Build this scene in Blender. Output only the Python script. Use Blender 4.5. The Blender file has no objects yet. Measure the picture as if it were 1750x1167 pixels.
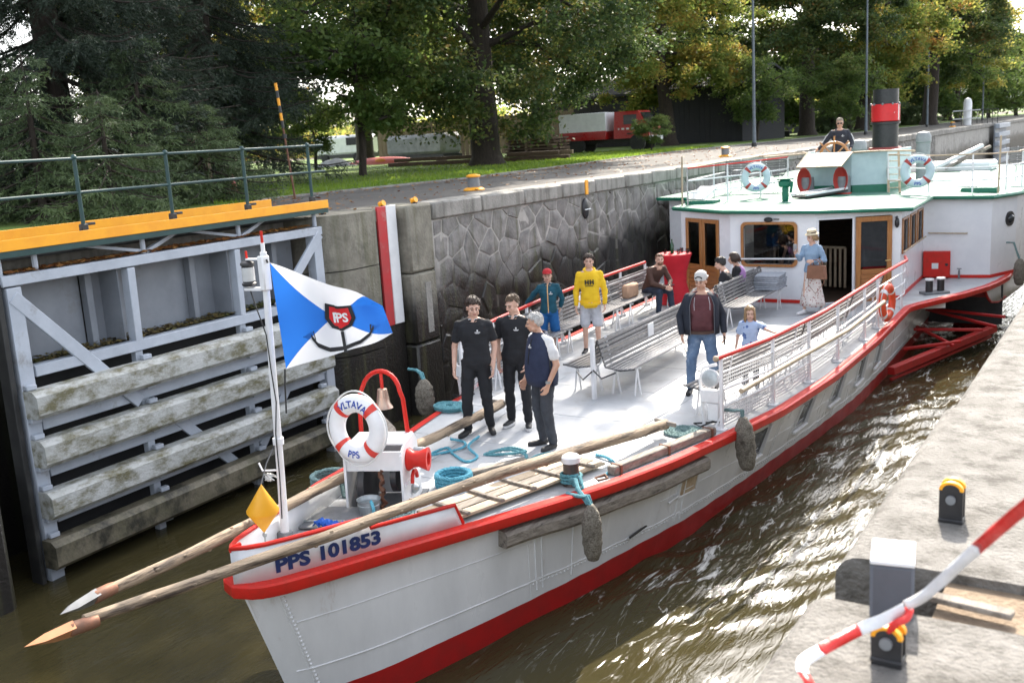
import bpy, math, random
import numpy as np
from mathutils import Vector as V, Matrix, Quaternion, noise
S = bpy.context.scene
COL = S.collection
rad = math.radians
R = random.Random(7)

# ---------------------------------------------------------------- camera, sky, sun, exposure
cam_d = bpy.data.cameras.new('camera'); cam = bpy.data.objects.new('camera', cam_d); COL.objects.link(cam)
cam.matrix_world = Matrix(((0.84362224, -0.05778959, 0.53381821, 0), (0.53367534, 0.19966499, -0.82178131, 0),
                           (-0.0590944, 0.97815861, 0.1992827, 3.75), (0, 0, 0, 1)))
cam_d.lens = 35.03; cam_d.sensor_width = 36; cam_d.clip_start = .1; cam_d.clip_end = 3000
cam_d.dof.use_dof = True; cam_d.dof.focus_distance = 9.5; cam_d.dof.aperture_fstop = 3.2
S.camera = cam
SUN_AZ, SUN_EL = -14, 41           # degrees from +Y towards +X, elevation
W = bpy.data.worlds.new('World'); S.world = W; W.use_nodes = True
_n = W.node_tree.nodes; _n.clear()
_o = _n.new('ShaderNodeOutputWorld'); _b = _n.new('ShaderNodeBackground'); _s = _n.new('ShaderNodeTexSky')
_s.sky_type = 'NISHITA'; _s.sun_disc = False; _s.sun_elevation = rad(SUN_EL); _s.sun_rotation = rad(SUN_AZ)
_s.air_density = 1.0; _s.dust_density = 2.5; _s.ozone_density = 1.0
_b.inputs[1].default_value = .15
_h = _n.new('ShaderNodeHueSaturation'); _h.inputs['Saturation'].default_value = .36      # thin white cloud veil
W.node_tree.links.new(_s.outputs[0], _h.inputs['Color']); W.node_tree.links.new(_h.outputs[0], _b.inputs[0]); W.node_tree.links.new(_b.outputs[0], _o.inputs[0])
sd = bpy.data.lights.new('sun', 'SUN'); sd.energy = 2.9; sd.angle = rad(.55); sd.color = (1, .91, .78)
sun = bpy.data.objects.new('sun', sd); COL.objects.link(sun)
sun_dir = V((math.sin(rad(SUN_AZ)) * math.cos(rad(SUN_EL)), math.cos(rad(SUN_AZ)) * math.cos(rad(SUN_EL)), math.sin(rad(SUN_EL))))
sun.rotation_mode = 'QUATERNION'; sun.rotation_quaternion = sun_dir.to_track_quat('Z', 'Y')
S.view_settings.view_transform = 'Standard'; S.view_settings.look = 'None'
S.view_settings.exposure = 1.9; S.view_settings.gamma = 1; S.view_settings.use_curve_mapping = False

# ---------------------------------------------------------------- mesh helpers
class MB:
    def __init__(s): s.v = []; s.f = []; s.mi = []; s.cur = 0
    def add(s, vs, fs):
        o = len(s.v); s.v.extend([tuple(v) for v in vs]); s.f.extend([tuple(i + o for i in f) for f in fs]); s.mi.extend([s.cur] * len(fs)); return s
    def box(s, c, d, rz=0, b=0.0, m=None):
        x, y, z = [k / 2 for k in d]; b = min(b, x * .45, y * .45, z * .45)
        if b <= 0:
            vs = [(i * x, j * y, k * z) for k in (-1, 1) for j in (-1, 1) for i in (-1, 1)]
            fs = [(0, 2, 3, 1), (4, 5, 7, 6), (0, 1, 5, 4), (2, 6, 7, 3), (0, 4, 6, 2), (1, 3, 7, 5)]
        else:
            vs = []; idx = {}
            for k in (-1, 1):
                for j in (-1, 1):
                    for i in (-1, 1):
                        for a in range(3):
                            p = [i * (x - b), j * (y - b), k * (z - b)]; p[a] = (i * x, j * y, k * z)[a]
                            idx[i, j, k, a] = len(vs); vs.append(tuple(p))
            fs = []
            for a in range(3):
                b1, b2 = (a + 1) % 3, (a + 2) % 3
                for sg in (-1, 1):
                    q = []
                    for u, w in ((-1, -1), (1, -1), (1, 1), (-1, 1)):
                        t = [0, 0, 0]; t[a] = sg; t[b1] = u; t[b2] = w; q.append(idx[t[0], t[1], t[2], a])
                    fs.append(tuple(q if sg > 0 else q[::-1]))
                for u in (-1, 1):
                    for w in (-1, 1):
                        def g(e, ax):
                            t = [0, 0, 0]; t[a] = e; t[b1] = u; t[b2] = w; return idx[t[0], t[1], t[2], ax]
                        q = (g(-1, b1), g(1, b1), g(1, b2), g(-1, b2)); fs.append(q if u * w < 0 else q[::-1])
            for i in (-1, 1):
                for j in (-1, 1):
                    for k in (-1, 1):
                        q = (idx[i, j, k, 0], idx[i, j, k, 1], idx[i, j, k, 2]); fs.append(q if i * j * k > 0 else q[::-1])
        M4 = m if m is not None else Matrix.Translation(c) @ Matrix.Rotation(rz, 4, 'Z')
        return s.add([M4 @ V(v) for v in vs], fs)
    def bar(s, p0, p1, w, h, b=0.0, up=(0, 0, 1)):
        p0, p1 = V(p0), V(p1); d = p1 - p0; L = d.length; d.normalize(); u = V(up)
        if abs(d.dot(u)) > .99: u = V((0, 1, 0))
        sx = d.cross(u).normalized(); uz = sx.cross(d)
        m = Matrix((sx, d, uz)).transposed().to_4x4(); m.translation = (p0 + p1) / 2
        return s.box(None, (w, L, h), b=b, m=m)
    def tube(s, pts, r, n=8, caps=True):
        pts = [V(p) for p in pts]; k = len(pts); rs = r if isinstance(r, (list, tuple)) else [r] * k
        ref = None; rings = []
        for i, p in enumerate(pts):
            d = (pts[min(i + 1, k - 1)] - pts[max(i - 1, 0)])
            if d.length < 1e-9: d = V((0, 0, 1))
            d.normalize()
            if ref is None:
                ref = d.cross(V((0, 0, 1))) if abs(d.z) < .95 else d.cross(V((1, 0, 0)))
            ref = (ref - d * ref.dot(d)).normalized(); w = d.cross(ref)
            rings.append([p + (ref * math.cos(a) + w * math.sin(a)) * rs[i] for a in [2 * math.pi * j / n for j in range(n)]])
        vs = [v for q in rings for v in q]
        fs = [(i * n + j, i * n + (j + 1) % n, (i + 1) * n + (j + 1) % n, (i + 1) * n + j) for i in range(k - 1) for j in range(n)]
        if caps: fs += [tuple(range(n))[::-1], tuple((k - 1) * n + j for j in range(n))]
        return s.add(vs, fs)
    def cap(s, p0, r0, p1, r1, n=10):
        p0, p1 = V(p0), V(p1); d = p1 - p0; L = d.length
        d = d.normalized() if L > 1e-9 else V((0, 0, 1))
        P = []; Q = []
        for a in (-80, -50, -20): P.append(p0 + d * r0 * math.sin(rad(a))); Q.append(r0 * math.cos(rad(a)))
        for a in (20, 50, 80): P.append(p1 + d * r1 * math.sin(rad(a))); Q.append(r1 * math.cos(rad(a)))
        return s.tube(P, Q, n)
    def ell(s, c, r, n=12, m=None):
        if not isinstance(r, (list, tuple)): r = (r, r, r)
        k = max(4, n // 2); M4 = m if m is not None else Matrix.Translation(c); vs = []; fs = []
        for i in range(1, k):
            t = math.pi * i / k
            for j in range(n):
                a = 2 * math.pi * j / n; vs.append(M4 @ V((r[0] * math.sin(t) * math.cos(a), r[1] * math.sin(t) * math.sin(a), r[2] * math.cos(t))))
        vs += [M4 @ V((0, 0, r[2])), M4 @ V((0, 0, -r[2]))]; T, B = len(vs) - 2, len(vs) - 1
        for i in range(k - 2):
            for j in range(n): fs.append((i * n + j, (i + 1) * n + j, (i + 1) * n + (j + 1) % n, i * n + (j + 1) % n))
        for j in range(n): fs += [(T, j, (j + 1) % n), (B, (k - 2) * n + (j + 1) % n, (k - 2) * n + j)]
        return s.add(vs, fs)
    def lathe(s, prof, c=(0, 0, 0), n=16, m=None):
        M4 = m if m is not None else Matrix.Translation(c); vs = []; k = len(prof)
        for r, z in prof:
            for j in range(n):
                a = 2 * math.pi * j / n; vs.append(M4 @ V((r * math.cos(a), r * math.sin(a), z)))
        fs = [(i * n + j, i * n + (j + 1) % n, (i + 1) * n + (j + 1) % n, (i + 1) * n + j) for i in range(k - 1) for j in range(n)]
        if prof[0][0] > 1e-6: fs.append(tuple(range(n))[::-1])
        if prof[-1][0] > 1e-6: fs.append(tuple((k - 1) * n + j for j in range(n)))
        return s.add(vs, fs)
    def prism(s, poly, z0, z1, m=None):
        n = len(poly); M4 = m if m is not None else Matrix()
        zz0 = z0 if isinstance(z0, (list, tuple)) else [z0] * n; zz1 = z1 if isinstance(z1, (list, tuple)) else [z1] * n
        vs = [M4 @ V((p[0], p[1], zz0[i])) for i, p in enumerate(poly)] + [M4 @ V((p[0], p[1], zz1[i])) for i, p in enumerate(poly)]
        fs = [tuple(range(n))[::-1], tuple(range(n, 2 * n))] + [(i, (i + 1) % n, n + (i + 1) % n, n + i) for i in range(n)]
        return s.add(vs, fs)
    def grid(s, rows):
        k, n = len(rows), len(rows[0])
        return s.add([p for r in rows for p in r], [(i * n + j, i * n + j + 1, (i + 1) * n + j + 1, (i + 1) * n + j) for i in range(k - 1) for j in range(n - 1)])
    def mesh(s, name, smooth=40):
        me = bpy.data.meshes.new(name); me.from_pydata(s.v, [], s.f); me.validate(); me.update()
        if len(me.polygons) == len(s.mi): me.polygons.foreach_set('material_index', s.mi)
        if smooth:
            me.polygons.foreach_set('use_smooth', [True] * len(me.polygons)); me.set_sharp_from_angle(angle=rad(smooth))
        return me
WM = {}
def link(o, parent=None):
    COL.objects.link(o)
    if parent is not None:
        o.parent = parent
        w = WM.get(parent.name)
        if w is not None: o.matrix_parent_inverse = w.inverted()
    return o
def tag(o, label=None, cat=None, group=None, kind=None):
    if label: o['label'] = label
    if cat: o['category'] = cat
    if group: o['group'] = group
    if kind: o['kind'] = kind
    return o
def ob(name, mb, mat, parent=None, smooth=40, label=None, cat=None, group=None, kind=None, sol=0):
    me = mb if isinstance(mb, bpy.types.Mesh) else mb.mesh(name, smooth)
    if not me.materials:
        for m in (mat if isinstance(mat, (list, tuple)) else [mat]): me.materials.append(m)
    o = bpy.data.objects.new(name, me); link(o, parent); tag(o, label, cat, group, kind)
    if sol:
        md = o.modifiers.new('s', 'SOLIDIFY'); md.thickness = sol; md.offset = 0
    return o
def root(name, label, cat, loc=(0, 0, 0), group=None, world=True, kind=None, rz=0, m=None):
    """an Empty at the base of a thing; world=True: its children are given in world coordinates"""
    o = bpy.data.objects.new(name, None); o.empty_display_size = .2; COL.objects.link(o)
    M4 = m if m is not None else Matrix.Translation(loc) @ Matrix.Rotation(rz, 4, 'Z')
    o.matrix_world = M4
    if world: WM[o.name] = M4.copy()
    return tag(o, label, cat, group, kind)
KIDS = {}
def kids(o):
    return [c for c in bpy.data.objects if c.parent == o]
def copy_tree(o, m, label=None, group=None):
    def rec(a, p):
        c = a.copy(); COL.objects.link(c)
        if p is not None: c.parent = p; c.matrix_parent_inverse = a.matrix_parent_inverse.copy()
        for k in a.children: rec(k, c)
        return c
    r = rec(o, None); r.matrix_world = m
    if label: r['label'] = label
    if group: r['group'] = group
    return r
def TR(x, y, z, rz=0, s=1): return Matrix.Translation((x, y, z)) @ Matrix.Rotation(rz, 4, 'Z') @ Matrix.Scale(s, 4)
def lerp(a, b, t): return a + (b - a) * t
def tab(t, x):
    if x <= t[0][0]: return t[0][1]
    for (a, p), (b, q) in zip(t, t[1:]):
        if x <= b: return p + (q - p) * (x - a) / (b - a)
    return t[-1][1]
TMP = bpy.data.scenes.new('workshop')          # empty side scene: evaluating one modifier there does not touch the rest
def evalmesh(o):
    vl = TMP.view_layers[0]; TMP.collection.objects.link(o); vl.update(); dg = vl.depsgraph; dg.update()
    return bpy.data.meshes.new_from_object(o.evaluated_get(dg))
def remesh(mb, vox, it=4):
    me = mb.mesh('tmp', 0); o = bpy.data.objects.new('tmp', me)
    r = o.modifiers.new('r', 'REMESH'); r.mode = 'VOXEL'; r.voxel_size = vox
    if it: q = o.modifiers.new('q', 'SMOOTH'); q.iterations = it; q.factor = .5
    m2 = evalmesh(o); bpy.data.objects.remove(o); bpy.data.meshes.remove(me)
    out = MB(); out.v = [tuple(v.co) for v in m2.vertices]; out.f = [tuple(p.vertices) for p in m2.polygons]; out.mi = [0] * len(out.f)
    bpy.data.meshes.remove(m2); return out
def text_mb(txt, size, bold=0.0, align='CENTER'):
    cu = bpy.data.curves.new('t', 'FONT'); cu.body = txt; cu.size = size; cu.align_x = align; cu.offset = bold; cu.resolution_u = 3
    o = bpy.data.objects.new('t', cu)
    m2 = evalmesh(o); bpy.data.objects.remove(o); out = MB()
    out.v = [tuple(v.co) for v in m2.vertices]; out.f = [tuple(p.vertices) for p in m2.polygons]; out.mi = [0] * len(out.f); return out
def mapv(mb, fn): mb.v = [tuple(fn(V(v))) for v in mb.v]; return mb

# ---------------------------------------------------------------- materials
MAT = {}
def M(name, c, c2=None, rough=.5, metal=0.0, scale=6, fac=(.38, .66), bump=0.0, bscale=40, st=(1, 1, 1), spec=.5, coat=0.0, rv=.12, c3=None, s3=1.2, f3=(.5, .62)):
    m = bpy.data.materials.new(name); m.use_nodes = True; t = m.node_tree; n = t.nodes; L = t.links.new; p = n['Principled BSDF']
    tc = n.new('ShaderNodeTexCoord'); mp = n.new('ShaderNodeMapping'); mp.inputs['Scale'].default_value = st; L(tc.outputs['Object'], mp.inputs[0])
    if c2 is None: c2 = tuple(k * .82 for k in c)
    no = n.new('ShaderNodeTexNoise'); no.inputs['Scale'].default_value = scale; no.inputs['Detail'].default_value = 6; no.inputs['Roughness'].default_value = .62; L(mp.outputs[0], no.inputs[0])
    cr = n.new('ShaderNodeValToRGB'); cr.color_ramp.elements[0].position = fac[0]; cr.color_ramp.elements[1].position = fac[1]
    cr.color_ramp.elements[0].color = (*c, 1); cr.color_ramp.elements[1].color = (*c2, 1); L(no.outputs[0], cr.inputs[0]); out = cr.outputs[0]
    if c3 is not None:
        n3 = n.new('ShaderNodeTexNoise'); n3.inputs['Scale'].default_value = s3; n3.inputs['Detail'].default_value = 8; n3.inputs['Roughness'].default_value = .7; L(mp.outputs[0], n3.inputs[0])
        r3 = n.new('ShaderNodeMapRange'); r3.inputs[1].default_value = f3[0]; r3.inputs[2].default_value = f3[1]; L(n3.outputs[0], r3.inputs[0])
        mx = n.new('ShaderNodeMix'); mx.data_type = 'RGBA'; L(r3.outputs[0], mx.inputs[0]); L(out, mx.inputs[6]); mx.inputs[7].default_value = (*c3, 1); out = mx.outputs[2]
    L(out, p.inputs['Base Color'])
    rr = n.new('ShaderNodeMapRange'); rr.inputs[3].default_value = max(.02, rough - rv); rr.inputs[4].default_value = min(1, rough + rv); L(no.outputs[0], rr.inputs[0]); L(rr.outputs[0], p.inputs['Roughness'])
    p.inputs['Metallic'].default_value = metal; p.inputs['Specular IOR Level'].default_value = spec; p.inputs['Coat Weight'].default_value = coat
    if bump:
        nb = n.new('ShaderNodeTexNoise'); nb.inputs['Scale'].default_value = bscale; nb.inputs['Detail'].default_value = 5; L(mp.outputs[0], nb.inputs[0])
        bp = n.new('ShaderNodeBump'); bp.inputs['Strength'].default_value = min(1, bump); bp.inputs['Distance'].default_value = .02; L(nb.outputs[0], bp.inputs['Height']); L(bp.outputs[0], p.inputs['Normal'])
    MAT[name] = m; return m
white = M('white_paint', (.78, .79, .8), (.68, .69, .7), .35, scale=3, bump=.04, bscale=6, c3=(.5, .46, .4), f3=(.66, .82), s3=2.5)
hullw = M('hull_paint', (.76, .77, .78), (.66, .67, .68), .3, scale=2, st=(1, 1, .35), bump=.5, bscale=2.6, c3=(.4, .3, .22), f3=(.62, .86), s3=4)
cabw = M('cabin_paint', (.8, .81, .83), (.72, .73, .76), .3, scale=2, bump=.05, bscale=5)
red = M('red_paint', (.62, .025, .018), (.5, .03, .02), .35, scale=9, c3=(.45, .2, .16), f3=(.67, .76), s3=14, spec=.25)
redhull = M('red_antifouling', (.42, .012, .012), (.34, .015, .014), .45, scale=5)
deckm = M('deck_paint', (.46, .475, .49), (.39, .405, .425), .5, scale=2.2, bump=.15, bscale=70, c3=(.3, .285, .265), f3=(.54, .74), s3=2.6)
greenm = M('green_paint', (.008, .15, .088), (.006, .12, .07), .4)
roofm = M('roof_paint', (.05, .165, .12), (.12, .235, .18), .58, spec=.25, scale=1.1, bump=.05, bscale=5, c3=(.03, .12, .085), f3=(.56, .74), s3=1.6)
paleblue = M('pale_blue_paint', (.46, .58, .6), (.4, .52, .55), .4); ringp = M('shaded_ring_buoy', (.52, .63, .66), (.45, .56, .6), .45); ringd = M('dull_red_shaded_band', (.4, .04, .03), (.34, .04, .03), .5)  # ringp, ringd: ring white and red with the roof buoys' shade painted in
varn = M('varnished_wood', (.42, .19, .065), (.3, .12, .035), .3, scale=5, st=(6, 6, .7), bump=.1, bscale=30, coat=.3)
varnh = M('varnished_plank_wood', (.4, .17, .06), (.28, .11, .035), .35, scale=5, st=(.8, .8, 9), bump=.1, bscale=30, coat=.2)
palewood = M('pale_wood', (.5, .4, .28), (.4, .3, .2), .6, scale=6, st=(3, 3, 1), bump=.2)
logm = M('peeled_log', (.38, .29, .2), (.24, .175, .115), .75, scale=4, st=(.5, 5, 5), bump=.6, bscale=14, c3=(.06, .042, .03), f3=(.49, .62), s3=2.8)
greywood = M('weathered_timber', (.3, .265, .225), (.17, .145, .12), .85, scale=5, st=(5, .6, 5), bump=.6, bscale=14, c3=(.07, .06, .05), f3=(.56, .66), s3=2)
darkwood = M('dark_timber', (.12, .075, .05), (.07, .045, .03), .8, scale=5, st=(1, 5, 5), bump=.5, bscale=14)
slatm = M('slat_wood', (.24, .235, .235), (.14, .135, .135), .28, scale=5, st=(4, .7, 4), bump=.15, bscale=20, c3=(.1, .09, .085), f3=(.6, .7), s3=4)
steelw = M('white_steel', (.8, .8, .81), (.7, .7, .71), .35)
galv = M('galvanised_steel', (.42, .45, .46), (.32, .35, .36), .4, .7, scale=14)
gatep = M('gate_paint', (.42, .46, .52), (.34, .375, .43), .45, scale=2.5, bump=.1, bscale=9, c3=(.15, .13, .1), f3=(.6, .78), s3=2.2)
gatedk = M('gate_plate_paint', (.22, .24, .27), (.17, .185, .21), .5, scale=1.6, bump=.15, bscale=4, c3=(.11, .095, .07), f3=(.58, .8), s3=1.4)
orange = M('orange_yellow_paint', (.92, .4, .014), (.85, .34, .012), .45, scale=4)
dgreen = M('dark_green_steel', (.012, .045, .045), (.018, .06, .058), .4)
blackm = M('black_steel', (.018, .018, .02), (.03, .03, .032), .4, scale=12)
rubber = M('black_rubber', (.02, .02, .02), (.035, .035, .033), .75)
grey = M('grey_metal', (.2, .21, .22), (.14, .15, .16), .5)
rust = M('rusty_iron', (.2, .09, .05), (.1, .05, .035), .8, scale=14, bump=.3)
brass = M('brass', (.55, .38, .16), (.4, .28, .12), .3, .8)
ropeb = M('turquoise_rope', (.16, .4, .45), (.07, .23, .27), .8, scale=60, bump=.8, bscale=120)
ropet = M('bright_blue_rope', (.16, .5, .63), (.07, .33, .45), .8, scale=60, bump=.8, bscale=120)
ropeg = M('grey_green_rope', (.2, .31, .31), (.09, .16, .16), .85, scale=60, bump=.8, bscale=120)
fendm = M('woven_fender', (.27, .245, .2), (.1, .085, .065), .95, scale=55, bump=1, bscale=75, c3=(.05, .04, .03), f3=(.52, .66), s3=5)
bluec = M('blue_cloth', (.01, .1, .5), (.008, .07, .36), .8)
navytxt = M('navy_letter_paint', (.012, .035, .14), (.012, .035, .14), .5)
bluetxt = M('blue_letter_paint', (.015, .06, .36), (.015, .06, .36), .5)
blacktxt = M('black_print', (.012, .012, .014), (.012, .012, .014), .6)
yellowp = M('yellow_plastic', (.82, .4, .015), (.74, .34, .012), .45, scale=3)
ringw = M('ring_buoy_white', (.82, .82, .82), (.74, .74, .74), .4)
ringr = M('ring_buoy_red', (.68, .05, .03), (.6, .04, .03), .45)
conc = M('pale_concrete', (.2, .19, .175), (.125, .117, .105), .9, scale=5, bump=.8, bscale=60, c3=(.07, .064, .055), f3=(.49, .66), s3=9)
concr = M('path_concrete', (.09, .084, .077), (.064, .06, .055), .9, scale=.8, bump=.3, bscale=20, c3=(.06, .054, .046), f3=(.52, .75), s3=.7)
truckred = M('truck_red', (.4, .012, .012), (.34, .012, .012), .3, coat=.5)
canoem = M('pink_canoe_shell', (.5, .1, .09), (.42, .09, .08), .4)
graym = M('grey_plastic', (.3, .31, .32), (.24, .25, .26), .5)
clothred = M('red_tablecloth', (.6, .01, .025), (.5, .008, .02), .7, scale=3)
barkm = M('bark', (.045, .034, .026), (.025, .019, .015), .95, scale=5, st=(3, 3, .6), bump=1, bscale=9)
dirtm = M('bare_soil', (.09, .065, .045), (.06, .045, .03), .95, scale=3, bump=.5)
redband = M('funnel_red', (.66, .015, .02), (.58, .014, .018), .4)

def glassmat(name, tint=(.02, .025, .03), k=.35):
    m = bpy.data.materials.new(name); m.use_nodes = True; t = m.node_tree; n = t.nodes; n.clear(); L = t.links.new
    o = n.new('ShaderNodeOutputMaterial'); g = n.new('ShaderNodeBsdfGlossy'); tr = n.new('ShaderNodeBsdfTransparent'); mx = n.new('ShaderNodeMixShader')
    fr = n.new('ShaderNodeFresnel'); fr.inputs[0].default_value = 1.5; g.inputs['Roughness'].default_value = .02; tr.inputs[0].default_value = (*[1 - k + c for c in tint], 1)
    L(fr.outputs[0], mx.inputs[0]); L(tr.outputs[0], mx.inputs[1]); L(g.outputs[0], mx.inputs[2]); L(mx.outputs[0], o.inputs[0]); return m
glass = glassmat('window_glass'); bottleg = M('bottle_glass', (.01, .06, .02), (.01, .05, .02), .08)
darkglass = M('dark_window_glass', (.02, .024, .028), (.03, .034, .038), .06, rv=.02)
def leafmat(name, cols, tr=.35, rough=.55):
    m = bpy.data.materials.new(name); m.use_nodes = True; t = m.node_tree; n = t.nodes; n.clear(); L = t.links.new
    o = n.new('ShaderNodeOutputMaterial'); g = n.new('ShaderNodeNewGeometry'); cr = n.new('ShaderNodeValToRGB')
    tc = n.new('ShaderNodeTexCoord'); no = n.new('ShaderNodeTexNoise'); no.inputs['Scale'].default_value = .45; no.inputs['Detail'].default_value = 3; L(tc.outputs['Object'], no.inputs[0])
    ad = n.new('ShaderNodeMath'); ad.operation = 'MULTIPLY_ADD'; ad.inputs[1].default_value = .45; L(g.outputs['Random Per Island'], ad.inputs[0])
    m2 = n.new('ShaderNodeMath'); m2.operation = 'MULTIPLY_ADD'; m2.inputs[1].default_value = 1.5; m2.inputs[2].default_value = -.48; L(no.outputs[0], m2.inputs[0]); L(m2.outputs[0], ad.inputs[2])
    el = cr.color_ramp.elements
    for i in range(1, len(cols) - 1): el.new(i / (len(cols) - 1))
    for i, c in enumerate(cols): el[i].color = (*c, 1)
    L(ad.outputs[0], cr.inputs[0])
    d = n.new('ShaderNodeBsdfPrincipled'); d.inputs['Roughness'].default_value = rough; d.inputs['Specular IOR Level'].default_value = .35; L(cr.outputs[0], d.inputs['Base Color'])
    tl = n.new('ShaderNodeBsdfTranslucent'); hs = n.new('ShaderNodeHueSaturation'); hs.inputs['Value'].default_value = 1.7; hs.inputs['Saturation'].default_value = 1.0; hs.inputs['Hue'].default_value = .485
    L(cr.outputs[0], hs.inputs['Color']); L(hs.outputs[0], tl.inputs[0])
    mx = n.new('ShaderNodeMixShader'); mx.inputs[0].default_value = tr; L(d.outputs[0], mx.inputs[1]); L(tl.outputs[0], mx.inputs[2]); L(mx.outputs[0], o.inputs[0]); return m
leaf_linden = leafmat('linden_leaves', [(.022, .044, .018), (.038, .07, .024), (.064, .105, .03), (.11, .13, .034), (.17, .095, .03)], .42)
leaf_mixed = leafmat('autumn_tinted_leaves', [(.068, .115, .033), (.115, .18, .04), (.19, .22, .048), (.3, .25, .055), (.32, .15, .045)], .6)
leaf_pale = leafmat('yellow_green_leaves', [(.13, .17, .045), (.2, .235, .055), (.31, .29, .065), (.42, .31, .07)], .6)
leaf_bright = leafmat('fresh_green_leaves', [(.045, .09, .024), (.075, .13, .032), (.11, .16, .04), (.17, .17, .05)], .5)
needle = leafmat('spruce_needles', [(.038, .062, .03), (.064, .098, .042), (.1, .145, .058), (.14, .185, .074)], .18)
needled = leafmat('dark_spruce_needles', [(.013, .022, .015), (.02, .034, .021), (.032, .05, .029), (.05, .058, .034)], .15)
grassm = leafmat('grass_blades', [(.09, .17, .02), (.12, .21, .025), (.15, .23, .03), (.19, .23, .045)], .5)
fallen = leafmat('fallen_leaves', [(.2, .1, .03), (.28, .15, .04), (.17, .06, .02), (.34, .2, .06)], .2)
def lawnmat():
    return M('lawn_turf', (.09, .16, .02), (.125, .195, .03), .95, scale=1.3, bump=.8, bscale=40, c3=(.09, .08, .035), f3=(.55, .8), s3=.6)
lawnm = lawnmat()
# ---------------------------------------------------------------- water, banks, lock walls
WL = -1.25; CZ = 2.67; WX = -11.36; RZ = 2.2; RX = -.87
def wetmat(name, c, c2, z0, spread=.25, dark=(.022, .02, .018), bump=.7, bscale=22, moss=(.07, .075, .03)):
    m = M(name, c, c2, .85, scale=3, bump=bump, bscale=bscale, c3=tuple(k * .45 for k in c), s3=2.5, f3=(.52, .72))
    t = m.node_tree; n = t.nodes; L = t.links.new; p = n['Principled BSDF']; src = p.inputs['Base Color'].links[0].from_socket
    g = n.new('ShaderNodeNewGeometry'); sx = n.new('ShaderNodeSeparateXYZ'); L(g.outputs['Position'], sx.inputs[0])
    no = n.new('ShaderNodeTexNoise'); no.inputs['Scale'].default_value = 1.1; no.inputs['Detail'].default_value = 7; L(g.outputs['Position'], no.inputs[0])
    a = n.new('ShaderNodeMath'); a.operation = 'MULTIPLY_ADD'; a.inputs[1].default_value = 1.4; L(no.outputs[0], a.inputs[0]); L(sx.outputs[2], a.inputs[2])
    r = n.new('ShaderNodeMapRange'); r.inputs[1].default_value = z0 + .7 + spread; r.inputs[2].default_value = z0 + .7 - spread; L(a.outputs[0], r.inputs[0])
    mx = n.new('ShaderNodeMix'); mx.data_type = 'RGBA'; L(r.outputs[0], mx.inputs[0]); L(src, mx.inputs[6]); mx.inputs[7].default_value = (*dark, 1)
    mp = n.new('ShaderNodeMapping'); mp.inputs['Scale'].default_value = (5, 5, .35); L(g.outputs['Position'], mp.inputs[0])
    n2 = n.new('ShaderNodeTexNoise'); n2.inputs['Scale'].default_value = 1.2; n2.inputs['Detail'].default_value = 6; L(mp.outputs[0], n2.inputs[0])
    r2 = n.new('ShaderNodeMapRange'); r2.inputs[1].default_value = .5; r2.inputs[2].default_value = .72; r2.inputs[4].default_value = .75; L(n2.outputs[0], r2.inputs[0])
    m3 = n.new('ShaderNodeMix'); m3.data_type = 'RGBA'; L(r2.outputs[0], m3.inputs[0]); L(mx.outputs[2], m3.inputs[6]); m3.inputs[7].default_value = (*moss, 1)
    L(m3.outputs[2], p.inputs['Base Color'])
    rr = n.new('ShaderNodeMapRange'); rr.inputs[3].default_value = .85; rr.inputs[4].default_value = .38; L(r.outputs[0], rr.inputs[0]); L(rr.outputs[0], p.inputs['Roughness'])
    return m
stonem = wetmat('granite_rubble', (.27, .255, .24), (.15, .142, .136), 1.2, .3)
mortar = wetmat('lime_mortar', (.42, .4, .37), (.33, .31, .285), 1.3, .2, bump=.3, moss=(.2, .19, .16))
copingm = wetmat('coping_concrete', (.3, .285, .26), (.22, .21, .19), -3, .3, moss=(.09, .085, .07))
pierm = wetmat('pier_concrete', (.25, .235, .19), (.17, .155, .125), .95, .3, moss=(.085, .085, .04))
darkpier = wetmat('recess_concrete', (.11, .105, .09), (.075, .07, .06), 1.3, .5, moss=(.03, .032, .018))

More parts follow.
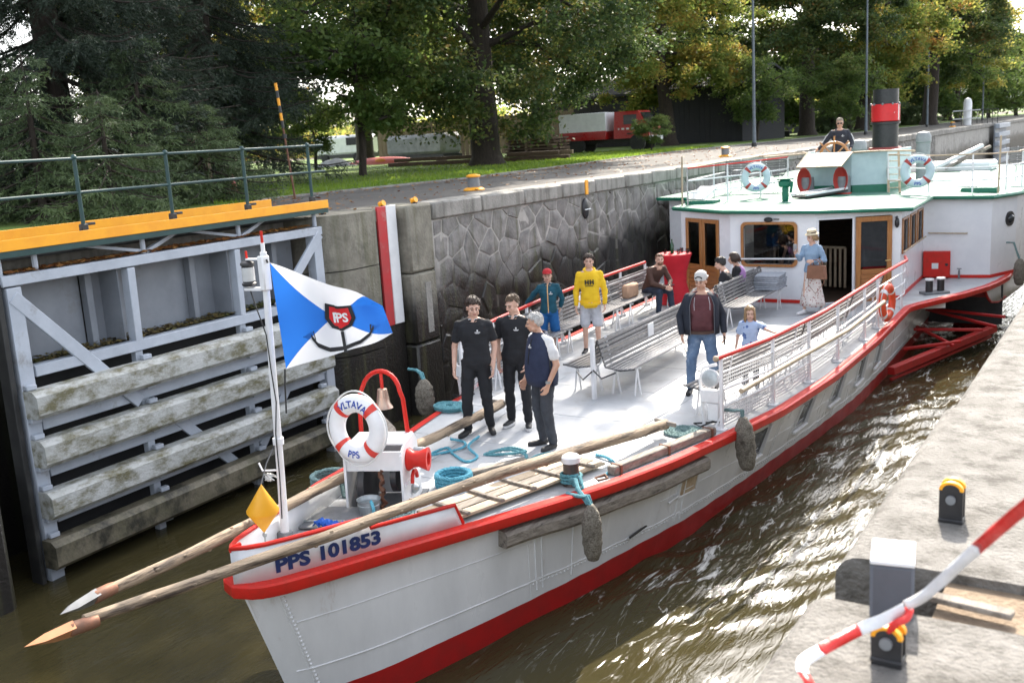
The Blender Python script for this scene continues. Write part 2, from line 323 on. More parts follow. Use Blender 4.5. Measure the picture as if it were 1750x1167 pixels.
# water: one sheet, finely rippled near the boat
def water():
    m = bpy.data.materials.new('river_water'); m.use_nodes = True; t = m.node_tree; n = t.nodes; L = t.links.new; p = n['Principled BSDF']
    g = n.new('ShaderNodeNewGeometry')
    p.inputs['Roughness'].default_value = .06; p.inputs['IOR'].default_value = 1.333
    no = n.new('ShaderNodeTexNoise'); no.inputs['Scale'].default_value = .5; no.inputs['Detail'].default_value = 4; L(g.outputs['Position'], no.inputs[0])
    cr = n.new('ShaderNodeValToRGB'); cr.color_ramp.elements[0].color = (.03, .026, .011, 1); cr.color_ramp.elements[1].color = (.055, .046, .02, 1); L(no.outputs[0], cr.inputs[0])
    # foam flecks carried along the hull
    mp = n.new('ShaderNodeMapping'); mp.inputs['Rotation'].default_value = (0, 0, rad(28)); mp.inputs['Scale'].default_value = (2.0, .5, 1); L(g.outputs['Position'], mp.inputs[0])
    f = n.new('ShaderNodeTexNoise'); f.inputs['Scale'].default_value = 2.2; f.inputs['Detail'].default_value = 9; f.inputs['Roughness'].default_value = .72; f.inputs['Distortion'].default_value = .6; L(mp.outputs[0], f.inputs[0])
    at = n.new('ShaderNodeAttribute'); at.attribute_name = 'wake'
    ml = n.new('ShaderNodeMath'); ml.operation = 'MULTIPLY_ADD'; ml.inputs[1].default_value = .16; L(at.outputs['Fac'], ml.inputs[0]); L(f.outputs[0], ml.inputs[2])
    fr = n.new('ShaderNodeMapRange'); fr.inputs[1].default_value = .735; fr.inputs[2].default_value = .8; L(ml.outputs[0], fr.inputs[0])
    lm = n.new('ShaderNodeMapping'); lm.inputs['Rotation'].default_value = (0, 0, rad(24)); lm.inputs['Scale'].default_value = (1.5, .42, 1); L(g.outputs['Position'], lm.inputs[0])
    ln = n.new('ShaderNodeTexNoise'); ln.inputs['Scale'].default_value = 1.3; ln.inputs['Detail'].default_value = 5; ln.inputs['Distortion'].default_value = 1.4; L(lm.outputs[0], ln.inputs[0])
    l1 = n.new('ShaderNodeMath'); l1.operation = 'SUBTRACT'; l1.inputs[1].default_value = .5; L(ln.outputs[0], l1.inputs[0]); l2 = n.new('ShaderNodeMath'); l2.operation = 'ABSOLUTE'; L(l1.outputs[0], l2.inputs[0])
    l3 = n.new('ShaderNodeMapRange'); l3.inputs[1].default_value = .016; l3.inputs[2].default_value = .004; L(l2.outputs[0], l3.inputs[0])
    l4 = n.new('ShaderNodeMapRange'); l4.inputs[1].default_value = .5; l4.inputs[2].default_value = .6; L(f.outputs[0], l4.inputs[0])
    l5 = n.new('ShaderNodeMath'); l5.operation = 'MULTIPLY'; L(l3.outputs[0], l5.inputs[0]); L(l4.outputs[0], l5.inputs[1]); l6 = n.new('ShaderNodeMath'); l6.operation = 'MULTIPLY'; L(l5.outputs[0], l6.inputs[0]); L(at.outputs['Fac'], l6.inputs[1])
    l7 = n.new('ShaderNodeMath'); l7.operation = 'MAXIMUM'; L(l6.outputs[0], l7.inputs[0]); L(fr.outputs[0], l7.inputs[1]); fr = l7
    mx = n.new('ShaderNodeMix'); mx.data_type = 'RGBA'; L(fr.outputs[0], mx.inputs[0]); L(cr.outputs[0], mx.inputs[6]); mx.inputs[7].default_value = (.55, .55, .53, 1); L(mx.outputs[2], p.inputs['Base Color'])
    ro = n.new('ShaderNodeMapRange'); ro.inputs[3].default_value = .05; ro.inputs[4].default_value = .6; L(fr.outputs[0], ro.inputs[0]); L(ro.outputs[0], p.inputs['Roughness'])
    b1 = n.new('ShaderNodeTexNoise'); b1.inputs['Scale'].default_value = 6.5; b1.inputs['Detail'].default_value = 6; b1.inputs['Distortion'].default_value = .5; L(mp.outputs[0], b1.inputs[0])
    bs = n.new('ShaderNodeMath'); bs.operation = 'MULTIPLY_ADD'; bs.inputs[1].default_value = .38; bs.inputs[2].default_value = .14; L(at.outputs['Fac'], bs.inputs[0])
    bp = n.new('ShaderNodeBump'); bp.inputs['Distance'].default_value = .06; L(bs.outputs[0], bp.inputs['Strength']); L(b1.outputs[0], bp.inputs['Height']); L(bp.outputs[0], p.inputs['Normal'])
    # grid with growing step away from the boat
    xs = list(np.arange(-12.4, 1.01, .1)); ys = list(np.arange(0, 27, .1)) + list(np.arange(27, 60, .6)) + list(np.arange(60, 320, 5))
    ys = [-6, -3] + ys; X, Y = np.meshgrid(xs, ys)
    hx = -6.2 - (Y - 6) * .034
    d = X - (hx + np.interp(Y, [5, 6, 7.8, 9.1, 11.5, 14.4, 17.7, 20.5], [.0, .2, .82, 1.17, 1.7, 2.05, 2.42, 2.5]))
    dl = (hx - np.interp(Y, [5, 6, 7.8, 9.1, 11.5, 14.4, 17.7, 20.5], [.0, .2, .82, 1.17, 1.7, 2.05, 2.42, 2.5])) - X
    wake = np.clip((d + .3) / .6, 0, 1) * np.clip((Y - 6.4) / 3.5, 0, 1) * np.clip(1.15 - .03 * np.abs(Y - 12), .3, 1)
    wake *= np.clip((Y - 5.5) / 4, .2, 1) * (1 - .62 * np.clip((d - 1.0) / 1.2, 0, 1) * np.clip((12 - Y) / 3, 0, 1)); wake = np.maximum(wake, .35 * np.clip((dl + .2) / .6, 0, 1) * np.clip((Y - 8) / 4, 0, 1)) * (Y < 60) + .35 * (Y >= 60)
    Z = WL + wake * (.020 * np.sin(4.2 * d - 1.5 * Y + .8 * np.sin(1.3 * Y)) + .016 * np.sin(7.5 * d + 2.1 * Y + 1.1 * np.sin(1.7 * X)) + .016 * np.sin(11 * d - 6.3 * Y + 2 * np.sin(.9 * Y)))
    am = np.array([[.2 + .95 * abs(noise.noise(V((a * .55, b * .28, 9.1)))) * 1.8 if b < 60 else 1 for a in xs] for b in ys]); Z = WL + (Z - WL) * am
    Z += .006 * np.sin(3.1 * X + 2.3 * Y) + .005 * np.sin(5.2 * X - 4.1 * Y)
    for i in range(0, len(ys)):
        for j in range(0, len(xs)):
            if ys[i] < 27: Z[i, j] += (.010 + .026 * wake[i, j]) * noise.noise(V((xs[j] * 2.2, ys[i] * 1.6, 3.3)))
    mb = MB(); mb.grid([[(X[i, j], Y[i, j], Z[i, j]) for j in range(len(xs))] for i in range(len(ys))])
    me = mb.mesh('water', 180); a = me.attributes.new('wake', 'FLOAT', 'POINT'); a.data.foreach_set('value', wake.astype(np.float32).ravel())
    ob('water', me, m, kind='structure')
water()
# far river beyond the lock
ob('river_bed', MB().box((-5, 160, -3.2), (14, 340, .2)), dirtm, kind='structure')

# banks
ob('ground', MB().add([(WX - .9, -30, CZ - .06), (WX - .9, 420, CZ - .06), (-900, 420, CZ - .06), (-900, -30, CZ - .06)], [(0, 1, 2, 3)]), dirtm, kind='structure')
ob('far_ground', MB().add([(-900, 420, CZ - .08), (900, 420, CZ - .08), (900, 2500, CZ - .08), (-900, 2500, CZ - .08)], [(0, 1, 2, 3)]), lawnm, kind='structure')
def strip(ptsa, ptsb, z): return MB().grid([[(*a, z), (*b, z)] for a, b in zip(ptsa, ptsb)])
GE = [(-15.0, 6), (-15.3, 13), (-17.9, 17.3), (-17.1, 24.4), (-17.6, 30), (-18.6, 38), (-19.2, 46), (-18.6, 60), (-17.8, 90), (-17.5, 230)]   # lawn edge
ob('quay_path', strip([(WX - .28, y) for x, y in GE], GE, CZ - .012), concr, kind='structure')
ob('lawn', MB().grid([[(x, y, CZ + .01), (x - .5, y, CZ + .05), (x - 8, y, CZ + .06), (x - 60, y * 1.05 + 4, CZ + .1)] for x, y in GE]), lawnm, kind='structure')
kb = MB()
for (x0, y0), (x1, y1) in zip(GE, GE[1:]): kb.bar((x0, y0, CZ + .005), (x1, y1, CZ + .005), .12, .06)
ob('lawn_kerb', kb, copingm, kind='structure')

# rubble wall with stones as pieces
def clip(poly, p, q):
    mx, my = (p[0] + q[0]) / 2, (p[1] + q[1]) / 2; nx, ny = q[0] - p[0], q[1] - p[1]; out = []
    for i in range(len(poly)):
        a, b = poly[i], poly[(i + 1) % len(poly)]
        da = (a[0] - mx) * nx + (a[1] - my) * ny; db = (b[0] - mx) * nx + (b[1] - my) * ny
        if da <= 0: out.append(a)
        if da * db < 0: t = da / (da - db); out.append((a[0] + (b[0] - a[0]) * t, a[1] + (b[1] - a[1]) * t))
    return out
def cells(y0, y1, z0, z1, sy, sz, rr):
    ny, nz = int((y1 - y0) / sy) + 1, int((z1 - z0) / sz) + 1; P = {}
    for i in range(-1, ny + 1):
        for j in range(-1, nz + 1): P[i, j] = (y0 + (i + .5 + .5 * (j % 2) + rr.uniform(-.42, .42)) * sy, z0 + (j + .5 + rr.uniform(-.42, .42)) * sz)
    res = []
    for (i, j), p in P.items():
        poly = [(y0, z0), (y1, z0), (y1, z1), (y0, z1)]
        if not (y0 - .2 < p[0] < y1 + .2): continue
        for di in (-2, -1, 0, 1, 2):
            for dj in (-2, -1, 0, 1, 2):
                q = P.get((i + di, j + dj))
                if q and (di or dj): poly = clip(poly, p, q)
                if len(poly) < 3: break
            if len(poly) < 3: break
        if len(poly) >= 3: res.append((p, poly))
    return res
def stone(mb, poly, x, rr, gap=.021):
    cy, cz = sum(p[0] for p in poly) / len(poly), sum(p[1] for p in poly) / len(poly); n = len(poly)
    ext = max(abs(p[0] - cy) for p in poly) + 1e-6
    def ring(k, dx, j=0): return [(x + dx + rr.uniform(-j, j), cy + (p[0] - cy) * k, cz + (p[1] - cz) * k) for p in poly]
    k0 = 1 - gap / ext; d = rr.uniform(.012, .034)
    vs = ring(k0, -.03) + ring(k0 * .985, d * .5) + ring(k0 * .86, d, .016) + [(x + d + rr.uniform(-.012, .03), cy, cz)]
    fs = [(a * n + i, a * n + (i + 1) % n, (a + 1) * n + (i + 1) % n, (a + 1) * n + i) for a in (0, 1) for i in range(n)] + [(2 * n + i, 2 * n + (i + 1) % n, 3 * n) for i in range(n)]
    return mb.add(vs, fs)
wall = root('lock_wall', 'tall rubble stone lock wall with pale mortar joints, black and wet towards the water', 'lock wall', (WX, 14.95, WL))
ob('mortar_backing', MB().box((WX - .492, 68, (2.34 - 2) / 2), (1.0, 106.1, 2.34 + 2)), mortar, wall)
rr = random.Random(5); far = MB(); nst = 0; allc = cells(14.98, 66, -1.6, 2.33, .62, .42, rr)
near = sorted([c for c in allc if c[0][1] > -1.0], key=lambda c: c[0][0])
for k, (p, poly) in enumerate(near):
    if k < 290:
        ob('stone', stone(MB(), poly, WX, rr), stonem, wall, smooth=30)
    else: stone(far, poly, WX, rr)
ob('far_stones', far, stonem, wall, smooth=30, kind='stuff')
y = 14.97; k = 0
while y < 121:
    L_ = 1.62 if y < 66 else 6.0
    ob('coping_block', MB().box((WX - .27 + .03 + rr.uniform(-.006, .006), y + L_ / 2, CZ - .16), (.66, L_ - .015, .32), b=.035), copingm, wall); y += L_
wall2 = root('far_lock_wall', 'long pale concrete lock wall running off beyond the boat upper deck', 'lock wall', (WX, 121, WL))
ob('wall_face', MB().box((WX - .4, 190, .5), (.9, 137, 4.3)), copingm, wall2)

# piers at the gate recess
pier = root('rounded_pier', 'rounded weathered concrete pier in courses at the right end of the grey gate', 'pier', (WX - .5, 12.6, WL))
for z0, z1 in ((-2.2, .25), (.27, 1.72), (1.74, CZ)):
    poly = [(WX - 1.2, 13.37), (WX - 1.2, 12.02)] + [(WX - .75 + .75 * math.sin(a) * 1, 12.75 - .73 * math.cos(a)) for a in [math.pi * i / 20 for i in range(0, 11)]] + [(WX, 13.37)]
    ob('course', MB().prism(poly, z0, z1), pierm, pier, smooth=30)
p2 = root('gauge_board_pier', 'narrow recessed concrete pier carrying the red and white marker board', 'pier', (WX - .3, 13.8, WL))
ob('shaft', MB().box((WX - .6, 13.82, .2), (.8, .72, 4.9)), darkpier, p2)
ob('cap', MB().box((WX - .6, 13.85, CZ - .12), (.84, .66, .24), b=.03), pierm, p2)
p3 = root('square_pier', 'square cornered concrete pier between the marker board and the rubble wall', 'pier', (WX - .3, 14.6, WL))
for z0, z1 in ((-2.2, .1), (.12, 1.42), (1.44, CZ)): ob('course', MB().box((WX - .45, 14.58, (z0 + z1) / 2), (1.0, .74, z1 - z0), b=.04), pierm, p3)
ob('inset_plate', MB().box((WX + .052, 14.66, .75), (.02, .17, .95), b=.004), copingm, p3)
bd = root('marker_board', 'tall board striped red on one half and white on the other, fading low down', 'marker board', (WX - .15, 13.85, 1))
ob('white_half', MB().box((WX - .17, 14.0, 1.63), (.05, .27, 2.15), b=.01), white, bd)
ob('red_half', MB().box((WX - .17, 13.735, 1.63), (.05, .24, 2.15), b=.008), M('faded_red_board', (.5, .03, .035), (.4, .05, .05), .5, scale=3, c3=(.4, .28, .25), f3=(.6, .75)), bd)
rec = root('recess_wall', 'dark wet concrete wall of the recess behind the open gate', 'lock wall', (WX - 1.2, 9, WL))
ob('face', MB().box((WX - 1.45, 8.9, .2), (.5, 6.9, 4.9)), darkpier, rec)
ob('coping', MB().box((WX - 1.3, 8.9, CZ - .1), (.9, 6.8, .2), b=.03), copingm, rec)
lp = root('near_pier', 'stained concrete pier end at the left edge below the walkway', 'pier', (-10.9, 5.5, WL))
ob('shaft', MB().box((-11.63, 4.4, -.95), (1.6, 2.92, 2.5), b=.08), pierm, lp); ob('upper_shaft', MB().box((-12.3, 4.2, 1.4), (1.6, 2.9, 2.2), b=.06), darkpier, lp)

# right quay with its stop log slot
rq = root('right_quay', 'sunlit concrete quay slab along the right side beside the water', 'quay', (RX, 6, RZ))
def slab(x0, y0, y1, z, name):
    prof = [(x0, -2), (x0, z - .09)] + [(x0 + .09 - .09 * math.cos(a), z - .09 + .09 * math.sin(a)) for a in [math.pi / 2 * i / 5 for i in range(1, 6)]] + [(30, z), (30, -2)]
    m = Matrix(((1, 0, 0, 0), (0, 0, 1, 0), (0, 1, 0, 0), (0, 0, 0, 1)))
    ob(name, MB().prism(prof[::-1], y0, y1, m), conc, rq, smooth=50)
slab(RX - .03, 3.46, 5.6, RZ, 'quay_slab'); slab(RX + .005, 5.612, 9.2, RZ - .004, 'quay_slab'); slab(RX, 9.212, 13, RZ, 'quay_slab'); slab(RX - .004, 13.012, 40, RZ - .003, 'quay_slab'); slab(RX, 40.012, 260, RZ, 'quay_slab')
slab(RX - .045, -8, 3.12, RZ - .008, 'quay_slab')
ob('slot_fill', MB().box((14.43, 3.29, .2), (29.9, .40, 3.93)), M('slot_sand', (.24, .18, .12), (.17, .12, .08), .95, scale=9, bump=.8, bscale=50), rq)
# ---------------------------------------------------------------- lock gate with its walkway
GA = V((-11.17, 6.46, 0)); GB = V((-11.46, 12.09, 0)); gd = (GB - GA).normalized(); gn = V((gd.y, -gd.x, 0))
def G(s, z, off=0): p = GA + gd * (s * 1.042) + gn * off; return V((p.x, p.y, 3.75 - (3.75 - z) * 1.042))
gate = root('lock_gate', 'grey steel lock gate swung open into its recess with timber rubbing beams and orange walkway', 'lock gate', (GA.x, GA.y, WL))
fend = M('rubbing_beam_paint', (.46, .47, .46), (.36, .37, .35), .7, scale=2.5, st=(2, 1, 2), bump=.5, bscale=16, c3=(.13, .12, .065), f3=(.44, .62), s3=2.6)
fendlow = M('slimy_beam', (.16, .14, .1), (.09, .085, .05), .6, scale=3, bump=.5, bscale=16, c3=(.03, .028, .02), f3=(.45, .6), s3=2)
darkgap = M('gate_gap_shade', (.012, .012, .013), (.018, .018, .02), .7)  # near-black backing: shade between the beams put into the colour
def gbar(name, a, b, w, d, mat=gatep, bev=.008, off=0): # face bar; w along the plane, d deep
    p, q = G(*a, off - d / 2), G(*b, off - d / 2); ob(name, MB().bar(p, q, d, w, bev, up=(0, 0, 1)) if abs(a[0] - b[0]) > .3 else MB().bar(p, q, w, d, bev, up=tuple(gn)), mat, gate)
gbar('top_beam', (0, 2.52), (5.46, 2.51), .13, .2)
gbar('frame_post', (.13, 2.44), (.11, -1.2), .19, .18); gbar('frame_post', (5.33, 2.44), (5.33, -1.2), .2, .18)
gbar('frame_post', (1.75, 2.44), (1.73, 1.5), .12, .14); gbar('frame_post', (3.6, 2.44), (3.58, 1.5), .11, .14)
gbar('frame_post', (1.73, 1.37), (1.73, -1.1), .12, .1, off=-.04); gbar('frame_post', (3.58, 1.37), (3.58, -1.1), .12, .1, off=-.04)
gbar('middle_beam', (.24, 1.45), (5.22, 1.43), .14, .16)
for z in (.82, .25, -.32): gbar('cross_rail', (.24, z), (5.22, z - .02), .16, .1, off=-.03)
gbar('diagonal_brace', (.1, 2.34), (1.62, .72), .17, .05, off=.01); gbar('diagonal_brace', (1.9, .62), (3.5, -.95), .16, .05, off=-.02)
gbar('diagonal_brace', (5.4, 2.46), (4.3, 1.48), .16, .05, off=.01); gbar('diagonal_brace', (5.1, 1.05), (3.7, -.5), .16, .05, off=-.03)
for s0, s1 in ((.23, 1.3), (1.42, 3.5), (3.66, 5.22)):
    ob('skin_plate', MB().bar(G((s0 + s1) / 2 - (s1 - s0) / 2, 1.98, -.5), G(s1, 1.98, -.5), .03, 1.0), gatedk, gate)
for s in (1.36, 3.05, 4.7): ob('stiffener', MB().bar(G(s, 2.46, -.42), G(s, 1.5, -.42), .1, .12, .006, up=tuple(gn)), gatedk, gate)
for s in (1.62, 3.5): ob('web_plate', MB().bar(G(s, 1.98, -.52), G(s, 1.98, -.12), .02, .94), gatedk, gate)
ob('ledge', MB().bar(G(.24, 1.44, -.3), G(5.22, 1.42, -.3), .3, .03), gatep, gate); ob('dark_backing', MB().bar(G(.1, .1, -.4), G(5.3, .1, -.4), .03, 2.7), darkgap, gate)
ob('seal_strip', MB().bar(G(-.04, 2.5, -.12), G(-.06, -1.3, -.12), .07, .2, .01, up=tuple(gn)), rubber, gate)
for (z0, z1, sa, sb, mt) in ((1.26, .94, .03, 5.18, fend), (.68, .36, .03, 5.18, fend), (.06, -.26, .02, 5.2, fend), (-.52, -.86, -.03, 5.12, fendlow)):
    a = MB(); h = (z0 - z1) / 2; zc = (z0 + z1) / 2
    pr = [(0, -h), (.2, -h), (.25, -h + .05), (.25, h - .06), (.17, h), (0, h)]
    rows = []
    for s in (sa, sb): rows.append([G(s, zc + p[1], p[0] + .005) for p in pr])
    n = len(pr); a.add(rows[0] + rows[1], [tuple(range(n)), tuple(range(2 * n - 1, n - 1, -1))] + [(i, n + i, n + (i + 1) % n, (i + 1) % n) for i in range(n)])
    f = ob('rubbing_beam', a, mt, gate, smooth=20)
    for s in (.1, 1.75, 3.58, 5.05):
        for zz in (z0 + .035, z1 - .035): ob('bracket', MB().box(G(s, zz, .05), (.09, .13, .06), rz=-.05, b=.008), gatep, f)
def gl(name, s0, s1, z0, z1, off, mat): ob(name, MB().bar(G(s0, (z0 + z1) / 2, off), G(s1, (z0 + z1) / 2, off), .03, (z1 - z0) * 1.042, .004), mat, gate)
gl('front_kick_board', -2.4, 5.63, 2.85, 2.975, 0.02, orange); gl('front_girder', -2.4, 5.62, 2.775, 2.847, .012, dgreen)
gl('rear_kick_board', -2.4, 5.25, 2.86, 3.03, -.85, orange)
ob('walkway_plate', MB().bar(G(-2.4, 2.84, -.42), G(5.6, 2.84, -.42), .8, .03), grey, gate)
for s in (-.35, 1.19, 2.57, 3.96, 5.36):
    pz = ob('railing_post', MB().tube([G(s, 2.86, -.06), G(s, 3.82, -.06)], .026, 10), dgreen, gate); ob('clamp', MB().box(G(s, 3.0, -.06), (.075, .1, .1), b=.012).box(G(s + .1, 3.04, -.06), (.05, .12, .035), b=.008), blackm, pz); ob('cap', MB().ell(G(s, 3.835, -.06), .038, 10), dgreen, pz)
for z in (3.82, 3.42):
    ob('handrail', MB().tube([G(-2.4, z + .003, -.06), G(5.72, z, -.06)], .02, 10), dgreen, gate)
for s in (.05, .5, 2.05, 3.75, 5.4):
    ob('walkway_strut', MB().tube([G(s, 2.58, -.1), G(s, 2.78, -.1)], .035, 8), gatep, gate)
    if s in (2.05, 3.75): ob('walkway_brace', MB().bar(G(s + .03, 2.6, -.1), G(s + .75, 2.78, -.3), .05, .05), gatep, gate); ob('walkway_brace', MB().bar(G(s - .03, 2.62, -.12), G(s - .7, 2.76, -.3), .05, .04), gatep, gate)
rl = random.Random(3)
def leaves(name, pts, mat, parent=None, sz=(.03, .06), flat=True, kind='stuff', label=None, cat=None):
    mb = MB()
    for p in pts:
        a = rl.uniform(0, 6.28); l = rl.uniform(*sz); w = l * rl.uniform(.45, .7); d = V((math.cos(a), math.sin(a), rl.uniform(-.25, .25))); e = V((-math.sin(a), math.cos(a), rl.uniform(-.3, .3))); p = V(p)
        mb.add([p - d * l, p - e * w, p + d * l, p + e * w + V((0, 0, l * .3))], [(0, 1, 2), (0, 2, 3)])
    return ob(name, mb, mat, parent, smooth=0, kind=kind, label=label, cat=cat)
leaves('leaf_litter', [G(rl.uniform(.1, 5.2), 2.595 + rl.uniform(0, .02), rl.uniform(-.25, -.03)) for _ in range(900)], fallen, gate)
mossm = leafmat('gate_moss', [(.05, .06, .015), (.08, .09, .025), (.12, .09, .03), (.06, .04, .02)], .1)
leaves('moss', [G(rl.uniform(.3, 5.15), 1.525 + rl.uniform(0, .03), rl.uniform(-.44, -.08)) for _ in range(1400)], mossm, gate, sz=(.02, .045))
# ---------------------------------------------------------------- trees
def leafcloud(name, C, size, mat, parent, droop=.35, rng=None, aspect=.55):
    """C: array of leaf centres; leaves are folded diamonds"""
    rng = rng or np.random.default_rng(1); n = len(C)
    a = rng.uniform(0, 2 * np.pi, n); t = rng.normal(0, .5, n)
    d = np.stack([np.cos(a) * np.cos(t), np.sin(a) * np.cos(t), np.sin(t) - droop], 1); d /= np.linalg.norm(d, axis=1)[:, None]
    r = rng.normal(0, 1, (n, 3)); e = np.cross(d, r); e /= np.linalg.norm(e, axis=1)[:, None]; nn = np.cross(d, e)
    s = (size * rng.uniform(.6, 1.25, n))[:, None]
    P = np.stack([C - d * s * .5, C - e * s * aspect * .5 + nn * s * .12, C + d * s * .5, C + e * s * aspect * .5 + nn * s * .12], 1).reshape(-1, 3)
    F = np.arange(4 * n).reshape(n, 4)
    return tris(name, P, F, mat, parent)
def tris(name, P, F, mat, parent, kind=None):
    me = bpy.data.meshes.new(name); nv, nf, k = len(P), len(F), F.shape[1]
    me.vertices.add(nv); me.vertices.foreach_set('co', P.astype(np.float32).ravel()); me.loops.add(nf * k); me.loops.foreach_set('vertex_index', F.astype(np.int32).ravel())
    me.polygons.add(nf); me.polygons.foreach_set('loop_start', np.arange(0, nf * k, k, dtype=np.int32)); me.update(calc_edges=True); me.validate()
    me.materials.append(mat); o = bpy.data.objects.new(name, me); link(o, parent)
    if kind: o['kind'] = kind
    return o
def deciduous(name, label, seed, H, Rx, z0, n_leaf, leaf, lsize, mat, cat='tree', trunk_r=.5, lean=(0, 0), clump=(.5, 1.1), split=.45, per=260, low=0.0, group=None, taper=1.0):
    rg = np.random.default_rng(seed); rp = random.Random(seed); t = root(name, label, cat, world=False, group=group); bk = MB()
    top = H * .86; pts = [V((lean[0] * k / 6 + .12 * math.sin(k * 1.3 + seed) * (k > 0), lean[1] * k / 6 + .1 * math.cos(k * 1.7), top * k / 6)) for k in range(7)]
    rsz = [trunk_r * (1.35, 1, .85, .62, .42, .24, .08)[k] for k in range(7)]
    bk.tube([pts[0] + V((0, 0, -.2))] + [pts[0] + (pts[1] - pts[0]) * .18] + pts[1:], [trunk_r * 1.7] + [trunk_r * 1.08] + rsz[1:], 14)
    zc = (H + z0) / 2; rz = (H - z0) / 2; ends = []
    nl = 26
    for i in range(nl):
        k = rp.uniform(.22, .92); f = k * 6; b = pts[int(f)].lerp(pts[min(6, int(f) + 1)], f % 1); a = i * 2.4 + rp.uniform(-.4, .4)
        zz = max(z0 + .3, b.z + rp.uniform(-.25, .3) * rz); u = (zz - zc) / rz; rad_ = Rx * math.sqrt(max(.05, 1 - abs(u) ** 2.2)) * rp.uniform(.65, .98) * (1 - .25 * taper * max(0, u))
        e = V((b.x + math.cos(a) * rad_, b.y + math.sin(a) * rad_, zz)); m = b.lerp(e, .5) + V((0, 0, .12 * rad_)); r0 = trunk_r * (.34 - .22 * k)
        bk.tube([b, m, e], [r0, r0 * .6, .03], 7); ends += [(b.lerp(m, .75), 0), (m, 0), (m.lerp(e, .5), 0), (e, 0)]
        for q in range(3):
            c = m.lerp(e, rp.uniform(.1, .8)); e2 = c + V((rp.uniform(-1, 1), rp.uniform(-1, 1), rp.uniform(-.5, .5))) * rad_ * .35; bk.tube([c, e2], [.05, .015], 5); ends.append((e2, 0))
    ob('trunk', bk, barkm, t, smooth=60)
    C = []; ncl = max(20, n_leaf // per); cc = [np.array(e[0]) for e in ends]
    while len(cc) < ncl:
        v = rg.normal(0, 1, 3); v /= np.linalg.norm(v); k = rg.uniform(.55, 1) ** .6
        u = v[2] * k; w = np.sqrt(max(0.02, 1 - abs(u) ** 2.4)) / max(.15, np.hypot(v[0], v[1])) * (1 - .25 * taper * max(0, u))
        q = np.array([lean[0] * .5 + v[0] * Rx * k * w * .97 * rg.uniform(.7, 1.05), lean[1] * .5 + v[1] * Rx * k * w * .97 * rg.uniform(.7, 1.05), zc + u * rz])
        cc.append(q)
    for q in cc:
        s = rg.uniform(*clump); m = int(n_leaf / len(cc) * rg.uniform(.5, 1.5)); g = rg.normal(0, .42, (m, 3)) * np.array([s, s, s * .62]); g[:, 2] -= .18 * (g[:, 0] ** 2 + g[:, 1] ** 2) / s
        C.append(q + g)
    C = np.concatenate(C); C = C[C[:, 2] > z0 - .6]
    leafcloud('crown', C, lsize, mat, t, rng=rg); return t
def spruce(name, label, seed, H, Rb, z0, mat, nper=22, cat='spruce', step=.42, nl=.115, nn_=4):
    rg = np.random.default_rng(seed); rp = random.Random(seed); t = root(name, label, cat, world=False); bk = MB()
    bk.tube([(0, 0, -.2), (0, 0, H * .5), (0, 0, H - .25)], [.03 + .02 * H, .015 + .012 * H, .008], 10); A = []; D = []
    z = z0
    while z < H - .3:
        rr_ = Rb * (1 - (z - z0) / (H - z0)) ** .8 + .15; nb = max(5, int(5 + rr_ * 1.1))
        for i in range(nb):
            a = rp.uniform(0, 6.283); L_ = rr_ * rp.uniform(.7, 1.08); d = V((math.cos(a), math.sin(a), 0)); s = V((-d.y, d.x, 0)); P = []
            for k in range(6):
                u = k / 5; P.append(V((0, 0, z)) + d * L_ * u + V((0, 0, L_ * (-.42 * u + .22 * u ** 3))))
            bk.tube(P, [(.018 - .0028 * k) * L_ ** .7 for k in range(6)], 4, caps=False)
            nt = int(nper * L_ / 2.2) + 6
            for q in range(nt):
                u = rp.uniform(.06, 1) ** .8; f = u * 5; k = min(4, int(f)); b = P[k].lerp(P[k + 1], f - k); sd_ = rp.choice((-1, 1)); w = (1.05 - u) * L_ * .45 + .18
                dr = (d * rp.uniform(.35, .8) + s * sd_ * rp.uniform(.3, 1) + V((0, 0, -rp.uniform(.15, .9)))).normalized(); tl = w * rp.uniform(.5, 1.1); m = max(3, int(tl / .06))
                for j in range(m): A.append(b + dr * tl * (j + .5) / m + V((0, 0, -.12 * (tl * j / m) ** 2))); D.append(dr)
        z += step * rp.uniform(.8, 1.2)
    ob('trunk', bk, barkm, t, smooth=60)
    A = np.array([tuple(p) for p in A]); D = np.array([tuple(p) for p in D]); A = np.repeat(A, nn_, 0); D = np.repeat(D, nn_, 0); n = len(A)
    r = rg.normal(0, 1, (n, 3)); d = D + r * .55; d /= np.linalg.norm(d, axis=1)[:, None]; e = np.cross(d, rg.normal(0, 1, (n, 3))); e /= np.linalg.norm(e, axis=1)[:, None]
    s = nl * rg.uniform(.6, 1.2, n)[:, None]; P = np.stack([A, A + d * s * .45 + e * s * .085, A + d * s, A + d * s * .45 - e * s * .085], 1).reshape(-1, 3)
    tris('crown', P, np.arange(4 * n).reshape(n, 4), mat, t); return t
def place(t, x, y, z=CZ, rz=0, s=1): t.matrix_world = TR(x, y, z, rz, s); return t
# the big linden in the middle
lin = place(deciduous('linden_tree', 'huge dark linden with a thick trunk standing on the lawn edge above the rubble wall', 11, 17, 8.8, 1.25, 135000, 1, .2, leaf_linden, trunk_r=.56, clump=(.6, 1.3), taper=.2), -23.3, 34.7)
up = deciduous('linden_shade_top', 'top', 12, 14.5, 11.6, 0.5, 34000, 1, .42, leaf_linden, trunk_r=.3, clump=(.9, 1.9), taper=1.2)
for c in list(up.children):                                        # upper half out of view, added wide to shade the foredeck
    c.parent = lin; c.location = (0, 0, 13)
bpy.data.objects.remove(up)
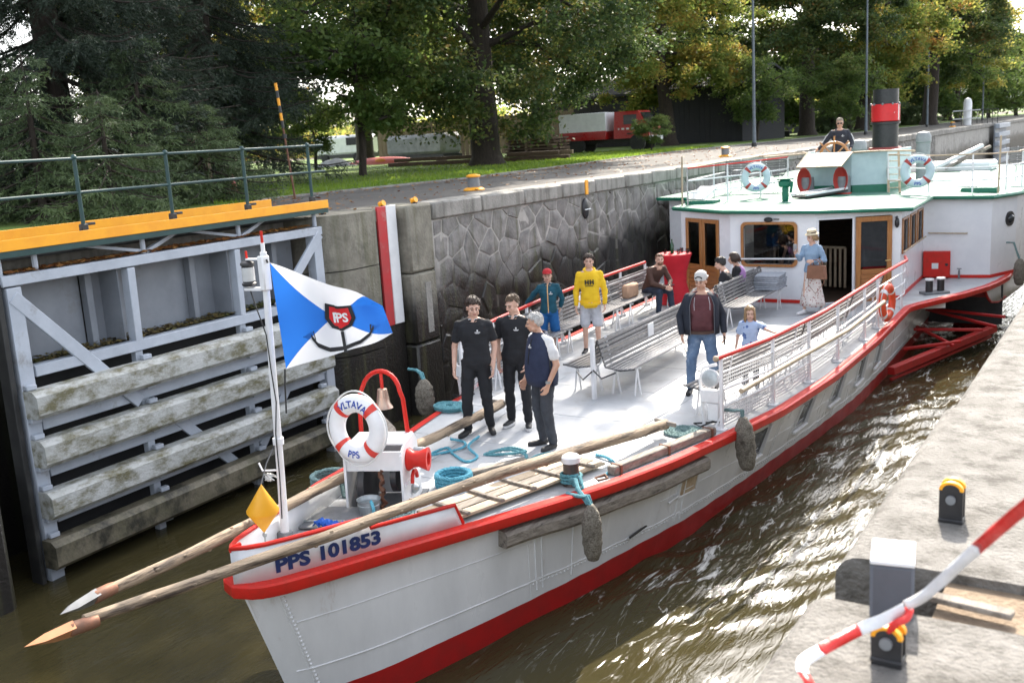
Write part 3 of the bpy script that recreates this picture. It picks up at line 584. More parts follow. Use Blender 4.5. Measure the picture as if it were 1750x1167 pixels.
# spruces at the left
place(spruce('spruce_tree', 'tall dark spruce filling the top left corner behind the walkway railing', 3, 17, 4.6, .6, needled, 26), -21.2, 14.2)
place(spruce('spruce_tree', 'young spruce with pale green tips at the left edge of the picture', 4, 3.5, 1.75, .25, needle, 30, step=.22, nl=.1, nn_=3), -17.9, 11.4)
place(spruce('spruce_tree', 'shorter pale tipped spruce spreading low boughs just behind the walkway railing', 14, 2.7, 2.0, .15, needle, 30, step=.2, nl=.1, nn_=3), -16.9, 12.2)
place(spruce('spruce_tree', 'slender spruce with drooping pale tips rising between the young ones', 8, 4.1, 2.3, .25, needle, 28, step=.24, nl=.11, nn_=3), -18.6, 14.4)
place(spruce('spruce_tree', 'low rounded spruce beside the wooden hutch at the end of the conifers', 18, 2.6, 2.1, .2, needle, 28, step=.22, nl=.11, nn_=3), -18.4, 15.8)
place(spruce('spruce_tree', 'tall bare-twigged spruce with hanging dead boughs left of the linden', 5, 19, 4.4, 1.6, needled, 20), -24.5, 21.5)
place(spruce('spruce_tree', 'dark spruce half hidden at the very left edge of the row', 6, 15, 4.2, .4, needled, 20), -22.5, 8.2)
# trees along the quay towards the far end; a few kinds copied
mapleA = deciduous('maple_tree', 'tall autumn tinted maple with a leaning trunk right of the red truck', 21, 16, 6.4, 1.5, 60000, 1, .24, leaf_mixed, trunk_r=.42, lean=(-1.0, .5), clump=(.6, 1.25))
mapleB = deciduous('maple_tree', 'dark green maple behind the helmsman with a stout straight trunk', 22, 18, 6.6, 1.2, 60000, 1, .26, leaf_linden, trunk_r=.5, clump=(.6, 1.35))
paleT = deciduous('birch_tree', 'pale yellow green birch closing the row at the far right', 23, 22, 6.6, .2, 52000, 1, .32, leaf_pale, trunk_r=.3, clump=(.8, 1.5))
youngT = deciduous('young_tree', 'young bright green tree below the maples with layered boughs', 24, 5.6, 2.8, 1.2, 16000, 1, .16, leaf_bright, trunk_r=.1, clump=(.35, .7))
place(mapleA, -25.0, 57.5, rz=.4); place(mapleB, -20.5, 71, rz=1)
G_ = 'trees in a row along the far quay'
for src, x, y, rz, s, lb in (
    (mapleA, -31, 47, 2.0, 1.1, 'autumn tinted maple standing directly behind the red truck'),
    (mapleA, -19.5, 82, 3.3, 1.15, 'broad maple with brown tinged leaves left of the funnel'),
    (mapleB, -17.5, 99, 2.2, 1.2, 'tall dark tree behind the top of the black funnel'),
    (mapleB, -32, 66, 4.2, 1.2, 'dark maple in the second row behind the leaning one'),
    (paleT, -17.5, 114, .5, .85, 'pale tree second from the far right end of the row'),
    (paleT, -25, 178, 3.5, .95, 'tall yellow green tree nearly at the end of the quay'),
    (mapleA, -21, 130, 1.2, 1.25, 'autumn tinted tree between the two pale birches'),
    (mapleA, -38, 33, .3, 1.05, 'light leaved tree in the gap between the spruce and the linden'),
    (mapleB, -47, 55, 1.7, 1.15, 'distant dark tree behind the plank fence'),
    (mapleB, -36, 88, .3, 1.25, 'dark tree far behind the wooden shed')):
    copy_tree(src, TR(x, y, CZ, rz, s), lb, G_)
place(paleT, -21.5, 150, rz=0, s=1.0)
place(youngT, -20.4, 60, rz=.7)
copy_tree(youngT, TR(-20.8, 45.6, CZ, 2.2, .36), 'tiny sapling on the lawn in front of the red truck', G_)
copy_tree(youngT, TR(-27.5, 24.5, CZ, 4, .95), 'bright green shrub like tree beside the spruces', G_)
copy_tree(youngT, TR(-34, 36, CZ, 1, .8), 'pale bush behind the striped pole', G_)
copy_tree(youngT, TR(-47, 46, CZ, 1, 1.2), 'low green bush at the back of the lawn', G_)
spr = spruce('spruce_tree', 'dark grey green spruce among the maples behind the first lamp post', 9, 16, 4.3, .8, needle, 13, step=.6, nl=.26, nn_=3); place(spr, -22.5, 104, s=1.25)
copy_tree(spr, TR(-20.3, 76.5, CZ, 2, .45), 'weeping green spruce bough hanging left of the funnel', G_)
copy_tree(spr, TR(-70, 85, CZ, 2, 1.1), 'far spruce behind the lawn at the left', G_)
copy_tree(youngT, TR(-24.5, 28.5, CZ, 3, 1.35), 'leafy young tree with thin stems between the spruces and the striped pole', G_)
copy_tree(mapleA, TR(-33, 27, CZ, 5, .8), 'yellow tinged tree behind the striped pole', G_)
copy_tree(youngT, TR(-17.2, 66, CZ, 1.5, 1.0), 'layered green bush beside the second lamp post', G_)
# far wood closing the view below the crowns
rg = np.random.default_rng(77); C = []
for i in range(420):
    x = rg.uniform(-150, -28); y = 100 + rg.uniform(0, 40) - (x + 28) * .12; h = rg.uniform(3, 7)
    C.append(np.array([x, y, CZ + h * .5]) + rg.normal(0, 1, (90, 3)) * np.array([1.6, 1.6, h * .33]))
for x, y, s_, lb in ((-27, 92, 2.0, 'leafy bush filling the gap behind the funnel'), (-24, 108, 2.4, 'dark leafy bush under the far maples'), (-23, 124, 2.4, 'round leafy bush at the foot of the far trees'), (-22, 140, 2.6, 'broad leafy bush beneath the pale birches'), (-21, 160, 2.8, 'tall leafy bush near the end of the quay'), (-20, 185, 3.0, 'last leafy bush before the distant gate'), (-30, 78, 2.2, 'leafy bush behind the dark fence'), (-19, 215, 3.4, 'bush mass at the very end of the quay')):
    copy_tree(youngT, TR(x + 4.2, y, CZ - 1.5 * s_ * .6, x, s_), lb, 'bushes behind the far trees')
leafcloud('far_wood', np.concatenate(C), .7, leaf_mixed, None)['kind'] = 'stuff'
# grass blades and fallen leaves
P = []; F = []
for i in range(16000):
    y = rg.uniform(15, 50); x = tab([(q[1], q[0]) for q in GE], y) - .15 - rg.exponential(3.2); a = rg.uniform(0, 6.28); h = rg.uniform(.05, .13); w = .012 + .0006 * y; dx, dy = math.cos(a), math.sin(a); z = CZ + .03
    P += [(x - dx * w, y - dy * w, z), (x + dx * w, y + dy * w, z), (x + dy * h * .4, y - dx * h * .4, z + h)]; F.append((3 * i, 3 * i + 1, 3 * i + 2))
tris('grass', np.array(P), np.array(F), grassm, None, kind='stuff')
pl = []
for i in range(1500):
    y = rl.uniform(12, 48); w = tab([(q[1], q[0]) for q in GE], y); pl.append((rl.uniform(w - 2, w + 1.2) if rl.random() < .6 else rl.uniform(w, WX - .3), y, CZ + .012 + .05 * 0))
leaves('fallen_leaves', pl, fallen, None, sz=(.035, .075))
# ---------------------------------------------------------------- the boat
BW = [(0, 0), (.03, .12), (.12, .22), (.25, .3), (.6, .42), (1.2, .6), (1.85, .83), (2.6, 1.1), (3.2, 1.32), (4, 1.6), (5, 1.88), (6.3, 2.16), (7.6, 2.44), (9.7, 2.66), (12.4, 2.76), (45, 2.76)]
WWT = [(0, 0), (.05, .07), (.25, .2), (.85, .5), (2.0, .8), (3.4, 1.15), (5.7, 1.68), (8.6, 2.03), (11.9, 2.4), (14.7, 2.48), (45, 2.5)]
Y0 = 5.08
def ax(y): return -6.2 - (y - 6) * .034
def zd(y): return .3 * max(0, (12 - y) / 7) ** 2
def stab(t, x): # smoothed lookup
    return sum(tab(t, x + d) for d in (-.18, 0, .18)) / 3 if x > .5 else tab(t, x)
def deckpt(u, side, inset=0.0, dz=0.0, flare=True):
    y = Y0 + u; w = stab(BW, u); return V((ax(y) + side * max(0, w - inset), y + (inset if u < .02 else 0), zd(y) + dz))
def hullpt(u, t, side):
    y = Y0 + .1 + u; rake = .5 * max(0, 1 - u / 4); yy = y + t * rake; wt = max(.0, stab(BW, u) - .09) if u > .03 else .02
    wb = stab(WWT, u); tt = t ** .9; w = lerp(wt, wb, tt) - (.017 * math.sin(math.pi * u / .56) ** 2 * math.sin(math.pi * min(1, max(0, t))) ** .7 * min(1, max(0, (u - 2.3) / .6)) if .5 < u < 14 else 0); return V((ax(yy) + side * w, yy, lerp(zd(y) - .07, WL, t)))
US = [0, .02, .06, .12, .2, .3, .45, .6, .8, 1.0] + [1.3 + .14 * k for k in range(98)] + [15.2 + .5 * k for k in range(27)]
UD = [u for u in US if u <= 14.6]
boat = root('passenger_boat', 'long white passenger steamer with red trim, grey deck and green cabin roof leaving the lock', 'boat', (-6.7, 18, WL))
def part(name, mb, mat, p=None, **k): return ob(name, mb, mat, p or boat, **k)
def tsu(u): zt = zd(Y0 + .1 + u) - .07; tb = (zt - WL - .27 - .006 * math.sin(u * 1.7)) / (zt - WL); return [tb * k for k in (0, .14, .3, .5, .7, .87, 1)] + [lerp(tb, 1, .5), 1.0, 1.25]
h = MB(); rows = [[hullpt(u, t, 1) for t in tsu(u)] for u in US]; rowsl = [[hullpt(u, t, -1) for t in tsu(u)] for u in US]; nt = 10
h.grid(rows); h.grid([r[::-1] for r in rowsl]); h.add(rows[0] + rowsl[0], [(i, i + 1, nt + i + 1, nt + i) for i in range(nt - 1)])
k = 0
for _ in range(len(US) - 1):
    for j in range(nt - 1): h.mi[k] = 1 if j >= 6 else 0; k += 1
for _ in range(len(US) - 1):
    for j in range(nt - 1): h.mi[k] = 1 if j <= 2 else 0; k += 1
for j in range(nt - 1): h.mi[k] = 1 if j >= 6 else 0; k += 1
part('hull', h, [hullw, redhull], smooth=60)
# plating: raised seams, butt straps, rivets
def seam(side, tt, u0, u1, w=.012):
    part('seam', MB().tube([hullpt(u0 + (u1 - u0) * k / 170, tt(u0 + (u1 - u0) * k / 170), side) + V((side * .003, 0, 0)) for k in range(171)], w * .6, 6), hullw)
for sd_ in (1, -1):
    seam(sd_, lambda u: .27 + .0 * u, .25, 2.9, .008); seam(sd_, lambda u: .62 + .004 * u, .1, 24); seam(sd_, lambda u: .40 + .0 * u, 5, 24, .008)
for u in (2.85, 5.3, 7.9, 10.5, 13.1): part('butt_strap', MB().tube([hullpt(u, tsu(u)[6] * (.02 + .96 * k / 8), 1) for k in range(9)], .006, 5), hullw)
part('stem_seam', MB().tube([hullpt(.2, .05 + .1 * k, 1) for k in range(12)], .007, 5), hullw)
rv = MB()
for u in (2.95, 3.05, 3.5, 5.4, 5.5, 8.0, 10.6):
    for k in range(44):
        p = hullpt(u, .06 + .68 * k / 44, 1); rv.box(p, (.022, .02, .02), b=.007)
for k in range(120): p = hullpt(2.9 + k * .06, .65 + .004 * (2.9 + k * .06), 1); rv.box(p, (.022, .02, .02), b=.007)
for k in range(30): p = hullpt(.23, .05 + .03 * k, 1); rv.box(p, (.022, .02, .02), b=.007)
part('rivets', rv, hullw, kind='stuff')
# deck sheet and rub rail
dk = MB(); dk.grid([[deckpt(u, -1, .06), deckpt(u, -.4), deckpt(u, .4), deckpt(u, 1, .06)] for u in US if u > .1])
part('deck', dk, deckm, smooth=180)
SPON = [(15.6, 2.77), (15.9, 2.87), (16.5, 3.13), (17.45, 3.56), (18.5, 3.92), (19.2, 4.08), (20, 4.2), (22, 4.22), (27, 4.2)]
def edge2(u, side, inset=0): # deck edge with the paddle sponson
    y = Y0 + u; w = stab(BW, u) if u < 15.5 else tab([(15.4, 2.76)] + SPON, u); return V((ax(y) + side * (w - inset), y, zd(y)))
UE = UD + [15.0, 15.4, 15.6, 15.75, 15.9, 16.5, 17.45, 18.5, 19.2, 20, 22, 27]
for sd_ in (1, -1):
    rr_ = []
    for u in [.0] + UE[1:]:
        p = edge2(u, sd_) if u > .02 else V((ax(Y0), Y0, zd(Y0))); q = edge2(u + .02, sd_); pr = edge2(max(0, u - .02), sd_); tg = (q - pr); tg.z = 0; tg.normalize(); nr = V((tg.y, -tg.x, 0)) * sd_
        if u <= .02: nr = V((0, -1, 0))
        z = p.z; rr_.append([p + nr * a + V((0, 0, b)) for a, b in ((-.11, .016), (-.008, .016), (.012, .0), (.014, -.075), (.0, -.10), (-.12, -.10))])
    m = MB().grid(rr_ if sd_ > 0 else [r[::-1] for r in rr_]); part('rub_rail', m, red, smooth=35)
    sp = [edge2(u, sd_, .06) for u in (15.5, 15.9, 16.5, 17.45, 18.5, 19.2, 20, 22, 27)]; inn = [edge2(27, sd_, 2.2), edge2(15.5, sd_, .35)]
    pl_ = [(p.x, p.y) for p in sp + inn]; part('sponson_deck', MB().prism(pl_ if sd_ > 0 else pl_[::-1], -.09, .002), deckm)
# bulwark with red cap at the bow
for sd_, u1 in ((1, 2.2), (-1, 2.6)):
    us = [0, .03, .12, .25, .45, .7, 1.0, 1.2, 1.23, 1.5, 1.8, u1 - .08, u1]
    def bh(u): return (.325 if u < 1.21 else .225) * min(1, max(.1, (u1 - u) / .07)) if sd_ > 0 else .31 * min(1, max(.1, (u1 - u) / .1))
    bw = MB().grid([[deckpt(u, sd_, .12), deckpt(u, sd_, .13) + V((0, 0, bh(u)))] for u in us])
    part('bulwark', bw, white, sol=.018, smooth=60); part('bulwark_cap', MB().tube([deckpt(u, sd_, .13) + V((0, 0, bh(u))) for u in us], .021, 8), red)
def onbul(s, hgt, off=.006): # point on the outside of the starboard bulwark at path position s
    p = deckpt(s, 1, .12); q = deckpt(s + .05, 1, .12); tg = (q - p); tg.z = 0; tg.normalize(); n_ = V((tg.y, -tg.x, 0)); return p + n_ * (off + .009) + V((0, 0, hgt))
tx = text_mb('PPS 101853', .15, .007, 'LEFT'); wtx = max(v[0] for v in tx.v); wp = max(v[0] for v in text_mb('PPS ', .15, .007, 'LEFT').v)
for word, x0 in (('PPS', 0), ('101853', wp + .045)):
    part('registration_lettering', mapv(text_mb(word, .15, .007, 'LEFT'), lambda v: onbul(.30 + (v.x + x0) / wtx * 1.0, .07 + v.y * 1.12)), navytxt, smooth=0, kind='stuff')
for y in (8.4, 9.9, 11.4, 12.9, 14.4, 15.9, 17.4, 18.9): part('deck_seam', MB().bar(deckpt(y - Y0, -1, .15, .001), deckpt(y - Y0, 1, .15, .001), .025, .006), deckm)
for s_ in (-.5, .45): part('deck_seam', MB().tube([deckpt(u, s_, .0, .001) for u in (1.6, 3, 5, 7, 9, 11, 14)], .006, 5), deckm)
# hull windows
for i, y in enumerate((10.75, 12.45, 14.1, 15.6, 17.0, 18.3)):
    u = y - Y0 - .1; A_ = [hullpt(u - .19, .16, 1), hullpt(u + .19, .16, 1), hullpt(u + .19, .46, 1), hullpt(u - .19, .46, 1)]
    c = sum(A_, V()) / 4; n_ = (A_[1] - A_[0]).cross(A_[3] - A_[0]).normalized(); n_ = n_ if n_.x > 0 else -n_
    w = part('hull_window', MB().add([p + n_ * .012 for p in A_] + [p - n_ * .03 for p in A_], [(0, 1, 2, 3), (0, 4, 5, 1), (1, 5, 6, 2), (2, 6, 7, 3), (3, 7, 4, 0)]), palewood if i == 0 else darkglass, smooth=0)
    fr = MB()
    B_ = [p + (p - c) * .0 for p in A_]
    for a, b in ((0, 1), (1, 2), (2, 3), (3, 0)):
        if i == 0: fr.bar(B_[a] + n_ * .012, B_[b] + n_ * .012, .028, .03, .006, up=tuple(n_))
    if i: fr.bar(B_[3] + n_ * .05 + (B_[3] - c) * .35, B_[2] + n_ * .05 + (B_[2] - c) * .2, .05, .05, .01, up=tuple(n_)); fr.bar(B_[2] + n_ * .03 + (B_[2] - c) * .25, B_[1] + n_ * .02 + (B_[1] - c) * .3, .05, .06, .01, up=tuple(n_)); fr.bar(B_[0] + n_ * .012, B_[3] + n_ * .012, .02, .025, .006, up=tuple(n_))
    ob('window_frame', fr, hullw, w)
part('drain_lip', MB().tube([hullpt(5.25, .45, 1) + V((.02, -.1, 0)), hullpt(5.3, .43, 1) + V((.05, 0, .01)), hullpt(5.35, .45, 1) + V((.02, .1, 0))], .012, 6), hullw)
part('scupper', MB().bar(hullpt(4.55, .62, 1) + V((.012, -.1, 0)), hullpt(4.75, .61, 1) + V((.012, .1, .0)), .02, .03, .006), blackm)
# railings
def rail(side, us, name_side):
    top = []
    for i, u in enumerate(us):
        b = deckpt(u, side, .2); t_ = b + V((0, 0, .93)); top.append(t_)
        ps = part('railing_post', MB().bar(b, t_, .045, .045, .006), steelw); ob('foot', MB().box(b + V((0, 0, .012)), (.13, .13, .024), b=.006), steelw, ps); ob('gusset', MB().bar(b + V((.0, 0, .02)), b + V((-.09 * side, 0, .02)), .02, .05).bar(b + V((-.1 * side, 0, .01)), b + V((0, 0, .2)), .015, .02), steelw, ps)
    d0 = (top[0] - top[1]).normalized() * .12
    hp = [top[0] + d0] + [deckpt(us[0] + (us[-1] - us[0]) * k / 24, side, .2, .945) for k in range(25)]
    hp[0].z = top[0].z + .015; hr = part('handrail', MB().tube(hp, .031, 10), red); ob('end_cap', MB().ell(hp[0], .04, 10), palewood, hr)
    for z in (.30, .52, .74): part('rail_bar', MB().tube([deckpt(us[0] + (us[-1] - us[0]) * k / 24, side, .2, z) for k in range(25)], .014, 6), steelw)
    net = MB()
    for a, b in zip(us[:2], us[1:3]):
        for k in range(30): u = a + (b - a) * k / 30; net.bar(deckpt(u, side, .2, .08), deckpt(u, side, .2, .74), .006, .006)
        for k in range(15): z = .08 + k * .047; net.bar(deckpt(a, side, .2, z), deckpt(b, side, .2, z), .006, .006)
    part('wire_mesh', net, steelw, kind='stuff')
RUS = [6.42, 7.75, 9.1, 10.5, 12.2, 13.3]
rail(1, RUS, 'r'); rail(-1, RUS + [14.6], 'l')
part('railing_post', MB().bar(V((-4.06, 20.4, 0)), V((-4.06, 20.4, .95)), .045, .045, .006), steelw)
part('handrail', MB().tube([deckpt(13.3, 1, .2, .945), V((-3.98, 20.45, .96)), V((-4.1, 20.9, .97))], .031, 8), red)
for z in (.3, .52, .74): part('rail_bar', MB().tube([deckpt(13.3, 1, .2, z), V((-4.02, 20.45, z)), V((-4.1, 20.9, z))], .014, 6), steelw)

# ---- cabin
CF = [(-9.15, 21.55), (-7.62, 20.6), (-5.82, 20.6), (-4.32, 21.55)]
ZR = 1.88
def wpanel(name, p0, p1, z0, z1, holes, mat, th=.06):
    p0, p1 = V((*p0, 0)), V((*p1, 0)); L_ = (p1 - p0).length; d = (p1 - p0) / L_; n_ = V((d.y, -d.x, 0)); mb = MB()
    def rect(a0, a1, b0, b1):
        if a1 - a0 > .003 and b1 - b0 > .003: mb.bar(p0 + d * a0 + V((0, 0, (b0 + b1) / 2)) - n_ * th / 2, p0 + d * a1 + V((0, 0, (b0 + b1) / 2)) - n_ * th / 2, th, b1 - b0)
    x = 0
    for a0, a1, b0, b1 in sorted(holes):
        rect(x, a0, z0, z1); rect(a0, a1, z0, b0); rect(a0, a1, b1, z1); x = a1
    rect(x, L_, z0, z1); part(name, mb, mat, smooth=0)
    return lambda a, z, off=0: p0 + d * a + n_ * off + V((0, 0, z))
def frame(name, P, a0, a1, b0, b1, w, mat, d=.05, parent=None, rnd=False):
    mb = MB()
    if rnd:
        r = .1; pts = []
        for cx_, cz_, s0 in ((a1 - r, b1 - r, 0), (a0 + r, b1 - r, 90), (a0 + r, b0 + r, 180), (a1 - r, b0 + r, 270)):
            for k in range(6): a = rad(s0 + 18 * k); pts.append((cx_ + r * math.cos(a), cz_ + r * math.sin(a)))
        pts += [pts[0]]
        ring_ = [[P(x, z, .0), P(x, z, d), P(x + (x - (a0 + a1) / 2) * 2 * w / (a1 - a0), z + (z - (b0 + b1) / 2) * 2 * w / (b1 - b0), d), P(x + (x - (a0 + a1) / 2) * 2 * w / (a1 - a0), z + (z - (b0 + b1) / 2) * 2 * w / (b1 - b0), 0)] for x, z in pts]
        mb.grid([r_ + [r_[0]] for r_ in ring_])
    else:
        for (x0, zz0, x1, zz1, ww, hh) in ((a0, b0 + w / 2, a1, b0 + w / 2, d, w), (a0, b1 - w / 2, a1, b1 - w / 2, d, w)): mb.bar(P(x0, zz0, d / 2), P(x1, zz1, d / 2), ww, hh, .006)
        for x in (a0 + w / 2, a1 - w / 2): mb.bar(P(x, b0 + w, d / 2), P(x, b1 - w, d / 2), w, d, .006, up=tuple(P(0, 0, 1) - P(0, 0, 0)))
    return ob(name, mb, mat, parent or boat)
# front with the big window
P = wpanel('cabin_wall', CF[1], CF[2], .0, ZR, [(.3, 1.4, .82, 1.66)], cabw)
wf = frame('front_window', P, .3, 1.4, .82, 1.66, .055, varn, .05, rnd=True); ob('pane', MB().bar(P(.3, 1.24, -.03), P(1.4, 1.24, -.03), .006, .84), glass, wf)
part('window_guard', MB().tube([P(.2, .93, .07), P(1.5, .95, .07)], .018, 8), steelw)
part('bulkhead_lamp', MB().ell(P(.85, 1.76, .05), (.1, .05, .055), 10).box(P(1.02, 1.77, .04), (.12, .02, .02)), blackm)
part('skirting', MB().bar(P(.0, .04, .012), P(1.8, .04, .012), .02, .07), red)
# port chamfer with closed double door
P = wpanel('cabin_wall', CF[0], CF[1], 0, ZR, [(.2, 1.42, .0, 1.74)], cabw)
d_ = part('double_door', MB().bar(P(.2, .35, -.02), P(1.42, .35, -.02), .03, .7), varn)
for a0 in (.2, .815): frame('leaf_frame', P, a0, a0 + .6, .0, 1.74, .09, varn, .03, parent=d_); ob('pane', MB().bar(P(a0 + .09, 1.17, -.01), P(a0 + .51, 1.17, -.01), .006, .98), glass, d_)
for a0 in (.29, .9):
    for k in range(6): ob('plank', MB().bar(P(a0, .14 + k * .095, .006), P(a0 + .42, .14 + k * .095, .006), .02, .085, .006), varnh, d_)
# starboard chamfer: open doorway and the open leaf
P = wpanel('cabin_wall', CF[2], CF[3], 0, ZR, [(.06, .8, .0, 1.76), (.84, 1.58, 0, 1.76)], cabw)
frame('doorway_frame', P, .05, .81, -.02, 1.77, .035, cabw, .03)
dl = part('open_door', MB().bar(P(.93, .36, .03), P(1.49, .36, .03), .025, .62), varn, smooth=0)
frame('leaf_frame', P, .84, 1.58, .0, 1.75, .1, varn, .06, parent=dl); ob('pane', MB().bar(P(.93, 1.19, .03), P(1.49, 1.19, .03), .008, .94), darkglass, dl)
for k in range(6): ob('plank', MB().bar(P(.95, .14 + k * .094, .05), P(1.47, .14 + k * .094, .05), .02, .085, .006), varnh, dl)
ob('handle', MB().tube([P(1.53, .84, .06), P(1.53, .84, .12), P(1.42, .84, .12)], .013, 6), brass, dl)
part('bulkhead_lamp', MB().ell(P(1.66, 1.6, .09), (.05, .05, .11), 10).tube([P(1.66, 1.7, .02), P(1.66, 1.72, .09)], .02, 6), blackm)
part('skirting', MB().bar(P(1.58, .04, .012), P(1.77, .04, .012), .02, .07), red)
# starboard side with three windows, then the sponson house
P = wpanel('cabin_wall', CF[3], (-4.42, 24.5), 0, ZR, [(.12 + k * .95, .86 + k * .95, .92, 1.66) for k in range(3)], cabw)
for k in range(3): f_ = frame('side_window', P, .12 + k * .95, .86 + k * .95, .92, 1.66, .05, varn, .03); ob('pane', MB().bar(P(.14 + k * .95, 1.29, -.03), P(.84 + k * .95, 1.29, -.03), .006, .72), darkglass, f_)
part('grab_rail', MB().tube([P(.0, .98, .07), P(2.85, .98, .07)], .016, 8), palewood); part('skirting', MB().bar(P(.0, .04, .012), P(2.93, .04, .012), .02, .07), red)
P = wpanel('sponson_wall', (-4.42, 24.5), (-3.02, 24.72), 0, ZR, [], cabw)
part('grab_rail', MB().tube([P(.12, 1.05, 0), P(.12, 1.05, .06), P(.92, 1.03, .06), P(.92, 1.03, 0)], .017, 8), palewood)
bx = part('hydrant_cabinet', MB().box(P(.3, .33, .06), (.58, .14, .6), rz=.15, b=.012), red); ob('door_edge', MB().box(P(.3, .33, .135), (.54, .012, .56), rz=.15, b=.006), red, bx); ob('notice', MB().box(P(.27, .3, .145), (.14, .004, .13), rz=.15), white, bx); ob('lock', MB().box(P(.51, .33, .145), (.06, .02, .06), rz=.15, b=.006), blackm, bx)
part('skirting', MB().bar(P(0, .04, .012), P(1.42, .04, .012), .02, .07), red); part('valve', MB().tube([P(.78, .0, .1), P(.78, .18, .1), P(.78, .2, .15)], .022, 8).box(P(.78, .23, .1), (.1, .02, .02)), grey)
for i, (a, b) in enumerate((((-3.02, 24.72), (-2.62, 25.7)), ((-2.62, 25.7), (-2.45, 27.5)), ((-2.45, 27.5), (-2.5, 36)))):
    P = wpanel('sponson_wall', a, b, 0, ZR, [], cabw); part('skirting', MB().bar(P(0, .04, .012), P((V(b) - V(a)).length, .04, .012), .02, .07), red)
    if i == 0: pq = part('porthole', MB().lathe([(.12, 0), (.17, .0), (.17, .03), (.12, .03)], m=Matrix.Translation(P(.75, 1.28, 0)) @ V((.93, -.38, 0)).to_track_quat('Z', 'Y').to_matrix().to_4x4()), blackm); ob('pane', MB().ell(P(.75, 1.28, .0), (.11, .11, .11), 12), darkglass, pq)
# port side, simpler as it faces away
for a, b in (((-4.42 - 4.9, 24.5), CF[0]), ((-10.9, 24.9), (-9.32, 24.5)), ((-11.0, 36), (-10.9, 24.9))): wpanel('cabin_wall', a, b, 0, ZR, [], cabw)
part('cabin_floor', MB().prism([(-9.1, 21.6), (-7.6, 20.64), (-5.83, 20.64), (-4.35, 21.6), (-4.45, 30), (-9.3, 30)], .004, .012), darkwood)
part('saloon_bulkhead', MB().box((-6.8, 27, .95), (5, .06, 1.9)), darkwood)
# roof sheet with green edge
RO = [(-9.42, 21.75), (-7.7, 20.42), (-5.72, 20.42), (-4.1, 21.45), (-4.22, 24.32), (-2.98, 24.5), (-2.5, 25.5), (-2.3, 27.5), (-2.35, 37), (-11.2, 37), (-11.1, 24.6), (-9.5, 24.3)]
zr = [1.93, 1.95, 1.935, 1.88, 1.88, 1.85, 1.86, 1.88, 1.9, 1.95, 1.95, 1.95]
rc = (-6.75, 27.5, 2.04); mb = MB(); n = len(RO)
tp = [(*p, zr[i] + .03) for i, p in enumerate(RO)]; mid = [(lerp(p[0], rc[0], .35), lerp(p[1], rc[1], .3), lerp(p[2], rc[2], .62)) for p in tp]; bt = [(*p, zr[i] - .05) for i, p in enumerate(RO)]
mb.add(tp + mid + [rc] + bt, [(i, (i + 1) % n, n + (i + 1) % n, n + i) for i in range(n)] + [(n + i, n + (i + 1) % n, 2 * n) for i in range(n)] + [tuple(2 * n + 1 + i for i in range(n))[::-1]])
part('roof', mb, roofm, smooth=30)
part('roof_edge', MB().tube([(*p, zr[i] - .01) for i, p in enumerate(RO)] + [(*RO[0], zr[0] - .01)], .045, 8), greenm)
# saloon interior glimpsed through the window and doorway
si = part('saloon_balustrade', MB().bar((-7.3, 22.6, .98), (-5.6, 22.2, .98), .05, .05), palewood)
for k in range(16): ob('baluster', MB().bar((-7.3 + 1.7 * k / 15, 22.6 - .4 * k / 15, .1), (-7.3 + 1.7 * k / 15, 22.6 - .4 * k / 15, .97), .05, .02), palewood, si)
tb = part('saloon_table', MB().box((-4.95, 22.9, .72), (.8, .9, .04)), clothred); ob('skirt', MB().box((-4.95, 22.9, .45), (.7, .8, .5)), clothred, tb)
part('saloon_lamp', MB().ell((-6.1, 22.6, 1.62), (.09, .09, .05), 10), M('lamp_glass', (.7, .6, .35), None, .4))
# under the sponson: paddle box and red outrigger lattice
def lat(name, a, b, w=.09, mat=redhull): part(name, MB().bar(a, b, w, w, .01), mat)
PA = [(-3.95, 19.4, -.95), (-2.5, 22.6, -.62), (-4.05, 22.9, -.55), (-2.45, 22.7, -.6)]
lat('outrigger_beam', (-4.0, 19.3, -1.0), (-2.75, 23.5, -.92), .15); lat('outrigger_beam', (-4.0, 19.3, -1.16), (-2.8, 23.4, -1.08), .06)
for a, b in (((-4.05, 20.6, -.85), (-3.1, 21.4, -.8)), ((-4.1, 21.9, -.7), (-2.8, 22.2, -.7)), ((-4.1, 22.2, -.7), (-3.2, 21.2, -.85)), ((-4.15, 23.6, -.55), (-2.5, 23.2, -.6)), ((-4.15, 23.5, -.55), (-2.6, 22.6, -.7))): lat('outrigger_strut', a, b, .06)
part('paddle_wheel', MB().lathe([(.5, -.4), (.62, -.4), (.62, .4), (.5, .4)], n=20, m=Matrix.Translation((-3.45, 25.7, -.78)) @ Matrix.Rotation(rad(90), 4, 'Y')), redhull)
part('paddle_box', MB().grid([[(-2.74, 24.7, -.07), (-2.55, 27, -.07)], [(-2.95, 23.7, -.12), (-2.55, 27, -.12)], [(-2.9, 24.0, -.42), (-2.55, 27, -.42)], [(-2.75, 25.0, -.55), (-2.55, 27, -.5)]]), white, sol=.03)
part('paddle_box_lip', MB().tube([(-2.97, 23.65, -.13), (-2.93, 23.8, -.3), (-2.9, 24.05, -.43), (-2.82, 24.6, -.52), (-2.74, 25.2, -.5)], .03, 6), redhull)
part('sponson_beam', MB().box((-3.85, 21.9, -.17), (.7, .18, .12), rz=.5), white)
part('chamber_shade_backdrop', MB().box((-3.55, 24.9, -.6), (1.6, .06, 1.0)), blackm); part('chamber_beam', MB().box((-3.6, 24.2, -.22), (1.3, .08, .26)), redhull)  # black backdrop: the shade inside the chamber put into its colour
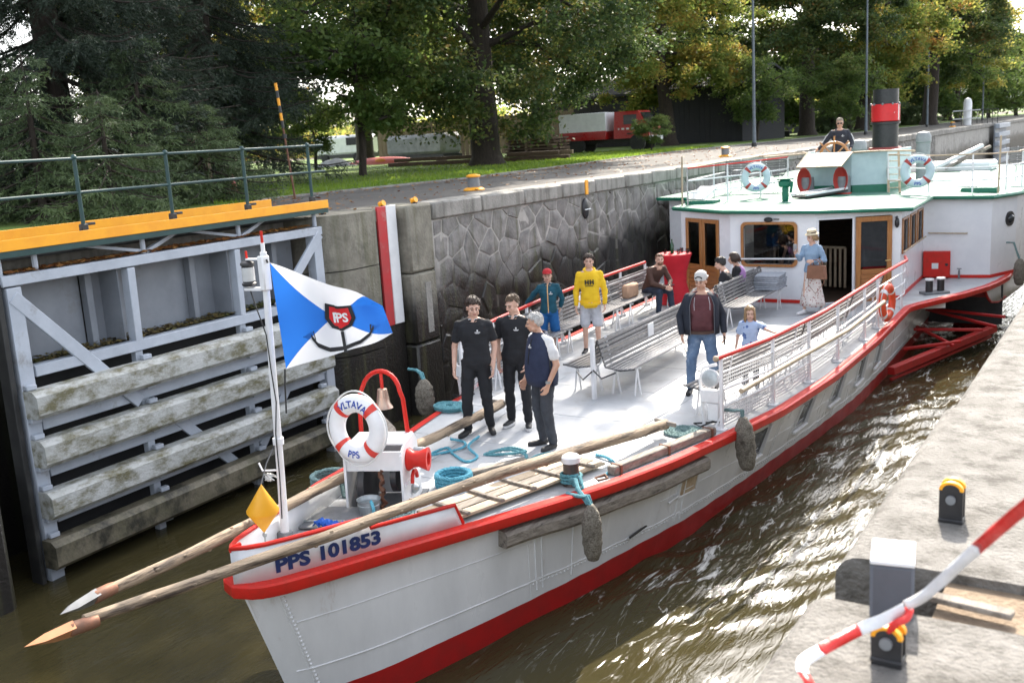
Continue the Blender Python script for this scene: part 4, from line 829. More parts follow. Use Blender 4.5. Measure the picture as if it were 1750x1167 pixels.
# wheelhouse
wh = [(-7.5, 25.6), (-7.15, 24.65), (-6.05, 24.5), (-5.3, 24.75), (-5.2, 27.0), (-7.6, 27.0)]
cc_ = wh + [wh[0]]
for i in (0, 1, 2, 3, 5):
    a, b = cc_[i], cc_[i + 1]
    wpanel('wheelhouse_wall', a, b, 1.98, 2.95, [], paleblue, .05); part('wheelhouse_base', MB().bar((*a, 2.06), (*b, 2.06), .09, .24, .01), greenm)
part('wheelhouse_platform', MB().prism(wh, 1.99, 2.03), palewood)
def flat(name, poly3, mat, th=.025, parent=None): part(name, MB().add([V(p) for p in poly3], [tuple(range(len(poly3)))]), mat, parent, sol=th, smooth=0)
flat('front_flap', [(-7.12, 24.62, 2.95), (-6.02, 24.46, 2.95), (-6.12, 23.85, 2.66), (-7.2, 24.0, 2.66)], white)
part('flap_edge', MB().tube([(-7.12, 24.6, 2.955), (-7.2, 23.99, 2.665), (-6.12, 23.84, 2.665), (-6.02, 24.45, 2.955)], .02, 6), palewood)
for nm, q in (('side_flap', [(-6.0, 24.5, 2.95), (-5.3, 24.8, 2.95), (-4.65, 24.5, 2.93), (-5.3, 24.1, 2.97)]), ('side_flap', [(-7.5, 25.5, 2.97), (-7.1, 24.7, 2.96), (-8.1, 24.3, 2.93), (-8.5, 25.0, 2.93)])):
    fl = part(nm, MB().tube([V(p) for p in q] + [V(q[0])], .022, 6), palewood); ob('pane', MB().add([V(p) for p in q], [(0, 1, 2, 3)]), glass, fl)
for x in (-7.0, -6.15):
    c = part('cowl_vent', MB().lathe([(.17, 0), (.17, .3), (.16, .42)], (x, 24.15, 2.0), 14), grey); ob('bell', MB().lathe([(.02, -.12), (.1, -.1), (.17, 0), (.2, .13), (.19, .13), (.14, .02), (.02, -.05)], n=16, m=Matrix.Translation((x, 24.02, 2.36)) @ Matrix.Rotation(rad(90), 4, 'X') @ Matrix.Scale(.85, 4, (1, 0, 0)) @ Matrix.Scale(1.5, 4, (0, 1, 0))), ringd, c)
    ob('collar', MB().lathe([(.19, 0), (.19, .04)], (x, 24.15, 2.0), 14), red, c)
# funnel and roof vents
fn = part('funnel', MB().lathe([(.36, 1.95), (.36, 3.62), (.355, 4.5), (.3, 4.5)], (-6.7, 31, 0), 28), blackm)
ob('red_band', MB().lathe([(.37, 3.58), (.395, 3.6), (.395, 4.06), (.37, 4.08)], (-6.7, 31, 0), 28), redband, fn); ob('ring', MB().lathe([(.36, 3.5), (.41, 3.51), (.41, 3.57), (.36, 3.58)], (-6.7, 31, 0), 28), blackm, fn)
ob('white_notch', mapv(MB().add([(-.28, 0, 0), (0.3, .24, 0), (.3, -.24, 0)], [(0, 1, 2)]), lambda v: V((-6.7 + .4 * math.sin(rad(62) + v.x * .9), 31 - .4 * math.cos(rad(62) + v.x * .9), 3.83 + v.y))), white, fn)
for k in range(9): ob('bolt', MB().ell((-6.7 + .4 * math.sin(k * .7), 31 - .4 * math.cos(k * .7), 4.08), .035, 6), grey, fn)
part('funnel_base', MB().lathe([(.5, 1.9), (.5, 2.75), (.44, 2.85)], (-6.7, 31, 0), 20), M('funnel_base_red', (.3, .05, .04), None, .5))
for x, y, z in ((-6.95, 29, 3.15), (-5.28, 29, 3.28)): part('dome_vent', MB().lathe([(.18, 1.95), (.18, z - .3), (.2, z - .28), (.2, z - .12), (.15, z - .03), (.02, z)], (x, y, 0), 18), graym)
# roof railings
def rrail(pts, n, mats, h=.85):
    pts = [V(p) for p in pts]; L_ = sum((b - a).length for a, b in zip(pts, pts[1:])); res = []
    for k in range(n + 1):
        s = L_ * k / n
        for a, b in zip(pts, pts[1:]):
            l = (b - a).length
            if s <= l + 1e-6: res.append(a.lerp(b, s / l)); break
            s -= l
    for p in res: part('roof_railing_post', MB().tube([p, p + V((0, 0, h))], .02, 6), steelw)
    for z, m in zip((.28, .56, h), mats): part('roof_rail', MB().tube([p + V((0, 0, z)) for p in pts], .018, 6), m)
rrail([(-9.2, 22.1, 1.97), (-8.2, 23.1, 2.02), (-7.6, 24.6, 2.05)], 3, (steelw, steelw, red)); rrail([(-9.2, 22.1, 1.97), (-9.5, 25, 1.98), (-9.6, 29, 1.98)], 3, (steelw, steelw, palewood))
rrail([(-5.25, 24.65, 2.0), (-4.2, 24.55, 1.95), (-3.05, 24.85, 1.93), (-2.62, 25.7, 1.93), (-2.45, 28, 1.95)], 6, (steelw, steelw, palewood))
for x, y, z in ((-9.3, 22.0, 1.2), (-2.92, 24.8, 1.27)): part('flag_staff', MB().tube([(x, y, 1.9), (x + .02, y, 1.9 + z)], .022, 6), palewood)
part('ladder', MB().bar((-5.2, 24.5, 1.98), (-5.35, 25.0, 2.95), .05, .04).bar((-4.95, 24.5, 1.98), (-5.1, 25, 2.95), .05, .04), palewood)
for k in range(6): part('ladder_rung', MB().bar((-5.2 - .15 * k / 6, 24.5 + .5 * k / 6, 2.1 + .15 * k), (-4.95 - .15 * k / 6, 24.5 + .5 * k / 6, 2.1 + .15 * k), .04, .02), palewood)
pd = part('green_pedestal', MB().box((-6.95, 22.3, 2.0), (.26, .3, .03)).box((-6.95, 22.3, 2.17), (.12, .14, .32), b=.02), greenm); ob('head', MB().box((-6.95, 22.3, 2.4), (.26, .2, .16), b=.04).box((-6.95, 22.3, 2.5), (.34, .24, .03), b=.01).tube([(-6.8, 22.2, 2.2), (-6.76, 22.2, 2.45)], .03, 6), greenm, pd)
gp_ = part('roof_gangway', MB().bar((-6.75, 22.7, 2.06), (-6.2, 24.1, 2.1), .42, .04), blackm)
for k in range(9): ob('tread', MB().box((lerp(-6.75, -6.2, (k + .5) / 9), lerp(22.7, 24.1, (k + .5) / 9), 2.1 + .004 * k), (.34, .05, .03), rz=-.37), galv, gp_)
for x0, x1 in ((-.21, -.17), (.17, .21)): ob('side_rail', MB().bar((-6.75 + x0, 22.7 - x0 * .4, 2.11), (-6.2 + x0, 24.1 - x0 * .4, 2.15), .04, .05), white, gp_)
part('skylight', MB().box((-3.35, 25.3, 1.96), (.75, .6, .12), b=.02), greenm); part('skylight_lid', MB().bar((-3.7, 25.1, 2.05), (-3.5, 25.6, 2.35), .7, .03), white); part('skylight', MB().box((-8.95, 22.4, 1.99), (.7, .5, .14), b=.02), greenm); part('skylight_lid', MB().bar((-9.1, 22.3, 2.08), (-8.9, 22.7, 2.35), .6, .03), white)
part('raft_cover', MB().box((-5.2, 33, 2.12), (2.4, 1.4, .3), b=.1), white)
part('boat_davit', MB().bar((-5.5, 32, 2.15), (-4.35, 33, 2.72), .14, .1, .01), white); part('boat_davit', MB().bar((-5.2, 32, 2.12), (-4.15, 33.1, 2.68), .1, .08, .01), greywood)
# ---------------------------------------------------------------- loose things on the boat
def make_bench(L_, label, group):
    t = root('deck_bench', label, 'bench', world=False, group=group); k = 0
    sl = MB().box((0, L_ / 2, 0), (.05, L_, .026), b=.006).mesh('slat'); bl = MB().box((0, L_ / 2, 0), (.022, L_, .046), b=.006).mesh('slat')
    for i in range(7): o = ob('slat', sl, slatm, t); o.location = (.09 + i * .064, 0, .43 + .004 * (i - 3) ** 2 * .6); o.parent = t
    for i in range(6): o = ob('slat', bl, slatm, t); o.location = (.055 - i * .016, 0, .5 + i * .062); o.parent = t
    for y in (.28, L_ - .28):
        ob('frame', MB().tube([(.5, y, .41), (.08, y, .40), (.04, y, .45), (-.045, y, .86)], .014, 6).tube([(.1, y, .41), (.06, y - .05, 0)], .013, 6).tube([(.1, y, .41), (.14, y + .06, 0)], .013, 6).tube([(.44, y, .41), (.42, y - .06, 0)], .013, 6).tube([(.44, y, .41), (.46, y + .06, 0)], .013, 6), steelw, t)
    for y in (.012, L_ - .012): ob('end_strap', MB().tube([(.53, y, .45), (.3, y, .415), (.07, y, .45), (-.05, y, .85)], .012, 6), blackm, t)
    return t
GB_ = 'slatted benches on the open deck'
b0 = make_bench(2.6, 'slatted bench along the port rail behind the two crew in black polos', GB_); b0.matrix_world = TR(-8.72, 12.0, 0, rad(3))
for x, y, rz, lb in ((-8.93, 14.65, 2, 'slatted bench against the far rail with the boy in the yellow hoodie in front'), (-9.02, 17.3, 2, 'slatted bench against the far rail on which the man in the brown jacket sits'),
                     ):
    copy_tree(b0, TR(x, y, 0, rad(rz)), lb, GB_)
for y, rz, lb in ((11.75, 177, 'first slatted bench inside the near railing, beside the floodlight'), (14.4, 178, 'slatted bench inside the near railing beside the girl'), (17.05, 178, 'slatted bench inside the near railing by the orange ring buoy')):
    pp = deckpt(y + 2.6 - Y0, 1, .36); copy_tree(b0, Matrix.Translation((pp.x, y + 2.6, 0)) @ Matrix.Rotation(rad({11.75: 173.4, 14.4: 178.6}.get(y, 180)), 4, 'Z'), lb, GB_)
b1 = make_bench(3.7, 'long slatted bench mid deck facing the near rail, left of the man in jeans', GB_); b1.matrix_world = TR(-6.56, 12.4, 0, rad(1))
copy_tree(b1, Matrix.Translation((-6.72, 16.1, 0)) @ Matrix.Rotation(rad(181), 4, 'Z'), 'long slatted bench mid deck backing on the other one, facing the far rail', GB_)
copy_tree(b0, TR(-6.72, 17.5, 0, rad(1)), 'slatted bench before the cabin with the folded blankets on it', GB_)
copy_tree(b0, Matrix.Translation((-6.87, 20.1, 0)) @ Matrix.Rotation(rad(181), 4, 'Z'), 'slatted bench before the cabin on which the two women sit', GB_)
copy_tree(b0, Matrix.Translation((-3.0, 27.4, 1.98)) @ Matrix.Rotation(rad(-90), 4, 'Z') @ Matrix.Scale(.62, 4, (0, 1, 0)), 'dark slatted bench on the upper deck at the far right', 'benches on the upper deck')
copy_tree(b0, Matrix.Translation((-9.5, 25.4, 2.0)) @ Matrix.Rotation(rad(-90), 4, 'Z') @ Matrix.Scale(.62, 4, (0, 1, 0)), 'dark slatted bench on the upper deck behind the left roof railing', 'benches on the upper deck')
for (x, y, z, lb) in ((-6.58, 14.1, .68, 'white paper notice hung on the back of the long mid deck bench'), (-8.92, 16.0, .7, 'white paper notice on the far bench behind the yellow hoodie'), (-8.72, 13.7, .7, 'small white notice on the far bench by the crewman')):
    ob('paper_notice', MB().box((x + .035, y, z), (.012, .2, .2), b=.003), white, label=lb, cat='notice', group='notices on the bench backs')
# chain posts at the front of the long bench
cp = root('chain_post', 'white steel post at the front end of the long mid deck bench with dark straps', 'post', (-6.62, 12.3, 0)); ob('post', MB().box((-6.62, 12.28, .45), (.06, .06, .9), b=.008), steelw, cp); ob('strap', MB().tube([(-6.62, 12.24, .42), (-6.75, 12.2, .3), (-6.9, 12.3, .38)], .012, 6).tube([(-6.6, 12.24, .44), (-6.45, 12.2, .34), (-6.3, 12.35, .4)], .012, 6), blackm, cp)
tag(ob('chain', MB().tube([(-6.2, 14.6, .3), (-5.9, 14.2, .08), (-5.6, 14, .05), (-5.3, 14.3, .2), (-4.7, 14.8, .4)], .01, 6), grey), 'thin dark chain drooping across the deck behind the man in jeans', 'chain')
# spars laid along the foredeck, hanging over the bow
def spar(name, label, tip, end, r0, r1, seed, tipmat, bow=0):
    tip, end = V(tip), V(end); d = end - tip; L_ = d.length; x = d.normalized(); y = V((0, 0, 1)).cross(x).normalized(); zz = x.cross(y); m = Matrix((x, y, zz)).transposed().to_4x4(); m.translation = tip
    t = root(name, label, 'wooden pole', world=False, m=m); rs = random.Random(seed); n = 46; pts = []; rr_ = []
    for k in range(n + 1):
        s = .42 + (L_ - .42) * k / n; pts.append((s, .016 * math.sin(s * 1.6 + seed) + .008 * math.sin(s * 4.3), .010 * math.sin(s * 1.1 + 2 * seed) + bow * math.sin(math.pi * s / L_))); rr_.append(lerp(r0, r1, k / n) * (1 + .05 * math.sin(s * 7 + seed) * rs.uniform(.2, 1) + rs.uniform(-.02, .02)))
    ob('log', MB().tube(pts, rr_, 14), logm, t)
    kn = MB()
    for k in range(26): i = rs.randrange(2, n - 2); a = rs.uniform(0, 6.28); kn.ell((pts[i][0], pts[i][1] + rr_[i] * .93 * math.cos(a), pts[i][2] + rr_[i] * .93 * math.sin(a)), (.025, .014, .014), 6)
    ob('knots', kn, logm, t, kind='stuff')
    ob('ferrule', MB().lathe([(r0 * .98, 0), (r0 * 1.12, .01), (r0 * 1.1, .16), (r0 * 1.0, .2)], n=14, m=Matrix.Translation((.3, 0, 0)) @ Matrix.Rotation(rad(90), 4, 'Y')), M(name + '_ferrule', (.34, .15, .085), (.22, .12, .08), .6, .3, scale=9), t)
    ob('spike', MB().add([(0, 0, -.01), (.12, .05, .0), (.33, .055, .02), (.33, -.055, .02), (.12, -.05, 0), (.14, 0, .035), (.33, 0, .06), (.2, 0, -.05), (.33, 0, -.055)], [(0, 5, 1), (0, 4, 5), (5, 6, 2, 1), (5, 4, 3, 6), (0, 1, 7), (0, 7, 4), (1, 2, 8, 7), (4, 7, 8, 3), (2, 6, 3, 8)]), tipmat, t, smooth=20)
    ob('end_fork', MB().bar((L_ - .05, -.16, .01), (L_ - .02, .16, .03), .045, .05, .01), greywood, t)
    return t
spar('boat_pole', 'long rough wooden pole nearest the viewer, orange tipped, jutting over the bow', (-6.05, 3.25, .70), (-4.93, 11.0, .17), .044, .068, 1, M('orange_spike', (.6, .28, .13), (.5, .22, .1), .5), .07)
spar('boat_pole', 'long rough wooden pole lying along the port side with a grey steel tip', (-6.3, 3.67, .68), (-7.42, 11.1, .17), .046, .066, 2, grey)
tag(ob('boat_hook', MB().tube([(-4.02, 11.15, .63), (-3.85, 13, .66), (-3.74, 15, .64), (-3.78, 17.6, .63)], .032, 10), palewood), 'pale round wooden pole lashed outside the near railing', 'pole')
# bow mast
ms = root('bow_mast', 'slim white bow mast with navigation lamp, cable and red tipped aerial', 'mast', (-6.54, 6.05, .28))
ob('pole', MB().tube([(-6.54, 6.05, .26), (-6.5, 6.05, 1.0), (-6.42, 6.05, 2.92)], [.042, .036, .03], 12), steelw, ms); ob('base_bracket', MB().box((-6.54, 6.05, .3), (.12, .12, .1), b=.01).bar((-6.62, 6.0, .28), (-6.72, 5.86, .26), .04, .03), grey, ms)
ob('bracket', MB().box((-6.42, 6.04, 2.74), (.07, .09, .3), b=.01).bar((-6.42, 6.05, 2.6), (-6.64, 6.02, 2.6), .07, .025).bar((-6.4, 6.05, 2.86), (-6.6, 6.02, 2.86), .04, .015), steelw, ms)
lm = ob('navigation_lamp', MB().lathe([(.06, 0), (.065, .02), (.052, .03), (.052, .17), (.062, .18), (.06, .2), (.02, .22)], (-6.6, 6.02, 2.63), 16), blackm, ms); ob('lens', MB().lathe([(.055, .04), (.055, .16)], (-6.6, 6.02, 2.63), 16), M('lamp_lens', (.55, .56, .56), None, .1), lm); ob('aerial_tip', MB().tube([(-6.6, 6.02, 2.85), (-6.6, 6.02, 2.93)], .011, 6), red, lm)
ob('aerial', MB().tube([(-6.42, 6.05, 2.9), (-6.42, 6.05, 3.0)], .018, 8), steelw, ms); ob('aerial_tip', MB().tube([(-6.42, 6.05, 3.0), (-6.42, 6.05, 3.1)], .012, 8), red, ms)
ob('cable', MB().tube([(-6.58, 6.0, 2.6), (-6.53, 6.0, 2.45), (-6.44, 6.0, 2.2), (-6.43, 6.0, 1.9), (-6.41, 6.0, 1.6), (-6.46, 6.0, 1.3), (-6.47, 6.0, .9), (-6.5, 6, .5)], .006, 5), rubber, ms); ob('collar', MB().lathe([(.05, -.03), (.05, .03)], (-6.49, 6.05, 1.22), 10), steelw, ms)
ob('cleat', MB().tube([(-6.52, 6.02, .95), (-6.68, 6.0, .93), (-6.72, 6.0, 1.0)], .009, 6), steelw, ms)
ob('halyard_coil', MB().tube([(-6.52 - .1 * abs(math.sin(k * .7)) - .02 * (k % 3), 6.0 + .02 * math.cos(k), .88 + .03 * math.sin(k * 1.1)) for k in range(26)], .007, 5), M('white_line', (.6, .6, .58), None, .8), ms)
# day mark: two cones base to base
dm = root('day_mark', 'bright yellow double cone day mark hanging beside the bow mast', 'day mark', (-6.3, 5.6, .78)); DM = Matrix.Translation((-6.29, 5.6, .745)) @ Matrix.Rotation(rad(4), 4, 'Y'); ob('upper_cone', MB().lathe([(.137, 0), (.139, .012), (.0, .25)], n=32, m=DM), yellowp, dm, smooth=60); ob('lower_cone', MB().lathe([(.0, -.2), (.137, -.002), (.137, .0)], n=32, m=DM), yellowp, dm, smooth=60); ob('shackle', MB().ell((-6.3, 5.6, .53), (.022, .02, .025), 8).tube([(-6.3, 5.6, .53), (-6.33, 5.62, .35)], .008, 5), galv, dm); ob('hanger', MB().tube([(-6.28, 5.6, .98), (-6.4, 5.8, 1.1), (-6.51, 6.03, 1.2)], .006, 5), blackm, dm)
# flag
def flagpt(s, t, off=0):  # s along fly, t down the hoist
    w = .12 * math.sin(s * 7 + t * 1.6) * s + .04 * math.sin(s * 13 - t * 3) * s; f = s * (1 - .1 * (1 - t) * s)
    z = 2.83 - t * .93 - .36 * s * (1 - t) + .20 * s * t + .04 * math.sin(s * 5 + 2.5) * s
    if t < .32: k = (.32 - t) / .32; w += .22 * k * s * s; f -= .10 * k * s
    return V((-6.355 + .06 * t * (1 - s) + .74 * f + .66 * (w - off), 6.05 + .66 * f + .74 * (w - off) * -1 + .0, z)) if 0 else V((-6.355 + .06 * t * (1 - s) + .74 * f - .66 * (w - off) * -1, 6.05 + .66 * f - .74 * (w + off), z))
ns, ntv = 48, 40; fm = MB(); fm.grid([[flagpt(i / ns, j / ntv) for j in range(ntv + 1)] for i in range(ns + 1)])
def flagmat():
    m = bpy.data.materials.new('flag_cloth'); m.use_nodes = True; t = m.node_tree; n = t.nodes; L = t.links.new; p = n['Principled BSDF']; at = n.new('ShaderNodeAttribute'); at.attribute_name = 'st'; sx = n.new('ShaderNodeSeparateXYZ'); L(at.outputs['Vector'], sx.inputs[0])
    def mth(op, a, b):
        q = n.new('ShaderNodeMath'); q.operation = op
        for i, k in enumerate((a, b)):
            if isinstance(k, (int, float)): q.inputs[i].default_value = k
            else: L(k, q.inputs[i])
        return q.outputs[0]
    s_, t_ = sx.outputs[0], sx.outputs[1]; d1 = mth('ABSOLUTE', mth('SUBTRACT', s_, .5), 0); d2 = mth('ABSOLUTE', mth('SUBTRACT', t_, .5), 0); gsel = mth('GREATER_THAN', d1, d2)
    mx = n.new('ShaderNodeMix'); mx.data_type = 'RGBA'; L(gsel, mx.inputs[0]); mx.inputs[6].default_value = (.75, .76, .79, 1); mx.inputs[7].default_value = (.02, .16, .6, 1); L(mx.outputs[2], p.inputs['Base Color']); p.inputs['Roughness'].default_value = .75
    tr = n.new('ShaderNodeBsdfTranslucent'); L(mx.outputs[2], tr.inputs[0]); ms_ = n.new('ShaderNodeMixShader'); ms_.inputs[0].default_value = .3; L(p.outputs[0], ms_.inputs[1]); L(tr.outputs[0], ms_.inputs[2]); L(ms_.outputs[0], n['Material Output'].inputs[0]); return m
fl = root('flag', 'blue and white quartered flag with a red PPS shield and anchor, on the bow mast', 'flag', (-6.36, 6.05, 2.4))
me = fm.mesh('cloth', 180); a_ = me.attributes.new('st', 'FLOAT_VECTOR', 'POINT'); a_.data.foreach_set('vector', np.array([(i / ns, j / ntv, 0) for i in range(ns + 1) for j in range(ntv + 1)], dtype=np.float32).ravel()); ob('cloth', me, flagmat(), fl)
def onflag(mb, off):
    def f(v): return flagpt(.56 + v.x, .52 - v.y, off)
    return mapv(mb, f)
def polyfill(pts, n=10): # fan rings so that the print follows the cloth
    c = (sum(p[0] for p in pts) / len(pts), sum(p[1] for p in pts) / len(pts)); mb = MB(); rows = []
    dn = []
    for a, b in zip(pts, pts[1:] + pts[:1]): dn += [(lerp(a[0], b[0], k / 6), lerp(a[1], b[1], k / 6)) for k in range(6)]
    dn.append(dn[0])
    for r in range(n + 1): rows.append([(lerp(c[0], p[0], r / n), lerp(c[1], p[1], r / n), 0) for p in dn])
    return mb.grid(rows)
sh = [(-.13, .2), (0, .17), (.13, .2), (.15, .0), (.1, -.13), (0, -.2), (-.1, -.13), (-.15, 0)]
def ring_strip(pts, w):
    mb = MB(); return mb
for off in (.006, -.006):
    ob('shield_border', onflag(polyfill(sh), off), blacktxt, fl, smooth=0); ob('shield', onflag(polyfill([(x * .78, y * .78) for x, y in sh]), off * 1.9), redband, fl, smooth=0)
    an = MB(); A_ = [(-.3, -.2), (-.25, -.31), (-.15, -.4), (0, -.44), (.15, -.4), (.25, -.31), (.3, -.2)]
    L1 = []; L2 = []
    for k in range(25):
        f = k / 24 * 6; i = min(5, int(f)); x, y = lerp(A_[i][0], A_[i + 1][0], f - i), lerp(A_[i][1], A_[i + 1][1], f - i); w = .028; L1.append((x, y + w, 0)); L2.append((x, y - w, 0))
    an.grid([L1, L2]); an.grid([[(-.015, -.2 - .3 * k / 8, 0), (.015, -.2 - .3 * k / 8, 0)] for k in range(9)])
    for s_ in (-1, 1): an.add([(s_ * .36, -.2, 0), (s_ * .27, -.14, 0), (s_ * .26, -.25, 0)], [(0, 1, 2)])
    ob('anchor', onflag(an, off * 1.2), blacktxt, fl, smooth=0)
    tm = text_mb('PPS', .2, .006); o_ = ob('lettering', onflag(mapv(tm, lambda v: V((v.x * .62, v.y * .95 - .06, 0))), off * 3.0), ringw, fl, smooth=0)
ob('lanyard', MB().tube([(-6.37, 6.03, 2.86), (-6.36, 6.03, 2.83)], .01, 5).tube([(-6.3, 6.04, 1.9), (-6.31, 6.03, 1.75), (-6.33, 6.03, 1.5)], .008, 5), rubber, fl)
# windlass with bell arch
wz = .13; wm = TR(-6.5, 7.45, wz, rad(24)); wl_ = root('windlass', 'white anchor windlass housing with a red warping drum and open front', 'windlass', world=False, m=wm)
prof = [(-.36, -.02), (-.33, .62), (-.18, .70), (.2, .70), (.30, .6), (.36, -.02)]
mxz = Matrix(((0, 0, 1, 0), (1, 0, 0, 0), (0, 1, 0, 0), (0, 0, 0, 1)))
for x in (-.30, .28): ob('side_plate', MB().prism(prof, x - .012, x + .012, mxz), white, wl_)
ob('top_plate', MB().box((-.01, .0, .705), (.58, .42, .02), b=.006).box((-.01, -.3, .56), (.6, .03, .2), b=.006), white, wl_); ob('back_plate', MB().box((-.01, .3, .32), (.56, .02, .6)), white, wl_); ob('foot_plate', MB().box((-.01, 0, -.005), (.72, .86, .03), b=.006), grey, wl_)
ob('chain_wheel', MB().lathe([(.05, -.06), (.2, -.06), (.27, -.03), (.27, .03), (.2, .06), (.05, .06)], n=26, m=Matrix.Translation((-.14, -.12, .28)) @ Matrix.Rotation(rad(90), 4, 'Y')), blackm, wl_); ob('gear', MB().lathe([(.03, -.03), (.17, -.03), (.17, .03), (.03, .03)], n=24, m=Matrix.Translation((.17, -.12, .36)) @ Matrix.Rotation(rad(90), 4, 'Y')), blackm, wl_)
ob('anchor_chain', MB().tube([(.05 + .02 * math.sin(k * 1.9), -.28 + .02 * math.cos(k * 2.3), .5 - .035 * k) for k in range(14)], [.018 + .012 * (k % 2) for k in range(14)], 7), rust, wl_)
ob('warping_drum', MB().lathe([(.05, 0), (.11, 0), (.12, .02), (.085, .07), (.08, .12), (.115, .2), (.12, .22), (.07, .22), (.055, .12)], n=22, m=Matrix.Translation((.29, -.12, .52)) @ Matrix.Rotation(rad(90), 4, 'Y')), red, wl_)
ob('handle_arc', MB().tube([(.35, -.12 + .1 * math.cos(a), .3 + .1 * math.sin(a)) for a in [math.pi * k / 8 for k in range(9)]], .02, 7), red, wl_); ob('shaft_boss', MB().lathe([(.05, 0), (.06, .03), (.025, .07)], n=14, m=Matrix.Translation((.29, -.02, .18)) @ Matrix.Rotation(rad(90), 4, 'Y')), galv, wl_); ob('crank_boss', MB().lathe([(.04, 0), (.04, .1), (.015, .14)], n=12, m=Matrix.Translation((.29, .16, .52)) @ Matrix.Rotation(rad(90), 4, 'Y')), galv, wl_)
ob('rib', MB().bar((.30, -.3, .3), (.30, .3, .28), .02, .03), white, wl_)
ob('red_wedge', MB().prism([(.02, -.5), (.2, -.4), (.12, -.3)], .0, .08), red, wl_)
ab = root('bell_arch', 'red tubular arch over the windlass carrying a small brass bell', 'bell arch', (-6.6, 7.7, .8))
ob('arch', MB().tube([(-6.92, 7.62, .72), (-6.9, 7.62, 1.2)] + [(-6.64 - .26 * math.cos(a), 7.66 + .05 * math.sin(a), 1.22 + .25 * math.sin(a)) for a in [math.pi * k / 12 for k in range(1, 12)]] + [(-6.38, 7.7, 1.2), (-6.36, 7.72, .72)], .024, 10), red, ab)
bl_ = ob('bell', MB().lathe([(.02, .2), (.05, .19), (.06, .12), (.07, .04), (.1, -.01), (.095, -.01), (.05, .05), (.03, .16)], (-6.62, 7.67, 1.1), 20), M('old_bell_bronze', (.5, .38, .3), (.4, .28, .22), .35, .6), ab); ob('hanger', MB().tube([(-6.62, 7.67, 1.29), (-6.62, 7.67, 1.45)], .018, 6), red, bl_)
# ring buoys
def ring_buoy(label, m, r, rt, words=('VLTAVA', 'PPS'), col=ringw, band=ringr, line=True, group='ring buoys on the boat', flat_=1.0):
    t = root('ring_buoy', label, 'ring buoy', world=False, m=m, group=group); mb = MB(); nA, nB = 48, 16
    for s0 in range(nA):
        pass
    mb.add([((r + rt * math.cos(b)) * math.cos(a), rt * math.sin(b) * .72, (r + rt * math.cos(b)) * math.sin(a)) for a in [2 * math.pi * i / nA for i in range(nA)] for b in [2 * math.pi * j / nB for j in range(nB)]], [(i * nB + j, ((i + 1) % nA) * nB + j, ((i + 1) % nA) * nB + (j + 1) % nB, i * nB + (j + 1) % nB) for i in range(nA) for j in range(nB)])
    ob('ring', mb, col, t, smooth=180)
    for q in (45, 135, 225, 315):
        w = MB(); w.grid([[((r + rt * 1.03 * math.cos(b)) * math.cos(rad(q + a)), rt * 1.03 * math.sin(b) * .73, (r + rt * 1.03 * math.cos(b)) * math.sin(rad(q + a))) for b in [2 * math.pi * j / nB for j in range(nB + 1)]] for a in (-6.5, -3, 0, 3, 6.5)]); ob('band', w, band, t, smooth=180)
    if words:
        for txt, top in ((words[0], 1), (words[1], 0)):
            tm = text_mb(txt, rt * 1.05, .002)
            def f(v, top=top):
                k = r - (.34 * rt if top else -.34 * rt) + (v.y if top else -v.y) ; rr_ = k; a = (math.pi / 2 - v.x / r * 1.02) if top else (-math.pi / 2 + v.x / r * 1.02); c = max(-1, min(1, (rr_ - r) / rt)); return V((rr_ * math.cos(a), -rt * .73 * math.sqrt(max(0, 1 - c * c)) - .004, rr_ * math.sin(a)))
            ob('lettering', mapv(tm, f), bluetxt, t, smooth=0)
    if line:
        ob('grab_line', MB().tube([((r + rt * (1.05 + .28 * abs(math.sin(2 * a)))) * math.cos(a + math.pi / 4), -.01, (r + rt * (1.05 + .28 * abs(math.sin(2 * a)))) * math.sin(a + math.pi / 4)) for a in [2 * math.pi * k / 48 for k in range(49)]], .009, 6), M('line_' + str(len(MAT)), (.7, .7, .68), None, .8), t)
    return t
def facing(loc, yaw, pitch=0): return Matrix.Translation(loc) @ Matrix.Rotation(rad(yaw), 4, 'Z') @ Matrix.Rotation(rad(pitch), 4, 'X')
ring_buoy('white ring buoy with red bands reading VLTAVA and PPS, leaning on the bow windlass', facing((-6.42, 7.02, 1.07), 2, -5), .25, .092)
ring_buoy('white ring buoy on the left of the wheelhouse, hung on the roof railing', facing((-7.93, 23.2, 2.5), 22), .255, .085, col=ringp, band=ringd)
ring_buoy('white ring buoy on the right of the wheelhouse, hung on the roof railing', facing((-4.55, 23.9 + .45, 2.47), 20), .28, .095, col=ringp, band=ringd)
ring_buoy('plain orange ring buoy hung on the near railing beside the cabin', facing((-3.93, 18.55, .45), 84), .27, .085, None, M('orange_ring', (.75, .09, .03), (.66, .07, .025), .4), ringw)
# steering wheel
sw = root('steering_wheel', 'wooden spoked steering wheel in front of the helmsman', 'steering wheel', world=False, m=facing((-6.6, 25.05, 2.86), 8, 0))
ob('rim', MB().tube([(.33 * math.cos(a), 0, .33 * math.sin(a)) for a in [2 * math.pi * k / 32 for k in range(33)]], .035, 8), varn, sw)
for k in range(8): a = rad(45 * k + 90); ob('spoke', MB().tube([(0, 0, 0), (.3 * math.cos(a), 0, .3 * math.sin(a)), (.48 * math.cos(a), 0, .48 * math.sin(a))], [.02, .018, .024], 7), varn, sw)
